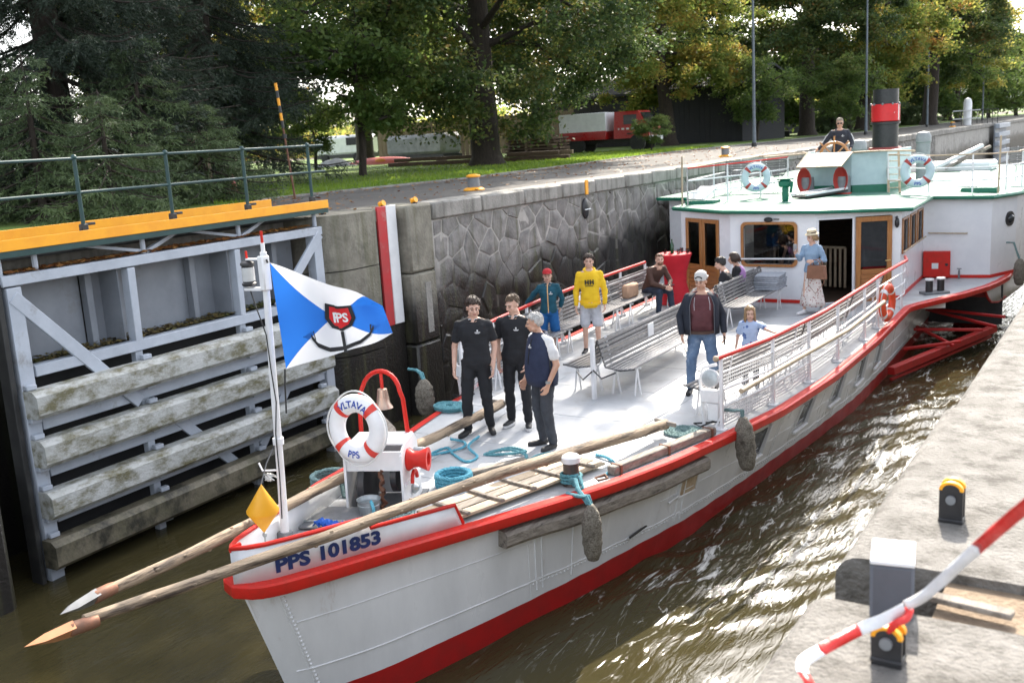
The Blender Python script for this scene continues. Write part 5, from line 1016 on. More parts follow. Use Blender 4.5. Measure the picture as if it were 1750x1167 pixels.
# bollards
def bollard(label, x, y, z, r, h, mat_b, mat_t, group):
    t = root('mooring_bollard', label, 'bollard', (x, y, z), group=group); ob('post', MB().lathe([(r * 1.15, 0), (r, .02), (r, h - .08)], (x, y, z), 22), mat_b, t); ob('cap', MB().lathe([(r, h - .085), (r * 1.22, h - .075), (r * 1.22, h - .02), (r * 1.0, h), (.01, h + .012)], (x, y, z), 22), mat_t, t); return t
brn = M('brown_bollard', (.06, .045, .04), (.09, .06, .05), .35)
bollard('short brown bollard with a worn white top on the near foredeck', -5.1, 8.86, .06, .085, .34, brn, white, 'bollards on the boat')
tb_ = root('twin_bollards', 'pair of small black bollards with white tops on the sponson deck', 'bollard', (-3.55, 22.2, 0)); ob('base', MB().box((-3.78, 22.35, .03), (.55, .28, .05), rz=.7, b=.01), grey, tb_)
for x, y in ((-3.87, 22.24), (-3.68, 22.46)): ob('post', MB().lathe([(.075, .04), (.075, .3)], (x, y, 0), 16), blackm, tb_); ob('cap', MB().lathe([(.09, .3), (.09, .335), (.01, .345)], (x, y, 0), 16), white, tb_)
# fenders
def fender(label, c, r, h, topz, lean=0.0, rope=ropeb):
    t = root('rope_fender', label, 'fender', c, group='woven fenders hung over the side'); x, y, z = c
    ob('body', MB().lathe([(.02, -h / 2)] + [(r * (1 - abs((k - 8) / 9.5) ** 3.2 * (1.0 if k > 8 else .75)) * (1 + .05 * math.sin(k * 2.1 + r * 90)), -h / 2 + .02 + (h - .04) * k / 16) for k in range(17)] + [(.03, h / 2)], n=18, m=Matrix.Translation(c) @ Matrix.Rotation(lean, 4, 'Y')), fendm, t, smooth=180)
    ob('hanging_rope', MB().tube([(x + math.sin(lean) * h / 2, y, z + h / 2 - .03), (x - .05, y, z + h / 2 + .08), (x - .14, y + .02, topz), (x - .3, y + .04, topz)], .022, 7).tube([(x + math.sin(lean) * h / 2, y + .03, z + h / 2 - .03), (x - .04, y + .05, z + h / 2 + .07), (x - .16, y + .05, topz)], .016, 7), rope, t); return t
fender('long worn woven fender hanging from the brown bollard over the near side', (-4.68, 8.5, -.28), .105, .62, .09)
fender('dark woven fender with a white patch hanging by the near railing end', (-4.12, 11.55, -.16), .125, .7, .25, -.08, ropeg)
fender('grey woven fender standing by the far railing end behind the crew', (-8.86, 11.2, .1), .14, .55, .5, 0, ropeb)
fender('dark rubber fender hanging at the far right end of the sponson', (-2.46, 25.2, .08), .13, .62, .75, 0, ropeg)
# timber rubbing log and plank under the near rub rail
lm_ = MB(); lu = [2.5 + .14 * k for k in range(24)]; rows = []
for i, u in enumerate(lu):
    p = hullpt(u, .05, 1); q = hullpt(u + .05, .05, 1) - hullpt(u - .05, .05, 1); q.z = 0; q.normalize(); n_ = V((q.y, -q.x, 0)); e = .04 * math.sin(u * 5) * .2; h0 = -.03 - .1 * (i == 0)
    rows.append([p + n_ * x + V((0, 0, z + e)) for x, z in ((-.03, -.02), (.1, -.03), (.13, -.06), (.125, -.16), (.09, -.2), (-.02, -.2))])
lm_.grid([r + [r[0]] for r in rows]); lm_.add(rows[0], [(5, 4, 3, 2, 1, 0)]); lm_.add(rows[-1], [(0, 1, 2, 3, 4, 5)])
tag(ob('rubbing_log', lm_, greywood, smooth=30), 'weathered squared grey log slung under the near rub rail behind the fender', 'log')
tag(ob('rubbing_log', MB().tube([(-9.05, 10.3, .06), (-8.2, 9.6, .12), (-7.7, 8.6, .16)], .07, 10), greywood), 'grey log along the far deck edge behind the crew', 'log')
ty = root('deck_timber', 'squared brown timber bolted along the near deck edge', 'timber', (-4.6, 10.2, .1)); pa, pb = deckpt(4.25, 1, .22, .055), deckpt(6.2, 1, .2, .055); ob('baulk', MB().bar(pa, pb, .12, .1, .012), greywood, ty)
for k in (.05, .5, .95): p = pa.lerp(pb, k); ob('clamp', MB().box(p, (.16, .03, .115), rz=-.3, b=.004), rust, ty)
# gangplank
gx = root('gangplank', 'bare wooden gangplank with cleats lying on the foredeck under the near pole', 'gangplank', (-5.5, 8.3, .1)); g0, g1 = V((-5.72, 7.2, .2)), V((-5.28, 9.6, .09)); gs = V((.19, -.04, 0))
for k in (-1, 0, 1): ob('board', MB().bar(g0 + gs * k * .85, g1 + gs * k * .85, .145, .03, .005), palewood if k else greywood, gx)
for k in range(5): c = g0.lerp(g1, .1 + k * .2); ob('cleat', MB().bar(c - gs * 1.4 + V((0, 0, .03)), c + gs * 1.4 + V((0, 0, .03)), .045, .03, .005), greywood, gx)
tag(ob('plank', MB().bar((-6.35, 8.55, .11), (-6.0, 9.35, .09), .1, .03, .005), greywood), 'short grey plank lying beside the gangplank on the foredeck', 'plank')
hb = root('bow_hatch', 'flat grey hatch plate on the deck before the windlass', 'hatch', (-6.75, 6.6, .2)); ob('plate', MB().box((-6.62, 6.75, .215), (.62, .55, .02), rz=.4, b=.005), grey, hb); ob('hinge', MB().tube([(-6.85, 6.5, .23), (-6.4, 6.7, .23)], .014, 6), galv, hb)
# ropes laid from three strands
def rope_mb(pts, r, pitch=5.5, mb=None):
    pts = [V(p) for p in pts]; out = [pts[0]]; step = r * 1.15
    for p in pts[1:]:
        l = (p - out[-1]).length
        if l < 1e-6: continue
        k = max(1, int(l / step)); a = out[-1].copy()
        for i in range(k): out.append(a.lerp(p, (i + 1) / k))
    mb = mb or MB(); ref = V((0, 0, 1)); S_ = [[], [], []]; s = 0
    for i, p in enumerate(out):
        d = (out[min(i + 1, len(out) - 1)] - out[max(0, i - 1)])
        if d.length < 1e-8: d = V((1, 0, 0))
        d.normalize(); u = d.cross(ref)
        if u.length < .1: u = d.cross(V((1, 0, 0)))
        u.normalize(); w = d.cross(u); s += (p - out[i - 1]).length if i else 0
        for k in range(3): a = s / (pitch * r) * 6.283 + k * 2.094; S_[k].append(p + (u * math.cos(a) + w * math.sin(a)) * r * .5)
    for q in S_: mb.tube(q, r * .56, 5)
    return mb
# ropes
def coil(label, c, r, turns, layers, mat, rr_=.018, seed=1, sq=1.0, ends=True):
    rs = random.Random(seed); pts = []; n = 22
    for ly in range(layers):
        for k in range(turns * n):
            a = 2 * math.pi * k / n; q = r - (k / n) * rr_ * 1.75 if layers < 4 else r - .5 * rr_ * math.sin(k * .2); 
            if ly % 2: q = r - (turns - k / n) * rr_ * 1.75 if layers < 4 else q
            pts.append((c[0] + q * math.cos(a) + rs.uniform(-.004, .004), c[1] + q * math.sin(a) * sq + rs.uniform(-.004, .004), c[2] + rr_ + ly * rr_ * 1.7 + rs.uniform(-.004, .004)))
    if ends: pts += [(pts[-1][0] + .12, pts[-1][1] - .1, c[2] + rr_), (pts[-1][0] + .3, pts[-1][1] - .05, c[2] + rr_)]
    return tag(ob('rope', rope_mb(pts, rr_), mat), label, 'rope', 'ropes on the deck')
def loose(label, pts, mat, rr_=.02, seed=0):
    P_ = [V(p) for p in pts]; out = []
    for i in range(len(P_) - 1):
        a, b, c, d = P_[max(0, i - 1)], P_[i], P_[i + 1], P_[min(len(P_) - 1, i + 2)]
        for k in range(8): t = k / 8; out.append(.5 * ((2 * b) + (c - a) * t + (2 * a - 5 * b + 4 * c - d) * t * t + (3 * b - a - 3 * c + d) * t ** 3))
    out.append(P_[-1]); return tag(ob('rope', rope_mb(out, rr_), mat), label, 'rope', 'ropes on the deck')
coil('neat flat coil of turquoise rope beside the far railing end', (-8.3, 11.05, .01), .25, 5, 2, ropeb, .022, sq=.8); coil('neat flat coil of green grey rope beside the near railing end', (-4.8, 11.2, .005), .25, 6, 1, ropeg, .021)
coil('stacked coil of blue grey rope left of the windlass', (-7.35, 7.55, .12), .2, 3, 5, ropeg, .022); coil('stacked tangle of bright turquoise rope right of the windlass', (-6.22, 8.25, .1), .18, 3, 4, ropet, .022, seed=4); coil('green grey rope heap behind the red bulwark rim', (-5.98, 7.0, .17), .15, 2, 3, ropeg, .022, seed=7)
loose('bright turquoise rope twisted in an open knot before the crewman', [(-7.35, 9.75, .06), (-7.1, 9.7, .06), (-6.98, 9.45, .07), (-7.2, 9.1, .06), (-7.12, 9.35, .09), (-6.95, 9.25, .06), (-6.62, 9.05, .07), (-6.62, 9.28, .06), (-6.9, 9.5, .09), (-7.05, 9.95, .07)], ropet, .019)
loose('teal rope looped on the deck at the vest man feet', [(-6.6, 9.5, .05), (-6.45, 9.75, .05), (-6.2, 9.7, .05), (-6.3, 9.5, .07), (-6.6, 9.4, .05), (-6.4, 9.6, .08), (-6.1, 9.55, .06), (-6.0, 9.3, .05), (-5.95, 9.7, .05), (-5.6, 9.85, .05)], ropeb, .021)
loose('turquoise rope with a shackle running from the bollard towards the timber', [(-5.35, 9.9, .05), (-5.2, 9.85, .06), (-5.05, 9.75, .05), (-4.95, 9.55, .06), (-4.92, 9.3, .05)], ropet, .021); tag(ob('shackle', MB().tube([(-4.92, 9.3, .06), (-4.85, 9.22, .05), (-4.9, 9.1, .06), (-4.98, 9.18, .05), (-4.92, 9.3, .06)], .014, 6), rust), 'rusty shackle on the end of the short turquoise rope', 'shackle')
wr = root('mooring_rope', 'turquoise rope wound round the brown bollard and tied to the fender', 'rope', (-5.1, 8.86, .1)); ob('turns', rope_mb([(-5.1 + .108 * math.cos(a), 8.86 + .108 * math.sin(a), .09 + .006 * a) for a in [k * .35 for k in range(54)]], .02), ropeb, wr); ob('tail', MB().tube([(-5.05, 8.75, .16), (-4.95, 8.68, .2), (-4.88, 8.6, .13), (-4.8, 8.55, .09), (-4.72, 8.52, .02)], .026, 7).tube([(-5.02, 8.76, .1), (-4.93, 8.74, .22), (-4.86, 8.68, .12), (-4.95, 8.66, .07)], .02, 7), ropeb, wr)
tag(ob('blue_rag', MB().grid([[(-6.55 + .3 * i / 8, 6.42 + .1 * math.sin(j) + .14 * j / 6, .24 + .05 * math.sin(i * 1.7 + j) ** 2 + .02) for j in range(7)] for i in range(9)]), bluec, sol=.01), 'crumpled bright blue cloth on the bow deck', 'cloth')
bk_ = root('bucket', 'galvanised bucket in front of the windlass with a rope over its rim', 'bucket', (-6.32, 7.0, .15)); ob('shell', MB().lathe([(.0, .005), (.085, 0), (.115, .2), (.122, .205), (.11, .19), (.08, .01)], (-6.32, 6.98, .17), 22), galv, bk_); ob('hoop', MB().lathe([(.111, .15), (.116, .155), (.112, .16)], (-6.32, 6.98, .17), 22), galv, bk_); ob('rope_end', MB().tube([(-6.24, 6.95, .32), (-6.22, 6.9, .39), (-6.18, 6.88, .33), (-6.2, 6.9, .24)], .016, 6), ropet, bk_)
# floodlights at the two railing ends
def flood(label, x, y, s):
    t = root('floodlight', label, 'floodlight', (x, y, 0)); ob('arm', MB().tube([(x + .02 * s, y + .1, .0), (x, y + .05, .6), (x + .06, y, .78), (x + .25, y - .02, .84)], .022, 8), steelw, t); ob('lamp_head', MB().lathe([(.02, -.06), (.1, -.03), (.12, .05), (.11, .06), (.02, .055)], n=16, m=Matrix.Translation((x + .18, y - .02, .66)) @ Matrix.Rotation(rad(80), 4, 'X')), white, t); ob('lens', MB().lathe([(.1, 0), (.01, .01)], n=16, m=Matrix.Translation((x + .18, y - .085, .67)) @ Matrix.Rotation(rad(80), 4, 'X')), galv, t); ob('junction_box', MB().box((x + .16, y, .42), (.26, .1, .17), b=.015).box((x + .2, y, .22), (.14, .1, .22), b=.01), steelw, t); ob('cable', MB().tube([(x + .2, y, .1), (x + .05, y - .1, .03), (x - .1, y + .05, .02), (x + .2, y + .2, .03)], .012, 5), rubber, t)
flood('white floodlight and junction box at the near railing end', -4.72, 11.55, 1); flood('white floodlight and junction box at the far railing end behind the crew', -8.62, 11.65, 1)
# cocktail table, bottle, glasses, blankets
ct = root('cocktail_table', 'tall round table under a tight red stretch cover beside the double door', 'table', (-8.7, 20.05, 0)); ob('cover', MB().lathe([(.36, .01), (.33, .12), (.24, .45), (.25, .7), (.33, .98), (.365, 1.07), (.36, 1.1), (.01, 1.102)], (-8.68, 20.05, 0), 28), clothred, ct, smooth=60)
tag(ob('bottle', MB().lathe([(.0, 0), (.04, .005), (.04, .19), (.015, .25), (.014, .31), (.0, .312)], (-8.72, 20.0, 1.103), 14), bottleg), 'dark green bottle standing on the red cocktail table', 'bottle')
for k, (x, y, gl_) in enumerate(((-8.55, 19.95, 'nearest of the small glasses'), (-8.4, 20.08, 'rightmost of the small glasses'), (-8.58, 20.2, 'glass behind the others'), (-8.86, 19.95, 'leftmost of the small glasses'), (-8.8, 20.18, "glass just behind the green bottle"))): tag(ob('drinking_glass', MB().lathe([(.025, 0), (.03, .003), (.036, .1), (.033, .1), (.026, .006)], (x, y, 1.103), 12), glass), gl_ + ' on the red cocktail table', 'glass', 'glasses on the red cocktail table')
bp_ = root('folded_blankets', 'stack of folded grey blankets on the bench end by the cabin', 'blankets', (-6.45, 19.75, .45)); blk = M('blanket_wool', (.36, .38, .42), (.27, .29, .33), .95, scale=20, bump=.4, bscale=90)
for k in range(7): ob('blanket', MB().box((-6.45 + R.uniform(-.02, .02), 19.7 + R.uniform(-.02, .02), .475 + k * .043), (.5, .55, .04), rz=R.uniform(-.06, .06), b=.016), blk, bp_)
tag(ob('shoulder_bag', MB().box((-8.85, 18.15, .58), (.16, .5, .28), b=.06), M('tan_canvas', (.45, .28, .18), (.36, .22, .15), .9)), 'tan checked bag leaning on the far bench beside the seated man', 'bag')
# ---------------------------------------------------------------- people
skin1 = M('skin', (.6, .38, .29), (.53, .31, .23), .5, scale=9); skin2 = M('tanned_skin', (.52, .3, .21), (.45, .25, .17), .5, scale=9)
def cloth(name, c, c2=None, b=.35): return M(name, c, c2 or tuple(k * .75 for k in c), .85, scale=7, bump=b, bscale=14)
c_black = cloth('black_cotton', (.008, .009, .012), (.014, .015, .019)); c_navy = cloth('navy_fleece', (.018, .026, .06), (.012, .018, .045)); c_char = cloth('charcoal_trouser_cloth', (.045, .05, .062), (.03, .034, .043))
c_jean = M('washed_denim', (.13, .2, .31), (.07, .12, .21), .85, scale=4, bump=.4, bscale=16, c3=(.28, .35, .45), f3=(.55, .7), s3=3); c_maroon = cloth('maroon_cotton', (.1, .03, .035)); c_teal = cloth('teal_jacket_cloth', (.006, .075, .115)); c_yel = cloth('yellow_hoodie_cloth', (.78, .5, .015), (.7, .43, .012)); c_lgrey = cloth('pale_grey_shorts_cloth', (.5, .5, .53)); c_blue = cloth('bright_blue_shorts_cloth', (.008, .1, .3)); c_brown = cloth('brown_jacket_cloth', (.07, .032, .022)); c_dkdenim = cloth('dark_denim', (.02, .03, .055)); c_white = cloth('white_cotton', (.72, .72, .72)); c_denim = cloth('light_denim', (.24, .34, .46), (.18, .27, .39)); c_lilac = cloth('lilac_cloth', (.32, .17, .38)); c_grey = cloth('heather_grey_cloth', (.13, .135, .15))
def spotted(name, base, dot, sc, th):
    m = M(name, base, None, .85, scale=6, bump=.2); t = m.node_tree; n = t.nodes; L = t.links.new; p = n['Principled BSDF']; src = p.inputs['Base Color'].links[0].from_socket
    tc = n.new('ShaderNodeTexCoord'); v = n.new('ShaderNodeTexVoronoi'); v.inputs['Scale'].default_value = sc; L(tc.outputs['Object'], v.inputs[0]); r = n.new('ShaderNodeMath'); r.operation = 'LESS_THAN'; r.inputs[1].default_value = th; L(v.outputs['Distance'], r.inputs[0]); mx = n.new('ShaderNodeMix'); mx.data_type = 'RGBA'; L(r.outputs[0], mx.inputs[0]); L(src, mx.inputs[6]); mx.inputs[7].default_value = (*dot, 1); L(mx.outputs[2], p.inputs['Base Color']); return m
c_skirt = spotted('flower_dotted_skirt_cloth', (.7, .64, .6), (.3, .08, .07), 22, .3); c_top = spotted('pale_blue_printed_top_cloth', (.42, .52, .72), (.08, .14, .33), 15, .3)
h_brown = M('dark_brown_hair', (.03, .018, .012), (.05, .03, .02), .5, scale=30, st=(1, 1, .25), bump=.6, bscale=60); h_light = M('short_light_brown_hair', (.09, .058, .035), (.13, .085, .05), .5, scale=30, bump=.6, bscale=60); h_white = M('white_hair', (.5, .49, .47), (.33, .32, .31), .6, scale=30, bump=.6, bscale=60); h_blond = M('blond_hair', (.34, .22, .11), (.22, .13, .06), .5, scale=26, st=(1, 1, .25), bump=.6, bscale=50); h_grey = M('grey_fair_hair', (.3, .26, .2), (.22, .18, .14), .6, scale=30, bump=.6, bscale=60); h_red = M('reddish_hair', (.16, .07, .035), (.1, .045, .025), .5, scale=30, bump=.6, bscale=60); h_black = M('black_hair', (.012, .01, .01), (.022, .018, .017), .45, scale=30, bump=.6, bscale=60)
shoe_b = M('black_shoe', (.015, .015, .016), (.025, .025, .026), .55); shoe_w = M('white_trainer', (.75, .75, .75), None, .5); sole_w = M('white_sole', (.65, .65, .65), None, .6); eye_w = M('eye_white', (.32, .29, .27), None, .2); eye_d = M('eye_iris', (.02, .015, .012), None, .15); lip = M('lip', (.36, .13, .11), None, .45); capred = M('red_cap_cloth', (.45, .02, .025), None, .85); capgrey = M('grey_cap_cloth', (.5, .49, .47), None, .9); strawm = M('straw_hat', (.62, .52, .36), None, .9, scale=30, bump=.6, bscale=80)
DJ = dict(pel=(0, 0, .525), wai=(0, -.005, .62), che=(0, 0, .735), nb=(0, .008, .828), head=(0, -.012, .925), shL=(.102, .004, .797), shR=(-.102, .004, .797), elL=(.138, .02, .635), elR=(-.138, .02, .635), wrL=(.142, -.028, .487), wrR=(-.142, -.028, .487), hipL=(.05, 0, .51), hipR=(-.05, 0, .51), knL=(.062, -.012, .28), knR=(-.062, -.012, .28), anL=(.066, .02, .045), anR=(-.066, .02, .045), hdL=(.0, -.25, -1), hdR=(.0, -.25, -1), ftL=(.25, -1, 0), ftR=(-.25, -1, 0))
def mkperson(label, loc, a, H, pose=None, build=1.0, skin=skin1, hair=None, hairstyle='short', hyaw=0, hpitch=0, top=None, sleeve=0, topz=.5, bottom=None, legs='long', shoe=shoe_b, sole=None, headk=1.0, extras=None, belly=0, bare_calf=False, group='people on the boat', mouth='closed', female=False, socks=None):
    t = root('person', label, 'person', world=False, m=TR(loc[0], loc[1], loc[2], rad(a)), group=group)
    J = {k: V(v) for k, v in DJ.items()}
    for k, v in (pose or {}).items(): J[k] = V(v)
    for k in J:
        if not k.startswith(('hd', 'ft')): J[k] = J[k] * H
    b = build; h = H
    def torso(mb, g, z0=None, up=True, lo=0):
        sh = (J['shL'] - J['shR']).normalized(); hp = (J['hipL'] - J['hipR']).normalized()
        pts = [(J['pel'] - (J['wai'] - J['pel']) * (.22 + lo), .092, .064), (J['pel'], .097 + .006 * female, .068), (J['pel'].lerp(J['wai'], .55), .088, .062 + belly * .7), (J['wai'], .082 - .008 * female, .058 + belly), (J['wai'].lerp(J['che'], .5), .088, .06 + belly * .5), (J['che'], .1, .066), (J['che'].lerp(J['nb'], .55), .1, .057), (J['nb'] - (J['nb'] - J['che']) * .12, .07, .042)]
        if up: pts.append((J['nb'] + (J['head'] - J['nb']) * .12, .038, .036))
        rows = []; k = len(pts)
        for i, (p, rx, ry) in enumerate(pts):
            d = (pts[min(i + 1, k - 1)][0] - pts[max(i - 1, 0)][0]).normalized(); u = hp.lerp(sh, i / (k - 1)); u = (u - d * u.dot(d)).normalized(); w = d.cross(u); row = []
            for q in range(20):
                aa = 2 * math.pi * q / 20; cx_, sy_ = math.cos(aa), math.sin(aa); sx_ = abs(cx_) ** .8 * (1 if cx_ > 0 else -1); off = -belly * h * .5 if (2 <= i <= 4 and sy_ < 0) else 0
                row.append(p + u * (rx * b * h + g) * sx_ + w * ((ry * (.6 + .4 * b) * h + g) * sy_))
            rows.append(row)
        n = 20; vs = [v for r in rows for v in r]; mb.add(vs, [(i * n + j, i * n + (j + 1) % n, (i + 1) * n + (j + 1) % n, (i + 1) * n + j) for i in range(k - 1) for j in range(n)] + [tuple(range(n))[::-1], tuple((k - 1) * n + j for j in range(n))])
    def limb(mb, P, rr_, g=0.0, f0=0, f1=1):
        P = [J[p] for p in P]
        for (p, q, r0, r1) in zip(P, P[1:], rr_, rr_[1:]): mb.cap(p, r0 * h * b ** .5 + g, q, r1 * h * b ** .5 + g, 12)
    body = MB(); torso(body, 0)
    AR = (.028, .0245, .0165); LR = (.05, .033, .021)
    for s_ in 'LR':
        limb(body, ('sh' + s_, 'el' + s_, 'wr' + s_), AR); limb(body, ('hip' + s_, 'kn' + s_, 'an' + s_), LR)
        kn, an = J['kn' + s_], J['an' + s_]; body.cap(kn.lerp(an, .22) + V((0, .012 * h, 0)), .03 * h, kn.lerp(an, .5) + V((0, .006 * h, 0)), .024 * h)
        f = J['ft' + s_].normalized(); body.cap(an + V((0, 0, -.02 * h)), .022 * h, an + f * .085 * h + V((0, 0, -.03 * h)), .016 * h)
        body.ell(J['sh' + s_], .03 * h * b, 10); body.cap(J['sh' + s_], .028 * h, J['nb'] + V((0, 0, .004 * h)), .03 * h, 12)
    body.cap(J['nb'], .034 * h, J['head'], .032 * h)
    bm_ = remesh(body, .013, 5)
    # head
    hd = MB(); k_ = H / 1.75 * headk
    hd.ell((0, .012, .022), (.073, .092, .092), 18); hd.ell((0, -.02, -.04), (.06, .068, .072), 16); hd.ell((0, -.058, -.086), (.026, .026, .022), 10); hd.cap((0, -.092, .004), .009, (0, -.109, -.03), .014); hd.ell((.014, -.097, -.034), .009, 8); hd.ell((-.014, -.097, -.034), .009, 8)
    for s_ in (-1, 1):
        hd.cap((s_ * .012, -.084, .018), .011, (s_ * .048, -.07, .018), .012); hd.ell((s_ * .036, -.066, -.03), (.025, .022, .024), 10); hd.ell((s_ * .077, .012, -.008), (.012, .02, .03), 10); hd.ell((s_ * .05, -.01, -.07), (.02, .04, .026), 10)
    hd.ell((0, -.087, -.056), (.021, .011, .006), 10); hd.ell((0, -.084, -.066), (.019, .011, .007), 10); hd.cap((0, .015, -.07), .05, (0, .03, -.15), .054)
    hm = remesh(hd, .0075, 3)
    HM = Matrix.Translation(J['head']) @ Matrix.Rotation(rad(hyaw), 4, 'Z') @ Matrix.Rotation(rad(hpitch), 4, 'X') @ Matrix.Scale(k_, 4); hf = lambda v: HM @ V(v)
    mapv(hm, hf); bm_.add(hm.v, hm.f)
    for s_ in 'LR':
        sg = 1 if s_ == 'L' else -1; w = J['wr' + s_]; d = (w - J['el' + s_]).normalized(); d = (d + J['hd' + s_].normalized() * .35).normalized(); inw = V((-sg, -.25, 0)); nrm = (inw - d * inw.dot(d)).normalized(); th = d.cross(nrm) * (1 if sg < 0 else -1); hmb = MB(); kk = H / 1.75 * (.9 if female else 1)
        if th.y > 0: th = -th
        for i in range(4):
            o = (.031 - .0205 * i); kn = w + d * .083 * kk + th * o * kk; hmb.cap(w + d * .012 * kk + th * o * .6 * kk, .0165 * kk, kn, .0135 * kk, 8); fl_ = (.066, .076, .071, .056)[i] * kk
            m1 = kn + (d * .92 + nrm * .38).normalized() * fl_ * .55; m2 = m1 + (d * .6 + nrm * .8).normalized() * fl_ * .5; hmb.cap(kn, .0108 * kk, m1, .0098 * kk, 8); hmb.cap(m1, .0096 * kk, m2, .008 * kk, 8)
        tb_ = w + d * .03 * kk + th * .022 * kk; t1 = tb_ + (th * .75 + d * .7 + nrm * .3).normalized() * .046 * kk; t2 = t1 + (d * .95 + th * .15 + nrm * .35).normalized() * .036 * kk; hmb.cap(tb_, .0165 * kk, t1, .0125 * kk, 8); hmb.cap(t1, .0118 * kk, t2, .0095 * kk, 8)
        hr_ = remesh(hmb, .0055, 2); bm_.add(hr_.v, hr_.f)
    ob('body', bm_, skin, t, smooth=180)
    for s_ in (-1, 1):
        e = ob('eye', MB().ell(HM @ V((s_ * .031, -.079, -.004)), (.0115 * k_, .0125 * k_, .0062 * k_), 10), eye_w, t, smooth=180); ob('iris', MB().ell(HM @ V((s_ * .031, -.0905, -.004)), .0062 * k_, 8), eye_d, e, smooth=180)
        ob('eyebrow', MB().tube([hf((s_ * .013, -.0955, .021)), hf((s_ * .033, -.092, .026)), hf((s_ * .052, -.078, .02))], [.004 * k_, .0045 * k_, .003 * k_], 6), hair if hair and hair is not h_white else h_light, t)
    ob('mouth', MB().ell(None, (.022, .008, .0045 if mouth == 'closed' else .01), 10, HM @ Matrix.Translation((0, -.0925, -.0605))), lip, t, smooth=180)
    # hair
    rg_ = random.Random(int(abs(loc[0] * 1000)))
    if hair is not None:
        hb_ = MB(); style = hairstyle; R3 = (.085, .104, .103)
        if style == 'none': pass
        else:
            R3 = (.092, .114, .112) if style in ('fringe', 'bob', 'long', 'full', 'bun') else (.085, .105, .104); hb_.ell((0, .016, .026), R3, 40)
            def sh_(v):
                q = V((v.x / R3[0], (v.y - .016) / R3[1], (v.z - .026) / R3[2])); fr = -q.y; k = 1.0
                hl = {'short': .42, 'bald': .75, 'long': .5, 'bob': .45, 'fringe': .46, 'full': .55, 'crop': .5}.get(style, .42)
                if fr > .15 and q.z < hl + .1 * math.sin(v.x * 90): k = .8
                if q.z < (-.05 if fr > .2 else -.38 if fr > -.25 else -.72) and style in ('short', 'crop', 'bald', 'fringe', 'full', 'bun'): k = .78
                if style == 'bald' and q.z > .45 and fr > -.5: k = .86
                if style == 'crop' and k == 1: k = .965
                k *= 1 + (.035 if k > .9 else 0) * noise.noise(V((v.x * 60, v.y * 30, v.z * 45))) * (1.6 if style == 'fringe' else 1)
                return V((q.x * R3[0] * k, .016 + q.y * R3[1] * k, .026 + q.z * R3[2] * k))
            mapv(hb_, sh_)
            if style in ('long', 'bob'):
                Ln = .26 if style == 'long' else .12
                for i in range(64):
                    a_ = math.pi * (i / 63 * 1.36 - .18); x, y = .078 * math.cos(a_), .02 + .092 * math.sin(a_); z = .05 + rg_.uniform(-.02, .03); sp = 1 + rg_.uniform(.05, .35)
                    hb_.tube([(x, y, z), (x * 1.1, y * 1.08, z - Ln * .4), (x * 1.08 * sp, y * sp + .01, z - Ln * rg_.uniform(.8, 1.1))], [.016, .018, .006], 6)
            if style == 'bun': hb_.ell((0, .1, .06), (.045, .04, .045), 14)
            if style in ('short', 'fringe', 'crop', 'full', 'bald', 'bun'):
                big = style in ('fringe', 'full')
                for i in range(120 if big else 80):
                    a_ = rg_.uniform(0, 6.283); th0 = rg_.uniform(.1, 1.25); front = -math.sin(a_); th1 = th0 + rg_.uniform(.3, .6); mx_ = 1.2 if front > .3 else 1.75 if front > -.4 else 2.1
                    if th0 > mx_ - .15: continue
                    th1 = min(th1, mx_); P_ = []
                    for k in range(4):
                        th = lerp(th0, th1, k / 3); aa = a_ + .12 * k * math.sin(i); q = (1.0 + (.05 if big else .02) * math.sin(k * 1.2)) ; P_.append((R3[0] * q * math.sin(th) * math.cos(aa), .016 + R3[1] * q * math.sin(th) * math.sin(aa), .026 + R3[2] * q * math.cos(th)))
                    hb_.tube(P_, [.008, .011, .009, .003] if big else [.005, .007, .006, .002], 5)
            ob('hair', mapv(hb_, hf), hair, t, smooth=180)
    # clothes
    def wrinkle(mb, amp=.010, f=10):
        me = mb.mesh('c', 180); 
        N_ = [v.normal.copy() for v in me.vertices]; K_ = [v.co.copy() for v in me.vertices]
        me.vertices.foreach_set('co', [q for c, n_ in zip(K_, N_) for q in c + n_ * (amp * noise.noise(c * f + V((0, 0, loc[0]))) + amp * .6 * noise.noise(V((c.x * 5, c.y * 5, c.z * 26))))]); me.update()
        return me
    if top is not None:
        s = MB(); torso(s, .012, up=False, lo=.35 if topz < .5 else 0)
        for s_ in 'LR':
            sh, el, wr = J['sh' + s_], J['el' + s_], J['wr' + s_]; g = .011; s.cap(sh + V((0, 0, -.004 * h)), .03 * h * b ** .5 + g, J['nb'] + (sh - J['nb']) * .22 + V((0, 0, -.006 * h)), .031 * h + g, 12)
            if sleeve == 'short': s.cap(sh, .029 * h * b ** .5 + g, sh.lerp(el, .62), .028 * h * b ** .5 + g + .008, 14)
            elif sleeve == 'long': s.cap(sh, .029 * h * b ** .5 + g, el, .026 * h * b ** .5 + g, 12); s.cap(el, .026 * h * b ** .5 + g, el.lerp(wr, .9), .019 * h * b ** .5 + g, 12)
        sm = ob('shirt' if sleeve != 'long' else 'jacket', wrinkle(remesh(s, .013, 3)), top, t, smooth=180)
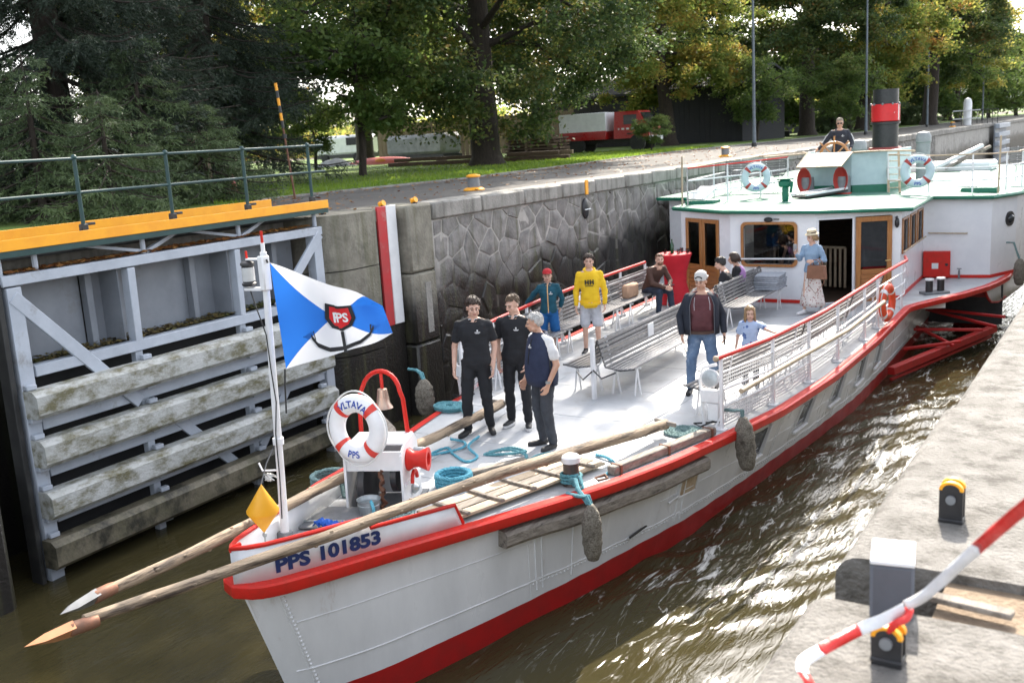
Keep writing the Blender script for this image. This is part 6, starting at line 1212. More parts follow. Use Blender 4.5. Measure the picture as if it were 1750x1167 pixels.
    if bottom is not None:
        s = MB(); g = .011
        hpz = J['pel']; torso_lo = MB()
        s.ell(J['pel'] + V((0, 0, -.004 * h)), (.094 * h * b + g, .07 * h * (.6 + .4 * b) + g, .06 * h), 18)
        for s_ in 'LR':
            hp, kn, an = J['hip' + s_], J['kn' + s_], J['an' + s_]
            if legs == 'long': s.cap(hp, .054 * h * b ** .5 + g, kn, .038 * h * b ** .5 + g, 14); s.cap(kn, .038 * h * b ** .5 + g, an.lerp(kn, .06), .029 * h + g, 14)
            elif legs == 'shorts': s.cap(hp, .054 * h * b ** .5 + g, hp.lerp(kn, .82), .047 * h + g + .008, 14)
        if legs == 'skirt':
            rows = []
            for i in range(9):
                f_ = i / 8; z = lerp(.56, .1, f_) * h; rows.append([V((0, 0, 0)) + V(((.07 + .075 * f_ + .012 * f_ * math.sin(6 * a_)) * h * math.cos(a_), (.055 + .085 * f_ + .012 * f_ * math.cos(5 * a_)) * h * math.sin(a_) + .02 * f_, z)) for a_ in [2 * math.pi * q / 40 for q in range(41)]])
            mb = MB().grid(rows); ob('skirt', mb, bottom, t, smooth=180, sol=.006)
        else: ob('trousers' if legs == 'long' else 'shorts', wrinkle(remesh(s, .013, 3), .012), bottom, t, smooth=180)
    if shoe is not None:
        for s_ in 'LR':
            an = J['an' + s_]; f = J['ft' + s_].normalized(); s = MB(); base = V((an.x, an.y, an.z - .045 * h)); f = V((f.x, f.y, 0)).normalized() if abs(f.z) < .7 else f
            s.cap(an + V((0, 0, -.006 * h)), .027 * h, base + V((0, 0, .022 * h)) - f * .018 * h, .021 * h, 12); s.cap(base + V((0, 0, .024 * h)), .024 * h, base + f * .105 * h + V((0, 0, .018 * h)), .0195 * h, 12); s.cap(base + f * .03 * h + V((0, 0, .02 * h)), .027 * h, base + f * .1 * h + V((0, 0, .015 * h)), .024 * h, 12)
            r_ = remesh(s, .011, 3); r_.v = [(x, y, max(z, base.z + .002)) for x, y, z in r_.v]; sh = ob('shoe', r_, shoe, t, smooth=60)
            if sole: sd = V((-f.y, f.x, 0)); so = MB(); out_ = [base + f * (.045 + .09 * math.cos(q)) * h + sd * (.03 * math.sin(q)) * h for q in [2 * math.pi * k / 18 for k in range(18)]]; so.prism([(p.x, p.y) for p in out_], base.z + .001, base.z + .018 * h); ob('sole', so, sole, sh)
    return t, J, HM
def put(t, name, mb, mat, **k): return ob(name, mb, mat, t, **k)
def collar(t, J, mat, stripe=None, H=1.75):
    nb = J['nb']; c = MB(); rows = []
    for i in range(3): rows.append([nb + V(((.056 + .014 * i) * math.cos(a) * H / 1.75, (.054 + .012 * i) * math.sin(a) * H / 1.75 - .004, -.004 + .04 * (1 - i / 2) - (.03 if abs(a + math.pi / 2) < .25 else 0))) for a in [-math.pi / 2 + .2 + (2 * math.pi - .4) * q / 24 for q in range(25)]])
    put(t, 'collar', MB().grid(rows), mat, sol=.006, smooth=180)
    if stripe is not None: put(t, 'collar_stripe', MB().tube([p + V((0, 0, .002)) for p in rows[1]], .005, 5), stripe)
def cuff(t, J, s_, mat, H, f=.66, r=.052): e = J['sh' + s_].lerp(J['el' + s_], f); d = (J['el' + s_] - J['sh' + s_]).normalized(); put(t, 'cuff_stripe', MB().tube([e, e + d * .012], r * H / 1.75, 16), mat)
def emblem(t, J, x, z, mat, H, y=-.132):
    p = V((x, y, z)); put(t, 'chest_emblem', MB().box(p + V((0, 0, .016)), (.018, .006, .02), b=.004).box(p + V((0, 0, -.006)), (.07, .006, .008)).box(p + V((0, 0, -.018)), (.05, .006, .004)), mat)
# crew and captain
t, J, HM = mkperson('smiling young man in black polo and black trousers, left of the three crew', (-7.2, 10.2, .03), 30, 1.8, dict(head=(.01, -.022, .92), pel=(.014, 0, .523), wai=(.01, -.004, .62), elL=(.14, .03, .637), wrL=(.125, -.03, .49), elR=(-.145, .03, .64), wrR=(-.15, -.045, .495), anR=(-.085, -.03, .045), knR=(-.075, -.04, .28), ftR=(-.5, -1, 0), anL=(.075, .03, .045)), 1.05, skin1, h_brown, 'fringe', 14, 8, c_black, 'short', .5, c_black, mouth='open'); collar(t, J, c_black, white); emblem(t, J, .06, 1.36, white, 1.8, -.142); [cuff(t, J, s, c_grey, 1.8) for s in 'LR']
for s in (-1, 1): put(t, 'cargo_pocket', MB().box((s * .175, 0, .64), (.03, .15, .2), b=.012), c_black)
t, J, HM = mkperson('fair young man in black polo behind the white haired man, looking down left', (-6.92, 10.72, .02), 18, 1.76, dict(wrL=(.1, -.07, .5), wrR=(-.12, -.05, .5), pel=(-.015, 0, .523), anL=(.08, -.04, .045), knL=(.075, -.05, .28)), .98, skin1, h_light, 'crop', -28, 14, c_black, 'short', .5, c_black, sole=sole_w); collar(t, J, c_black, white, 1.76); emblem(t, J, .06, 1.32, white, 1.76, -.135)
t, J, HM = mkperson('elderly white haired man in navy fleece vest and grey trousers, seen in profile', (-6.1, 10.02, .02), -28, 1.7, dict(head=(-.012, -.035, .918), nb=(0, -.012, .825), wrL=(.155, -.05, .5), elL=(.15, .03, .63), wrR=(-.11, -.08, .5)), 1.13, skin2, h_white, 'short', -38, 6, c_white, 'short', .5, c_char, belly=.022)
v = MB(); Jv = J; rows = []
vt = MB()
for i, (z, rx, ry) in enumerate(((.475, .125, .108), (.53, .128, .118), (.6, .124, .122), (.68, .122, .108), (.75, .122, .092), (.8, .11, .075), (.83, .062, .055), (.852, .048, .048))):
    rows.append([V((rx * 1.7 * 1.02 * math.copysign(abs(math.cos(a)) ** .8, math.cos(a)), ry * 1.7 * .82 * math.sin(a) - (.02 if 1 <= i <= 3 else .01) * (math.sin(a) < 0), z * 1.7)) for a in [2 * math.pi * q / 36 for q in range(37)]])
put(t, 'fleece_vest', vt.grid(rows), c_navy, smooth=180, sol=.012); emblem(t, J, .06, 1.3, c_white, 1.7, -.19); put(t, 'wrist_watch', MB().tube([J['wrL'] + V((0, 0, .02)), J['wrL'] + V((0, 0, .045))], .033, 14), galv)
put(t, 'vest_zip', MB().tube([V((0, -.166, .9)), V((0, -.19, 1.1)), V((0, -.165, 1.25)), V((0, -.12, 1.38))], .005, 5), blacktxt)
# boys at the far rail
t, J, HM = mkperson('boy in teal zip jacket, blue shorts and red cap leaning on the far rail', (-8.68, 14.6, 0), 24, 1.52, dict(elR=(-.2, .05, .68), wrR=(-.27, .08, .6), hdR=(-1, .2, -.4), elL=(.15, .05, .65), wrL=(.12, .08, .55), knR=(-.09, -.03, .28), anR=(-.12, 0, .045)), .98, skin1, h_brown, 'short', 5, -4, c_teal, 'long', .5, c_blue, 'shorts', shoe_b, sole=sole_w, headk=1.08, mouth='open')
put(t, 'jacket_zip', MB().tube([V((0.0, -.112, .78)), V((0, -.122, 1.0)), V((0, -.118, 1.16)), V((0, -.078, 1.27))], .009, 6), M('orange_zip_tape', (.75, .45, .2), None, .7)); emblem(t, J, .055, 1.12, c_white, 1.52, -.118)
put(t, 'cap', mapv(MB().lathe([(.095, .03), (.094, .06), (.08, .1), (.04, .125), (.005, .13)], n=20).prism([(-.08, -.07), (-.07, -.14), (0, -.165), (.07, -.14), (.08, -.07)], .035, .045), lambda q: HM @ V((q.x * .92, q.y * 1.06 + .008, q.z + .012))), capred, smooth=40)
for s in 'LR': put(t, 'sock', MB().tube([J['an' + s] + V((0, 0, .0)), J['an' + s] + V((0, 0, .07))], .042, 12), c_grey)
collar(t, J, c_teal, None, 1.52)
t, J, HM = mkperson('teenage boy in a bright yellow hoodie and pale shorts standing at the far bench', (-8.08, 15.0, 0), 27, 1.74, dict(elL=(.145, .01, .63), wrL=(.14, -.03, .5)), 1.0, skin1, h_brown, 'fringe', 0, -6, c_yel, 'long', .48, c_lgrey, 'shorts', shoe_b, sole=sole_w)
hl_ = MB()
for x0 in (-.085, .0): hl_.box((x0 + .013, -.136, 1.27), (.022, .01, .085)).box((x0 + .062, -.136, 1.27), (.022, .01, .085)).box((x0 + .037, -.136, 1.27), (.04, .01, .022))
put(t, 'chest_lettering', hl_.box((-.01, -.136, 1.205), (.14, .008, .012)), blacktxt, smooth=0)
put(t, 'hood', MB().tube([J['nb'] + V((.085 * math.cos(a), .06 * math.sin(a) + .015, .015 + .03 * math.sin(a))) for a in [2 * math.pi * q / 24 for q in range(25)]], .032, 10), c_yel, smooth=180)
for s in (-1, 1): put(t, 'drawstring', MB().tube([V((s * .03, -.1, 1.44)), V((s * .035, -.128, 1.36)), V((s * .033, -.135, 1.3))], .005, 5), c_yel)
put(t, 'hem_band', MB().tube([V((0, -.005, .87)), V((0, -.005, .91))], .178, 24), c_yel); t['label'] = t['label']
# man in jeans
t, J, HM = mkperson('stocky man in open navy jacket, maroon shirt, jeans and backwards grey cap', (-5.3, 13.12, 0), 26, 1.76, dict(elL=(.17, .03, .64), wrL=(.175, -.03, .5), elR=(-.168, .03, .64), wrR=(-.16, -.04, .5), knL=(.085, -.01, .28), anL=(.1, .02, .045), knR=(-.085, -.01, .28), anR=(-.1, .02, .045)), 1.2, skin2, h_brown, 'crop', -22, 6, c_maroon, None, .5, c_jean, belly=.02, shoe=shoe_b)
rows = []
for i, (z, rx, ry) in enumerate(((.5, .14, .115), (.58, .14, .118), (.66, .14, .11), (.74, .142, .1), (.8, .128, .078), (.835, .075, .06))):
    rows.append([V((rx * 1.76 * math.copysign(abs(math.cos(a)) ** .8, math.cos(a)), ry * 1.76 * math.sin(a) * .88 + .01, z * 1.76)) for a in [rad(-90 + 38 - 6 * (i > 3)) + rad(360 - 76 + 12 * (i > 3)) * q / 36 for q in range(37)]])
jk = put(t, 'jacket', MB().grid(rows), c_black if 0 else cloth('navy_jersey', (.014, .018, .03)), smooth=180, sol=.016)
sl = MB()
for s in 'LR': sl.cap(J['sh' + s], .062, J['nb'] + (J['sh' + s] - J['nb']) * .3 + V((0, 0, -.02)), .062, 14); sl.cap(J['sh' + s], .064, J['el' + s], .062, 14); sl.cap(J['el' + s], .062, J['el' + s].lerp(J['wr' + s], .88), .048, 14)
ob('sleeves', remesh(sl, .013, 3), MAT['navy_jersey'], t, smooth=180)
put(t, 'hood', MB().tube([J['nb'] + V((.1 * math.cos(a), .075 * math.sin(a) + .03, .0 + .03 * math.sin(a))) for a in [rad(-35) + rad(250) * q / 20 for q in range(21)]], .036, 10), c_grey, smooth=180)
for s in (-1, 1): put(t, 'jacket_edge', MB().tube([r_[0 if s > 0 else -1] + V((0, -.008, 0)) for r_ in rows], .005, 6), c_grey); put(t, 'drawstring', MB().tube([V((s * .095, -.125, 1.42)), V((s * .11, -.165, 1.32)), V((s * .108, -.18, 1.24))], .0035, 5), c_lgrey)
put(t, 'belt', MB().tube([V((0, -.012, .9)), V((0, -.012, .94))], .208, 24), M('brown_leather', (.06, .03, .02), None, .5)); put(t, 'phone', MB().box(J['wrL'] + V((.0, -.06, -.09)), (.02, .07, .13), b=.008), blacktxt)
put(t, 'cap', mapv(MB().lathe([(.094, .01), (.096, .05), (.085, .095), (.045, .125), (.005, .132)], n=20).prism([(-.08, .07), (-.07, .14), (0, .16), (.07, .14), (.08, .07)], .0, .012), lambda q: HM @ V((q.x * .93, q.y * 1.08 + .012, q.z + .02 + .12 * q.y))), capgrey, smooth=40); put(t, 'cap_opening', MB().tube([HM @ V((.045 * math.cos(a), -.092 + .004, .058 + .026 * math.sin(a))) for a in [math.pi * q / 10 for q in range(11)]], .009, 6), blacktxt)
# girl with her hand on the rail
t, J, HM = mkperson('small girl in pale blue printed top holding the near red rail with one hand', (-4.72, 13.5, 0), 10, 1.22, dict(elL=(.2, -.11, .755), wrL=(.315, -.25, .745), hdL=(1, -.8, -.5), elR=(-.15, .03, .64), wrR=(-.17, .0, .5)), .98, skin1, h_blond, 'long', 12, 4, c_top, 'short', .46, c_dkdenim, headk=1.18, female=True, shoe=shoe_w)
# walking woman
t, J, HM = mkperson('woman in straw hat, denim jacket and flowery skirt walking with a brown handbag', (-5.57, 19.55, 0), -14, 1.64, dict(elR=(-.13, -.05, .66), wrR=(-.12, -.16, .74), hdR=(.1, -.3, 1), elL=(.15, .02, .65), wrL=(.09, -.13, .655), hdL=(-.6, -.8, .2), anR=(-.05, -.09, .05), anL=(.06, .13, .06), knL=(.055, .03, .28), knR=(-.05, -.06, .285)), .93, skin1, h_blond, 'bob', -20, 8, c_denim, 'long', .5, c_skirt, 'skirt', shoe_w, female=True)
put(t, 'straw_hat', mapv(MB().lathe([(.075, .02), (.135, .0), (.14, .006), (.098, .035), (.094, .095), (.06, .115), (.005, .12)], n=26), lambda q: HM @ V((q.x, q.y * 1.05 + .02, q.z + .055 + .1 * -q.y * 0))), strawm, smooth=50); put(t, 'hat_band', MB().lathe([(.1, .0), (.1, .02)], n=24, m=HM @ Matrix.Translation((0, .02, .09))), h_brown)
put(t, 'phone', MB().box(J['wrR'] + V((0, -.03, .12)), (.075, .012, .14), b=.005), graym)
hbm = TR(-5.57, 19.55, 0, rad(-14)) ; bg = root('handbag', 'brown leather handbag hanging on the arm of the walking woman', 'handbag', world=False, m=hbm @ Matrix.Translation((.2, -.17, .86)))
lea = M('tan_leather', (.24, .11, .065), (.18, .08, .045), .5); ob('pouch', MB().prism([(-.19, -.13), (.19, -.13), (.165, .13), (-.165, .13)], -.06, .06, Matrix.Rotation(rad(90), 4, 'X')), lea, bg)
for y in (-.05, .05): ob('handle', MB().tube([(.1 * math.cos(a), y, .13 + .12 * math.sin(a)) for a in [math.pi * q / 10 for q in range(11)]], .009, 6), lea, bg)
ob('strap', MB().tube([(-.16, 0, .1), (-.17, -.03, -.25), (0, -.05, -.42), (.17, -.03, -.2), (.16, 0, .1)], .007, 5), lea, bg)
# seated people
SIT = dict(pel=(0, .02, .27), wai=(0, .015, .37), che=(0, .0, .485), nb=(0, -.005, .575), head=(0, -.03, .672), shL=(.108, -.005, .552), shR=(-.108, -.005, .552), hipL=(.052, 0, .265), hipR=(-.052, 0, .265), knL=(.075, -.26, .285), knR=(-.075, -.26, .285), anL=(.08, -.24, .045), anR=(-.08, -.24, .045), elL=(.15, -.04, .39), elR=(-.15, -.04, .39), wrL=(.08, -.19, .33), wrR=(-.08, -.19, .33), hdL=(0, -1, -.2), hdR=(0, -1, -.2))
t, J, HM = mkperson('red haired man in brown jacket sitting bent forward on the far bench', (-8.72, 18.85, 0), 62, 1.78, dict(SIT, che=(0, -.09, .47), nb=(0, -.14, .55), head=(.0, -.185, .64), wai=(0, -.02, .37), shL=(.108, -.12, .53), shR=(-.108, -.12, .53), elL=(.13, -.2, .385), elR=(-.13, -.2, .385), wrL=(.03, -.31, .34), wrR=(-.03, -.31, .335), anL=(.1, -.27, .045)), 1.0, skin1, h_red, 'crop', -28, -8, c_brown, 'long', .5, c_dkdenim, shoe=shoe_w)
put(t, 'beard', mapv(MB().ell((0, -.045, -.072), (.056, .052, .045), 18), lambda q: HM @ V(q)), h_red)
t, J, HM = mkperson('dark haired woman in black T-shirt sitting on the bench before the cabin, in profile', (-6.9, 18.35, 0), -78, 1.7, dict(SIT, head=(0, -.06, .668)), 1.12, skin1, h_black, 'bun', 0, 14, c_black, 'short', .5, c_dkdenim, female=True)
t, J, HM = mkperson('dark haired woman in black and lilac jacket sitting behind the one in the T-shirt', (-6.92, 19.1, 0), -70, 1.7, dict(SIT, head=(0, -.05, .668)), 1.12, skin1, h_brown, 'bob', -8, 8, c_black, 'long', .5, c_dkdenim, female=True)
put(t, 'lilac_panel', MB().ell((.06, .05, .8), (.15, .11, .2), 16), c_lilac, smooth=180)
# helmsman, and a guest inside
t, J, HM = mkperson('grey haired helmsman in sunglasses and dark sweater at the wheel', (-6.6, 25.55, 2.03), 14, 1.74, dict(elR=(-.2, -.03, .66), wrR=(-.29, -.13, .58), elL=(.17, -.02, .64), wrL=(.15, -.16, .57), hdR=(-.6, -1, -.2)), 1.1, skin2, h_grey, 'crop', 0, 4, cloth('dark_sweater', (.022, .024, .034)), 'long', .5, c_black)
put(t, 'sunglasses', mapv(MB().ell((-.034, -.096, -.003), (.028, .008, .018), 12).ell((.034, -.096, -.003), (.028, .008, .018), 12).box((0, -.1, .004), (.03, .006, .006)).box((.068, -.05, .0), (.006, .1, .008)).box((-.068, -.05, 0), (.006, .1, .008)), lambda q: HM @ V(q)), blacktxt)
for s in 'LR': put(t, 'sleeve_stripe', MB().tube([J['sh' + s] + V((0, 0, .062)), J['sh' + s].lerp(J['el' + s], .5) + V(((.06 if s == 'L' else -.06), 0, .03)), J['el' + s] + V(((.055 if s == 'L' else -.055), 0, .0))], .012, 6), c_white)
emblem(t, J, .07, 1.3, c_white, 1.74, -.14)
mkperson('dark haired guest in a black top seen in profile through the cabin window', (-6.95, 22.2, -.08), -70, 1.68, {}, 1.0, skin1, h_black, 'short', 0, 0, c_black, 'short', .5, c_black)
# ---------------------------------------------------------------- things on the banks
tarm = M('tarpaulin', (.3, .31, .32), (.2, .21, .22), .6, scale=3, bump=.3, bscale=8)
fencew = M('plank_fence_wood', (.2, .145, .095), (.13, .09, .06), .85, scale=4, st=(4, 4, .5), bump=.4)
# truck
tk = root('flatbed_truck', 'red truck with a white and red box body parked behind the linden', 'truck', world=False, m=TR(-25.7, 50.4, CZ + .02, rad(6), .92))
ob('box_body', MB().box((-1.1, 0, 1.75), (3.0, 2.2, 1.15), b=.03), white, tk); ob('lower_side', MB().box((-1.1, 0, 1.0), (3.0, 2.24, .5), b=.02), truckred, tk); ob('chassis', MB().box((.4, 0, .62), (5.6, 1.2, .22)), blackm, tk)
cb = ob('cab', MB().prism([(0, .75), (2.2, .75), (2.2, 1.35), (2.05, 1.45), (1.55, 2.3), (0.1, 2.3)], -1.05, 1.05, Matrix.Translation((.85, 0, 0)) @ Matrix.Rotation(rad(90), 4, 'X')), truckred, tk)
ob('side_window', MB().box((1.9, -1.06, 1.82), (.8, .02, .55), b=.01), darkglass, cb); ob('windscreen', MB().bar((2.96, -.0, 1.52), (2.5, 0, 2.2), 1.8, .02), darkglass, cb); ob('bumper', MB().box((3.1, 0, .7), (.2, 2.1, .3), b=.04), white, cb); ob('chevron_strip', MB().box((1.9, -1.065, 1.3), (1.5, .02, .1)), white, cb); ob('headlight', MB().box((3.06, -.75, 1.05), (.05, .3, .2), b=.02), galv, cb); ob('headlight', MB().box((3.06, .75, 1.05), (.05, .3, .2), b=.02), galv, cb)
for k in range(5): ob('red_chevron', MB().box((1.3 + k * .3, -1.08, 1.3), (.12, .012, .1)), truckred, cb)
for x in (-1.5, 2.3):
    for y in (-.95, .95): w = ob('wheel', MB().lathe([(.2, -.13), (.46, -.13), (.49, -.08), (.49, .08), (.46, .13), (.2, .13)], n=22, m=Matrix.Translation((x, y, .48)) @ Matrix.Rotation(rad(90), 4, 'X')), rubber, tk); ob('hub', MB().lathe([(.01, -.1), (.2, -.11), (.2, .11), (.01, .1)], n=14, m=Matrix.Translation((x, y, .48)) @ Matrix.Rotation(rad(90), 4, 'X')), galv, w)
    ob('mudguard', MB().box((x, -1.02, 1.02), (1.2, .2, .06), b=.02), blackm, tk)
# timber stacks, planks, canoe, fence
def stack(label, x, y, L_, W_, n, rz):
    t = root('timber_stack', label, 'timber stack', world=False, m=TR(x, y, CZ, rz), group='stacks of sawn timber under the trees'); rs = random.Random(n)
    for k in range(n):
        for j in range(3): ob('plank', MB().box((rs.uniform(-.06, .06), -W_ / 3 + j * W_ / 3, .12 + k * .17), (L_ + rs.uniform(-.2, .1), W_ / 3.3, .09), rz=rs.uniform(-.02, .02)), darkwood if (k + j) % 3 else fencew, t)
        if k < n - 1:
            for sx in (-L_ * .35, L_ * .35): ob('spacer', MB().box((sx, 0, .205 + k * .17), (.09, W_, .07)), darkwood, t)
stack('taller stack of sawn planks with spacers right of the linden trunk', -29.6, 48.2, 2.3, 1.2, 8, -.3); stack('lower stack of sawn planks beside the red truck', -27.4, 46.9, 2.2, 1.2, 6, -.35)
def pile(label, x, y, rz, n, seed):
    t = root('plank_pile', label, 'plank pile', world=False, m=TR(x, y, CZ + .05, rz), group='low piles of beams on the lawn'); rs = random.Random(seed)
    for k in range(n): ob('beam', MB().box((rs.uniform(-.3, .3), (k % 4) * .24 - .4, .1 + (k // 4) * .2), (2.6 + rs.uniform(-.4, .4), .19, .17), rz=rs.uniform(-.05, .05), b=.01), fencew if k % 2 else darkwood, t)
pile('low pile of brown beams left of the linden trunk', -27.4, 38.6, .2, 7, 1); pile('low pile of brown beams right at the linden trunk', -23.3, 38.9, .1, 8, 2); pile('scattered brown beams farther left on the lawn', -30.0, 38.9, .1, 5, 3)
cn = root('canoe', 'pink upturned canoe with an orange mark lying on the lawn', 'canoe', world=False, m=TR(-36, 43.5, CZ + .3, .15)); mb = MB(); rows = []
for i in range(21):
    s = i / 20 * 2 - 1; w = .42 * (1 - abs(s) ** 2.4) + .01; rows.append([(s * 2.3, w * math.cos(a), .1 * s * s + (w * .9) * math.sin(a) - .2) for a in [math.pi * q / 10 for q in range(11)]])
ob('hull', mb.grid(rows), canoem, cn, smooth=180); ob('orange_patch', MB().ell((0, -.36, .02), (.35, .06, .12), 12), M('orange_patch', (.7, .24, .06), None, .5), cn)
tp_ = root('tarpaulin_heap', 'grey tarpaulin thrown over a heap left of the canoe', 'tarpaulin', world=False, m=TR(-41, 45, CZ, .1)); ob('sheet', MB().grid([[(-1.6 + 3.2 * i / 14, -.9 + 1.8 * j / 8, max(0, .55 - .28 * abs(i - 7) ** 1.4 * .12 - .05 * abs(j - 4) ** 1.6 + .1 * noise.noise(V((i * .7, j * .7, 1))))) for j in range(9)] for i in range(15)]), tarm, tp_, smooth=60)
sh_ = root('garden_shed_cover', 'pale grey covered trailer in front of the plank fence', 'trailer', world=False, m=TR(-38.5, 50.5, CZ, -.15)); ob('cover', MB().box((0, 0, 1.0), (5.2, 1.8, 1.3), b=.25), tarm, sh_); ob('base', MB().box((0, 0, .25), (5.0, 1.6, .3)), blackm, sh_)
fc = root('plank_fence', 'tall brown plank fence behind the tarpaulin', 'fence', (-40, 60, CZ))
for k in range(44): x = -51 + k * .42; ob('board', MB().box((x, 60.3 - (x + 40) * .1, CZ + 1.35 + rl.uniform(-.06, .06)), (.38, .04, 2.7), rz=rl.uniform(-.01, .01) - .1), fencew, fc)
for z in (.6, 2.2): ob('rail', MB().bar((-51, 61.45, CZ + z), (-33, 59.65, CZ + z), .06, .12), darkwood, fc)
vn = root('parked_van', 'white van glimpsed under the trees left of the linden', 'van', world=False, m=TR(-55, 62, CZ, .1)); ob('body', MB().box((0, 0, 1.3), (5, 2, 1.6), b=.25), white, vn); ob('lower_body', MB().box((0, 0, .45), (5, 1.9, .3)), blackm, vn); ob('window', MB().box((1.4, -1.01, 1.6), (1.4, .03, .6), b=.02), darkglass, vn)
for x in (-1.5, 1.6): ob('wheel', MB().lathe([(.02, -.12), (.34, -.12), (.34, .12), (.02, .12)], n=18, m=Matrix.Translation((x, -.95, .34)) @ Matrix.Rotation(rad(90), 4, 'X')), rubber, vn)
sdm = M('shed_boards', (.018, .019, .023), (.028, .028, .032), .8, scale=4, st=(1, 1, .4), bump=.3)
sd2 = root('boat_shed', 'long dark boarded shed behind the truck and timber stacks', 'shed', world=False, m=TR(-30.5, 63, CZ, rad(-14)))
for k in range(46): ob('board', MB().box((-9 + k * .4, rl.uniform(-.012, .012), 1.7), (.385, .05, 3.4)), sdm, sd2)
ob('side_wall', MB().box((0, 2.6, 1.65), (18, 5, 3.3)), sdm, sd2); ob('roof', MB().prism([(-.7, 3.4), (2.6, 4.6), (5.9, 3.4), (5.9, 3.5), (2.6, 4.75), (-.7, 3.55)], -9.5, 9.8, Matrix(((0, 0, 1, 0), (1, 0, 0, 0), (0, 1, 0, 0), (0, 0, 0, 1)))), sdm, sd2)
df = root('dark_fence', 'long dark board fence behind the maples and the park benches', 'fence', (-28, 85, CZ))
for k in range(60): y = 66 + k * .75; ob('board', MB().box((-25.6 - (y - 66) * .03, y, CZ + 1.2), (.05, .73, 2.4)), sdm, df)
def pbench(label, x, y, rz):
    t = root('park_bench', label, 'bench', world=False, m=TR(x, y, CZ, rz), group='park benches along the quay path')
    for k in range(3): ob('seat_slat', MB().box((0, -.1 - k * .15, .45), (1.8, .12, .04)), greywood, t); ob('back_slat', MB().box((0, .06 + k * .05, .58 + k * .15), (1.8, .03, .12)), greywood, t)
    for x_ in (-.7, .7): ob('leg', MB().box((x_, -.2, .22), (.08, .5, .44)), blackm, t)
pbench('park bench with its back to the dark fence left of the first lamp post', -23.6, 63, rad(75)); pbench('park bench half hidden by shrubs right of the first lamp post', -22.3, 70, rad(75))
# lamps
def lamp(label, x, y, h=8.0):
    t = root('street_lamp', label, 'street lamp', (x, y, CZ), group='lamp posts along the quay'); ob('post', MB().tube([(x, y, CZ), (x, y, CZ + 1.4), (x, y, CZ + h)], [.1, .075, .05], 12), M('lamp_grey_' + str(int(y)), (.14, .17, .2), (.11, .135, .16), .45), t); ob('foot', MB().lathe([(.13, 0), (.12, .18), (.1, .2)], (x, y, CZ), 14), blackm, t); ob('arm', MB().tube([(x, y, CZ + h), (x + .8, y, CZ + h + .12), (x + 1.7, y, CZ + h + .1)], .035, 8), galv, t); ob('lantern', MB().ell((x + 1.95, y, CZ + h + .08), (.4, .14, .07), 12), galv, t)
for lb, x, y in (('nearest grey lamp post on the quay path', -16.2, 47.2), ('second lamp post, just left of the funnel', -15.2, 65), ('third lamp post, just right of the funnel', -15.6, 87), ('fourth lamp post near the far end of the quay', -15.4, 116)): lamp(lb, x, y)
# quay furniture
def qbollard(label, x, y, s=1.0):
    t = root('quay_bollard', label, 'bollard', (x, y, CZ), group='yellow capped mooring bollards on the left quay'); ob('flange', MB().lathe([(.24 * s, 0), (.24 * s, .02), (.2 * s, .055), (.14 * s, .07)], (x, y, CZ - .01), 22), orange, t); ob('post', MB().lathe([(.14 * s, .05), (.13 * s, .28)], (x, y, CZ), 20), grey, t); ob('cap', MB().lathe([(.13 * s, .275), (.16 * s, .285), (.16 * s, .32), (.1 * s, .345), (.01, .35)], (x, y, CZ), 20), orange, t)
qbollard('black and yellow mooring bollard on the coping below the linden', -12.85, 18.6); qbollard('black and yellow mooring bollard on the coping seen left of the roof railing', -12.9, 34.5); qbollard('small mooring bollard far along the coping beside the funnel', -12.7, 59); qbollard('farthest mooring bollard on the coping, right of the funnel', -12.6, 80)
for lb, x, y in (('small yellow roller on the rounded pier', -11.9, 12.65), ('small yellow roller by the marker board', -11.75, 14.05), ('small yellow roller on the square pier', -11.6, 14.8), ('small yellow roller farther back on the quay edge', -12.7, 13.4), ('small yellow roller farthest left on the quay edge', -13.1, 12.4)):
    t = root('guide_roller', lb, 'roller', (x, y, CZ), group='small yellow rollers at the gate end'); ob('wheel', MB().lathe([(.02, -.05), (.055, -.05), (.055, -.02), (.035, -.01), (.035, .01), (.055, .02), (.055, .05), (.02, .05)], n=16, m=Matrix.Translation((x, y, CZ + .06)) @ Matrix.Rotation(rad(70), 4, 'Y')), orange, t); ob('bracket', MB().box((x, y, CZ + .012), (.1, .08, .03), b=.004), blackm, t)
pw = root('wall_marker', 'yellow mooring recess marker with a dark ring pocket in the rubble wall', 'mooring recess', (WX + .05, 21, 2.4)); ob('plate', MB().box((WX + .105, 20.95, 2.52), (.03, .13, .34), b=.008), orange, pw); ob('pocket', MB().ell((WX + .05, 20.95, 2.02), (.06, .15, .25), 16), blackm, pw); ob('cross_bar', MB().tube([(WX + .11, 20.8, 2.0), (WX + .11, 21.1, 2.0)], .014, 6), galv, pw)
sp_ = root('striped_pole', 'leaning thin pole banded black and orange near the top', 'pole', (-17.0, 17.2, CZ)); P0, P1 = V((-17.0, 17.2, CZ)), V((-17.25, 17.2, CZ + 2.62)); ob('shaft', MB().tube([P0, P0.lerp(P1, .62)], .025, 8), rust, sp_)
for k in range(6): ob('band', MB().tube([P0.lerp(P1, .62 + k * .065), P0.lerp(P1, .685 + k * .065)], .034, 8), orange if k % 2 else blackm, sp_)
ob('ring', MB().lathe([(.05, -.05), (.05, .05)], tuple(P0.lerp(P1, .55)), 10), blackm, sp_)
tcn = root('traffic_cone', 'red traffic cone standing under the spruces behind the railing', 'traffic cone', (-20.6, 18.6, CZ)); ob('cone', MB().lathe([(.17, .03), (.03, .6), (.02, .6)], (-20.6, 18.6, CZ), 16), truckred, tcn); ob('base', MB().box((-20.6, 18.6, CZ + .02), (.42, .42, .04), b=.01), blackm, tcn)
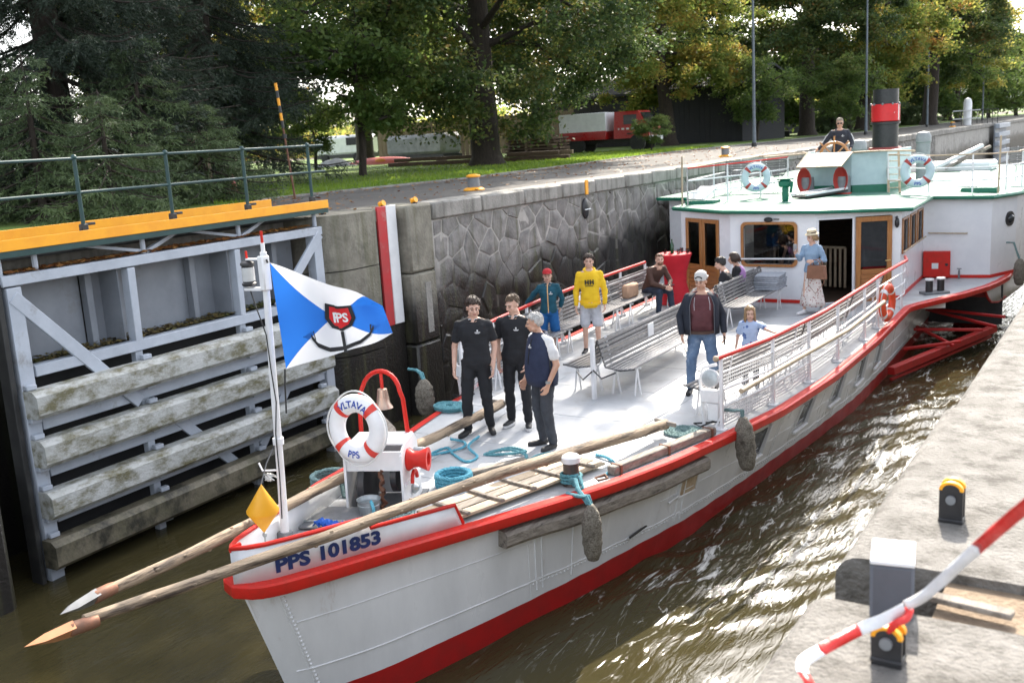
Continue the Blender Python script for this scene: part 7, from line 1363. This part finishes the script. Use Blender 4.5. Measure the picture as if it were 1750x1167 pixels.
wd = root('wooden_hutch', 'pale wooden hutch with round holes under the spruce boughs', 'hutch', (-20.3, 17.4, CZ)); ob('box', MB().box((-20.3, 17.4, CZ + 1.42), (.5, .4, .5), rz=.6, b=.01), palewood, wd); ob('stand', MB().box((-20.3, 17.4, CZ + .58), (.36, .3, 1.16), rz=.6), darkwood, wd)
for k in (-.1, .06): ob('hole', MB().ell((-20.17 + k, 17.24 + k * .68, CZ + 1.28), (.045, .03, .045), 10), blackm, wd)
# far signal and lock end
sg = root('signal_post', 'white rounded signal post with cross bars at the far lock gate', 'signal post', (-12.2, 84, CZ)); ob('post', MB().lathe([(.3, 0), (.3, 1.7), (.22, 1.95), (.02, 2.05)], (-12.2, 84, CZ), 14), white, sg)
for z in (.5, 1.1): ob('cross_bar', MB().box((-12.2, 83.6, CZ + z), (1.9, .07, .07)), white, sg)
rlg = root('far_gate_railing', 'thin dark railing across the open far lock gate', 'railing', (-12, 88, CZ))
for k in range(8): ob('railing_post', MB().tube([(-13.2 + k * .35, 88 + k * .2, CZ), (-13.2 + k * .35, 88 + k * .2, CZ + 1.1)], .03, 6), blackm, rlg)
ob('handrail', MB().tube([(-13.2, 88, CZ + 1.1), (-10.7, 89.4, CZ + 1.1)], .03, 6), blackm, rlg)
fg = root('far_lock_gate', 'far grey lock gate leaf standing open against the wall', 'lock gate', (-11, 95, WL))
for k in range(5): ob('beam', MB().box((-10.75, 93, 2.4 - .7 * k), (.3, 7, .35), b=.02), gatep, fg)
ob('frame', MB().box((-10.95, 93, .8), (.1, 7.2, 3.6)), gatedk, fg)
br = root('far_bridge', 'low steel and glass gangway structure closing the lock in the distance', 'bridge', (-8, 210, CZ)); ob('deck', MB().box((-6, 214, 2.9), (22, 3, .5)), orange, br); ob('gate_body', MB().box((-6, 214.5, .8), (20, 1, 3.6)), gatedk, br)
for k in range(8): ob('post', MB().box((-15 + k * 2.4, 213.5, 5.2), (.18, .18, 4.2)), blackm, br)
ob('roof', MB().box((-6, 214, 7.4), (22, 3, .3)), galv, br); ob('glazing', MB().box((-6, 214.2, 5.2), (20, .05, 3.9)), glass, br)
# far shore and city behind
hz_ = MB(); rows = []
for k in range(60): a = rad(-60 + 120 * k / 59); rows.append([(-40 + 1500 * math.sin(a), 1500 * math.cos(a), CZ), (-40 + 1600 * math.sin(a), 1600 * math.cos(a), CZ + 34 + 22 * noise.noise(V((k * .3, 2, 1))))])
ob('hills', hz_.grid(rows), M('distant_hill', (.12, .15, .13), (.16, .18, .15), .95, scale=.02), kind='structure', smooth=180)
ob('far_river', MB().add([(-60, 330, WL - .02), (300, 330, WL - .02), (300, 900, WL - .02), (-60, 900, WL - .02)], [(0, 1, 2, 3)]), bpy.data.materials['river_water'], kind='structure')
# ---- right quay furniture
def pin(label, x, y, h, w=.085):
    t = root('roller_bracket', label, 'bracket', (x, y, RZ), group='black roller brackets with yellow rounded tops on the right quay'); n = 14; r = w / 2
    mx = Matrix(((1, 0, 0, x), (0, 0, -1, y), (0, 1, 0, RZ), (0, 0, 0, 1)))
    for dy in (-.024, .024):
        m = mx @ Matrix.Translation((0, 0, dy)); ob('cheek_plate', MB().prism([(-r, -.01), (r, -.01), (r, h - r * .8)] + [(r * math.cos(a), h - r * .8 + r * math.sin(a) * .8) for a in [math.pi * q / n for q in range(1, n)]] + [(-r, h - r * .8)], -.008, .008, m), blackm, t)
        ar = [[(k * r * math.cos(a), h - r * .8 + k * r * math.sin(a) * .8) for k in (1.03, .74)] for a in [math.pi * q / n for q in range(n + 1)]]
        ob('yellow_rim', MB().grid([[m @ V((*p[0], -.0105)), m @ V((*p[1], -.0105))][::1] + [m @ V((*p[1], .0105)), m @ V((*p[0], .0105)), m @ V((*p[0], -.0105))] for p in ar]), orange, t, smooth=30)
    ob('roller', MB().lathe([(.01, -.016), (r * .8, -.015), (r * .7, 0), (r * .8, .015), (.01, .016)], n=20, m=mx @ Matrix.Translation((0, h * .5, 0))), grey, t)
    ob('axle', MB().lathe([(.006, -.045), (.018, -.044), (.018, .044), (.006, .045)], n=12, m=mx @ Matrix.Translation((0, h * .58, 0))), grey, t); ob('base', MB().box((x, y, RZ + .008), (w * 1.05, .075, .016), b=.004), blackm, t)
pin('black roller bracket with yellow rounded top on the right quay beyond the slot', -.585, 3.95, .165); pin('black roller bracket wrapped by the barrier tape, nearest the viewer', -.572, 2.79, .115)
pb_ = root('gauge_post', 'square grey post with its sunlit top painted white standing in the slot of the right quay', 'post', (-.63, 3.14, 1.9)); ob('shaft', MB().box((-.637, 3.15, 2.02), (.132, .185, .70), rz=.18, b=.01), M('post_shade_grey', (.1, .105, .125), (.08, .085, .1), .6), pb_); ob('sunlit_top', MB().box((-.637, 3.15, 2.376), (.1325, .1855, .014), rz=.18, b=.005), white, pb_)  # white cap paints the sunlit top, dark grey the shaded sides
tag(ob('slot_plank', MB().box((-.42, 3.24, 2.2), (.26, .05, .02), rz=-.12, b=.004), greywood), 'short pale wooden wedge plank lying across the slot by the post', 'plank')
# barrier tape: one twisted ribbon in red and white lengths
bt_ = root('barrier_tape', 'red and white barrier tape knotted round the nearest pin, its end fluttering', 'barrier tape', (-.57, 2.8, 2.35))
def ribbon(name, P_, w, mats, seg=.16, tw=None):
    P_ = [V(p) for p in P_]; out = []
    for i in range(len(P_) - 1):
        a, b, c, d = P_[max(0, i - 1)], P_[i], P_[i + 1], P_[min(len(P_) - 1, i + 2)]
        for k in range(10): t = k / 10; out.append(.5 * ((2 * b) + (c - a) * t + (2 * a - 5 * b + 4 * c - d) * t * t + (3 * b - a - 3 * c + d) * t ** 3))
    out.append(P_[-1]); s = 0; cur = None; rows = []; k0 = 0
    for i, p in enumerate(out):
        if i: s += (p - out[i - 1]).length
        d = (out[min(i + 1, len(out) - 1)] - out[max(0, i - 1)]).normalized(); n_ = d.cross(V((0, 0, 1))).normalized(); e = (V((0, 0, 1)) - d * d.z).normalized(); tt = tw(s) if tw else .9; wv = (e * math.cos(tt) + n_ * math.sin(tt)); row = [p - wv * w / 2 + d.cross(wv) * .004 * math.sin(s * 40), p + d.cross(wv) * .008 * math.sin(s * 23), p + wv * w / 2]
        k = int((s + 10 * seg) / seg); rows.append(row)
        if k != k0 and k0 and len(rows) > 1: ob(name, MB().grid(rows), mats[k0 % 2], bt_, smooth=180, sol=.0008); rows = [row]
        k0 = k
    if len(rows) > 1: ob(name, MB().grid(rows), mats[k0 % 2], bt_, smooth=180, sol=.0008)
def tapemat(n_, c): 
    m = M(n_, c, None, .4, scale=12, bump=.3, bscale=30); return m
tw_, trd = tapemat('white_tape', (.8, .8, .82)), tapemat('red_tape', (.75, .03, .025))
ribbon('tape_length', [(-.53, 2.8, 2.373), (-.46, 2.72, 2.46), (-.33, 2.55, 2.67), (-.196, 2.3, 2.9), (.02, 1.9, 3.25), (.3, 1.4, 3.6)], .03, (tw_, trd), .44, lambda s: .2 + .7 * s)
ribbon('tape_end', [(-.53, 2.79, 2.37), (-.575, 2.73, 2.352), (-.616, 2.7, 2.336), (-.66, 2.63, 2.325), (-.70, 2.55, 2.318), (-.722, 2.47, 2.322), (-.715, 2.42, 2.318), (-.685, 2.38, 2.315), (-.67, 2.36, 2.29), (-.665, 2.33, 2.25)], .034, (tw_, trd), .15, lambda s: .2 + 2.2 * s)
ob('knot', MB().tube([(-.545 + .028 * math.cos(a), 2.79 + .035 * math.sin(a), 2.33 + .03 * math.cos(a) + .006 * math.sin(3 * a)) for a in [2 * math.pi * q / 24 for q in range(25)]], .011, 8), trd, bt_)
bpy.data.scenes.remove(TMP)
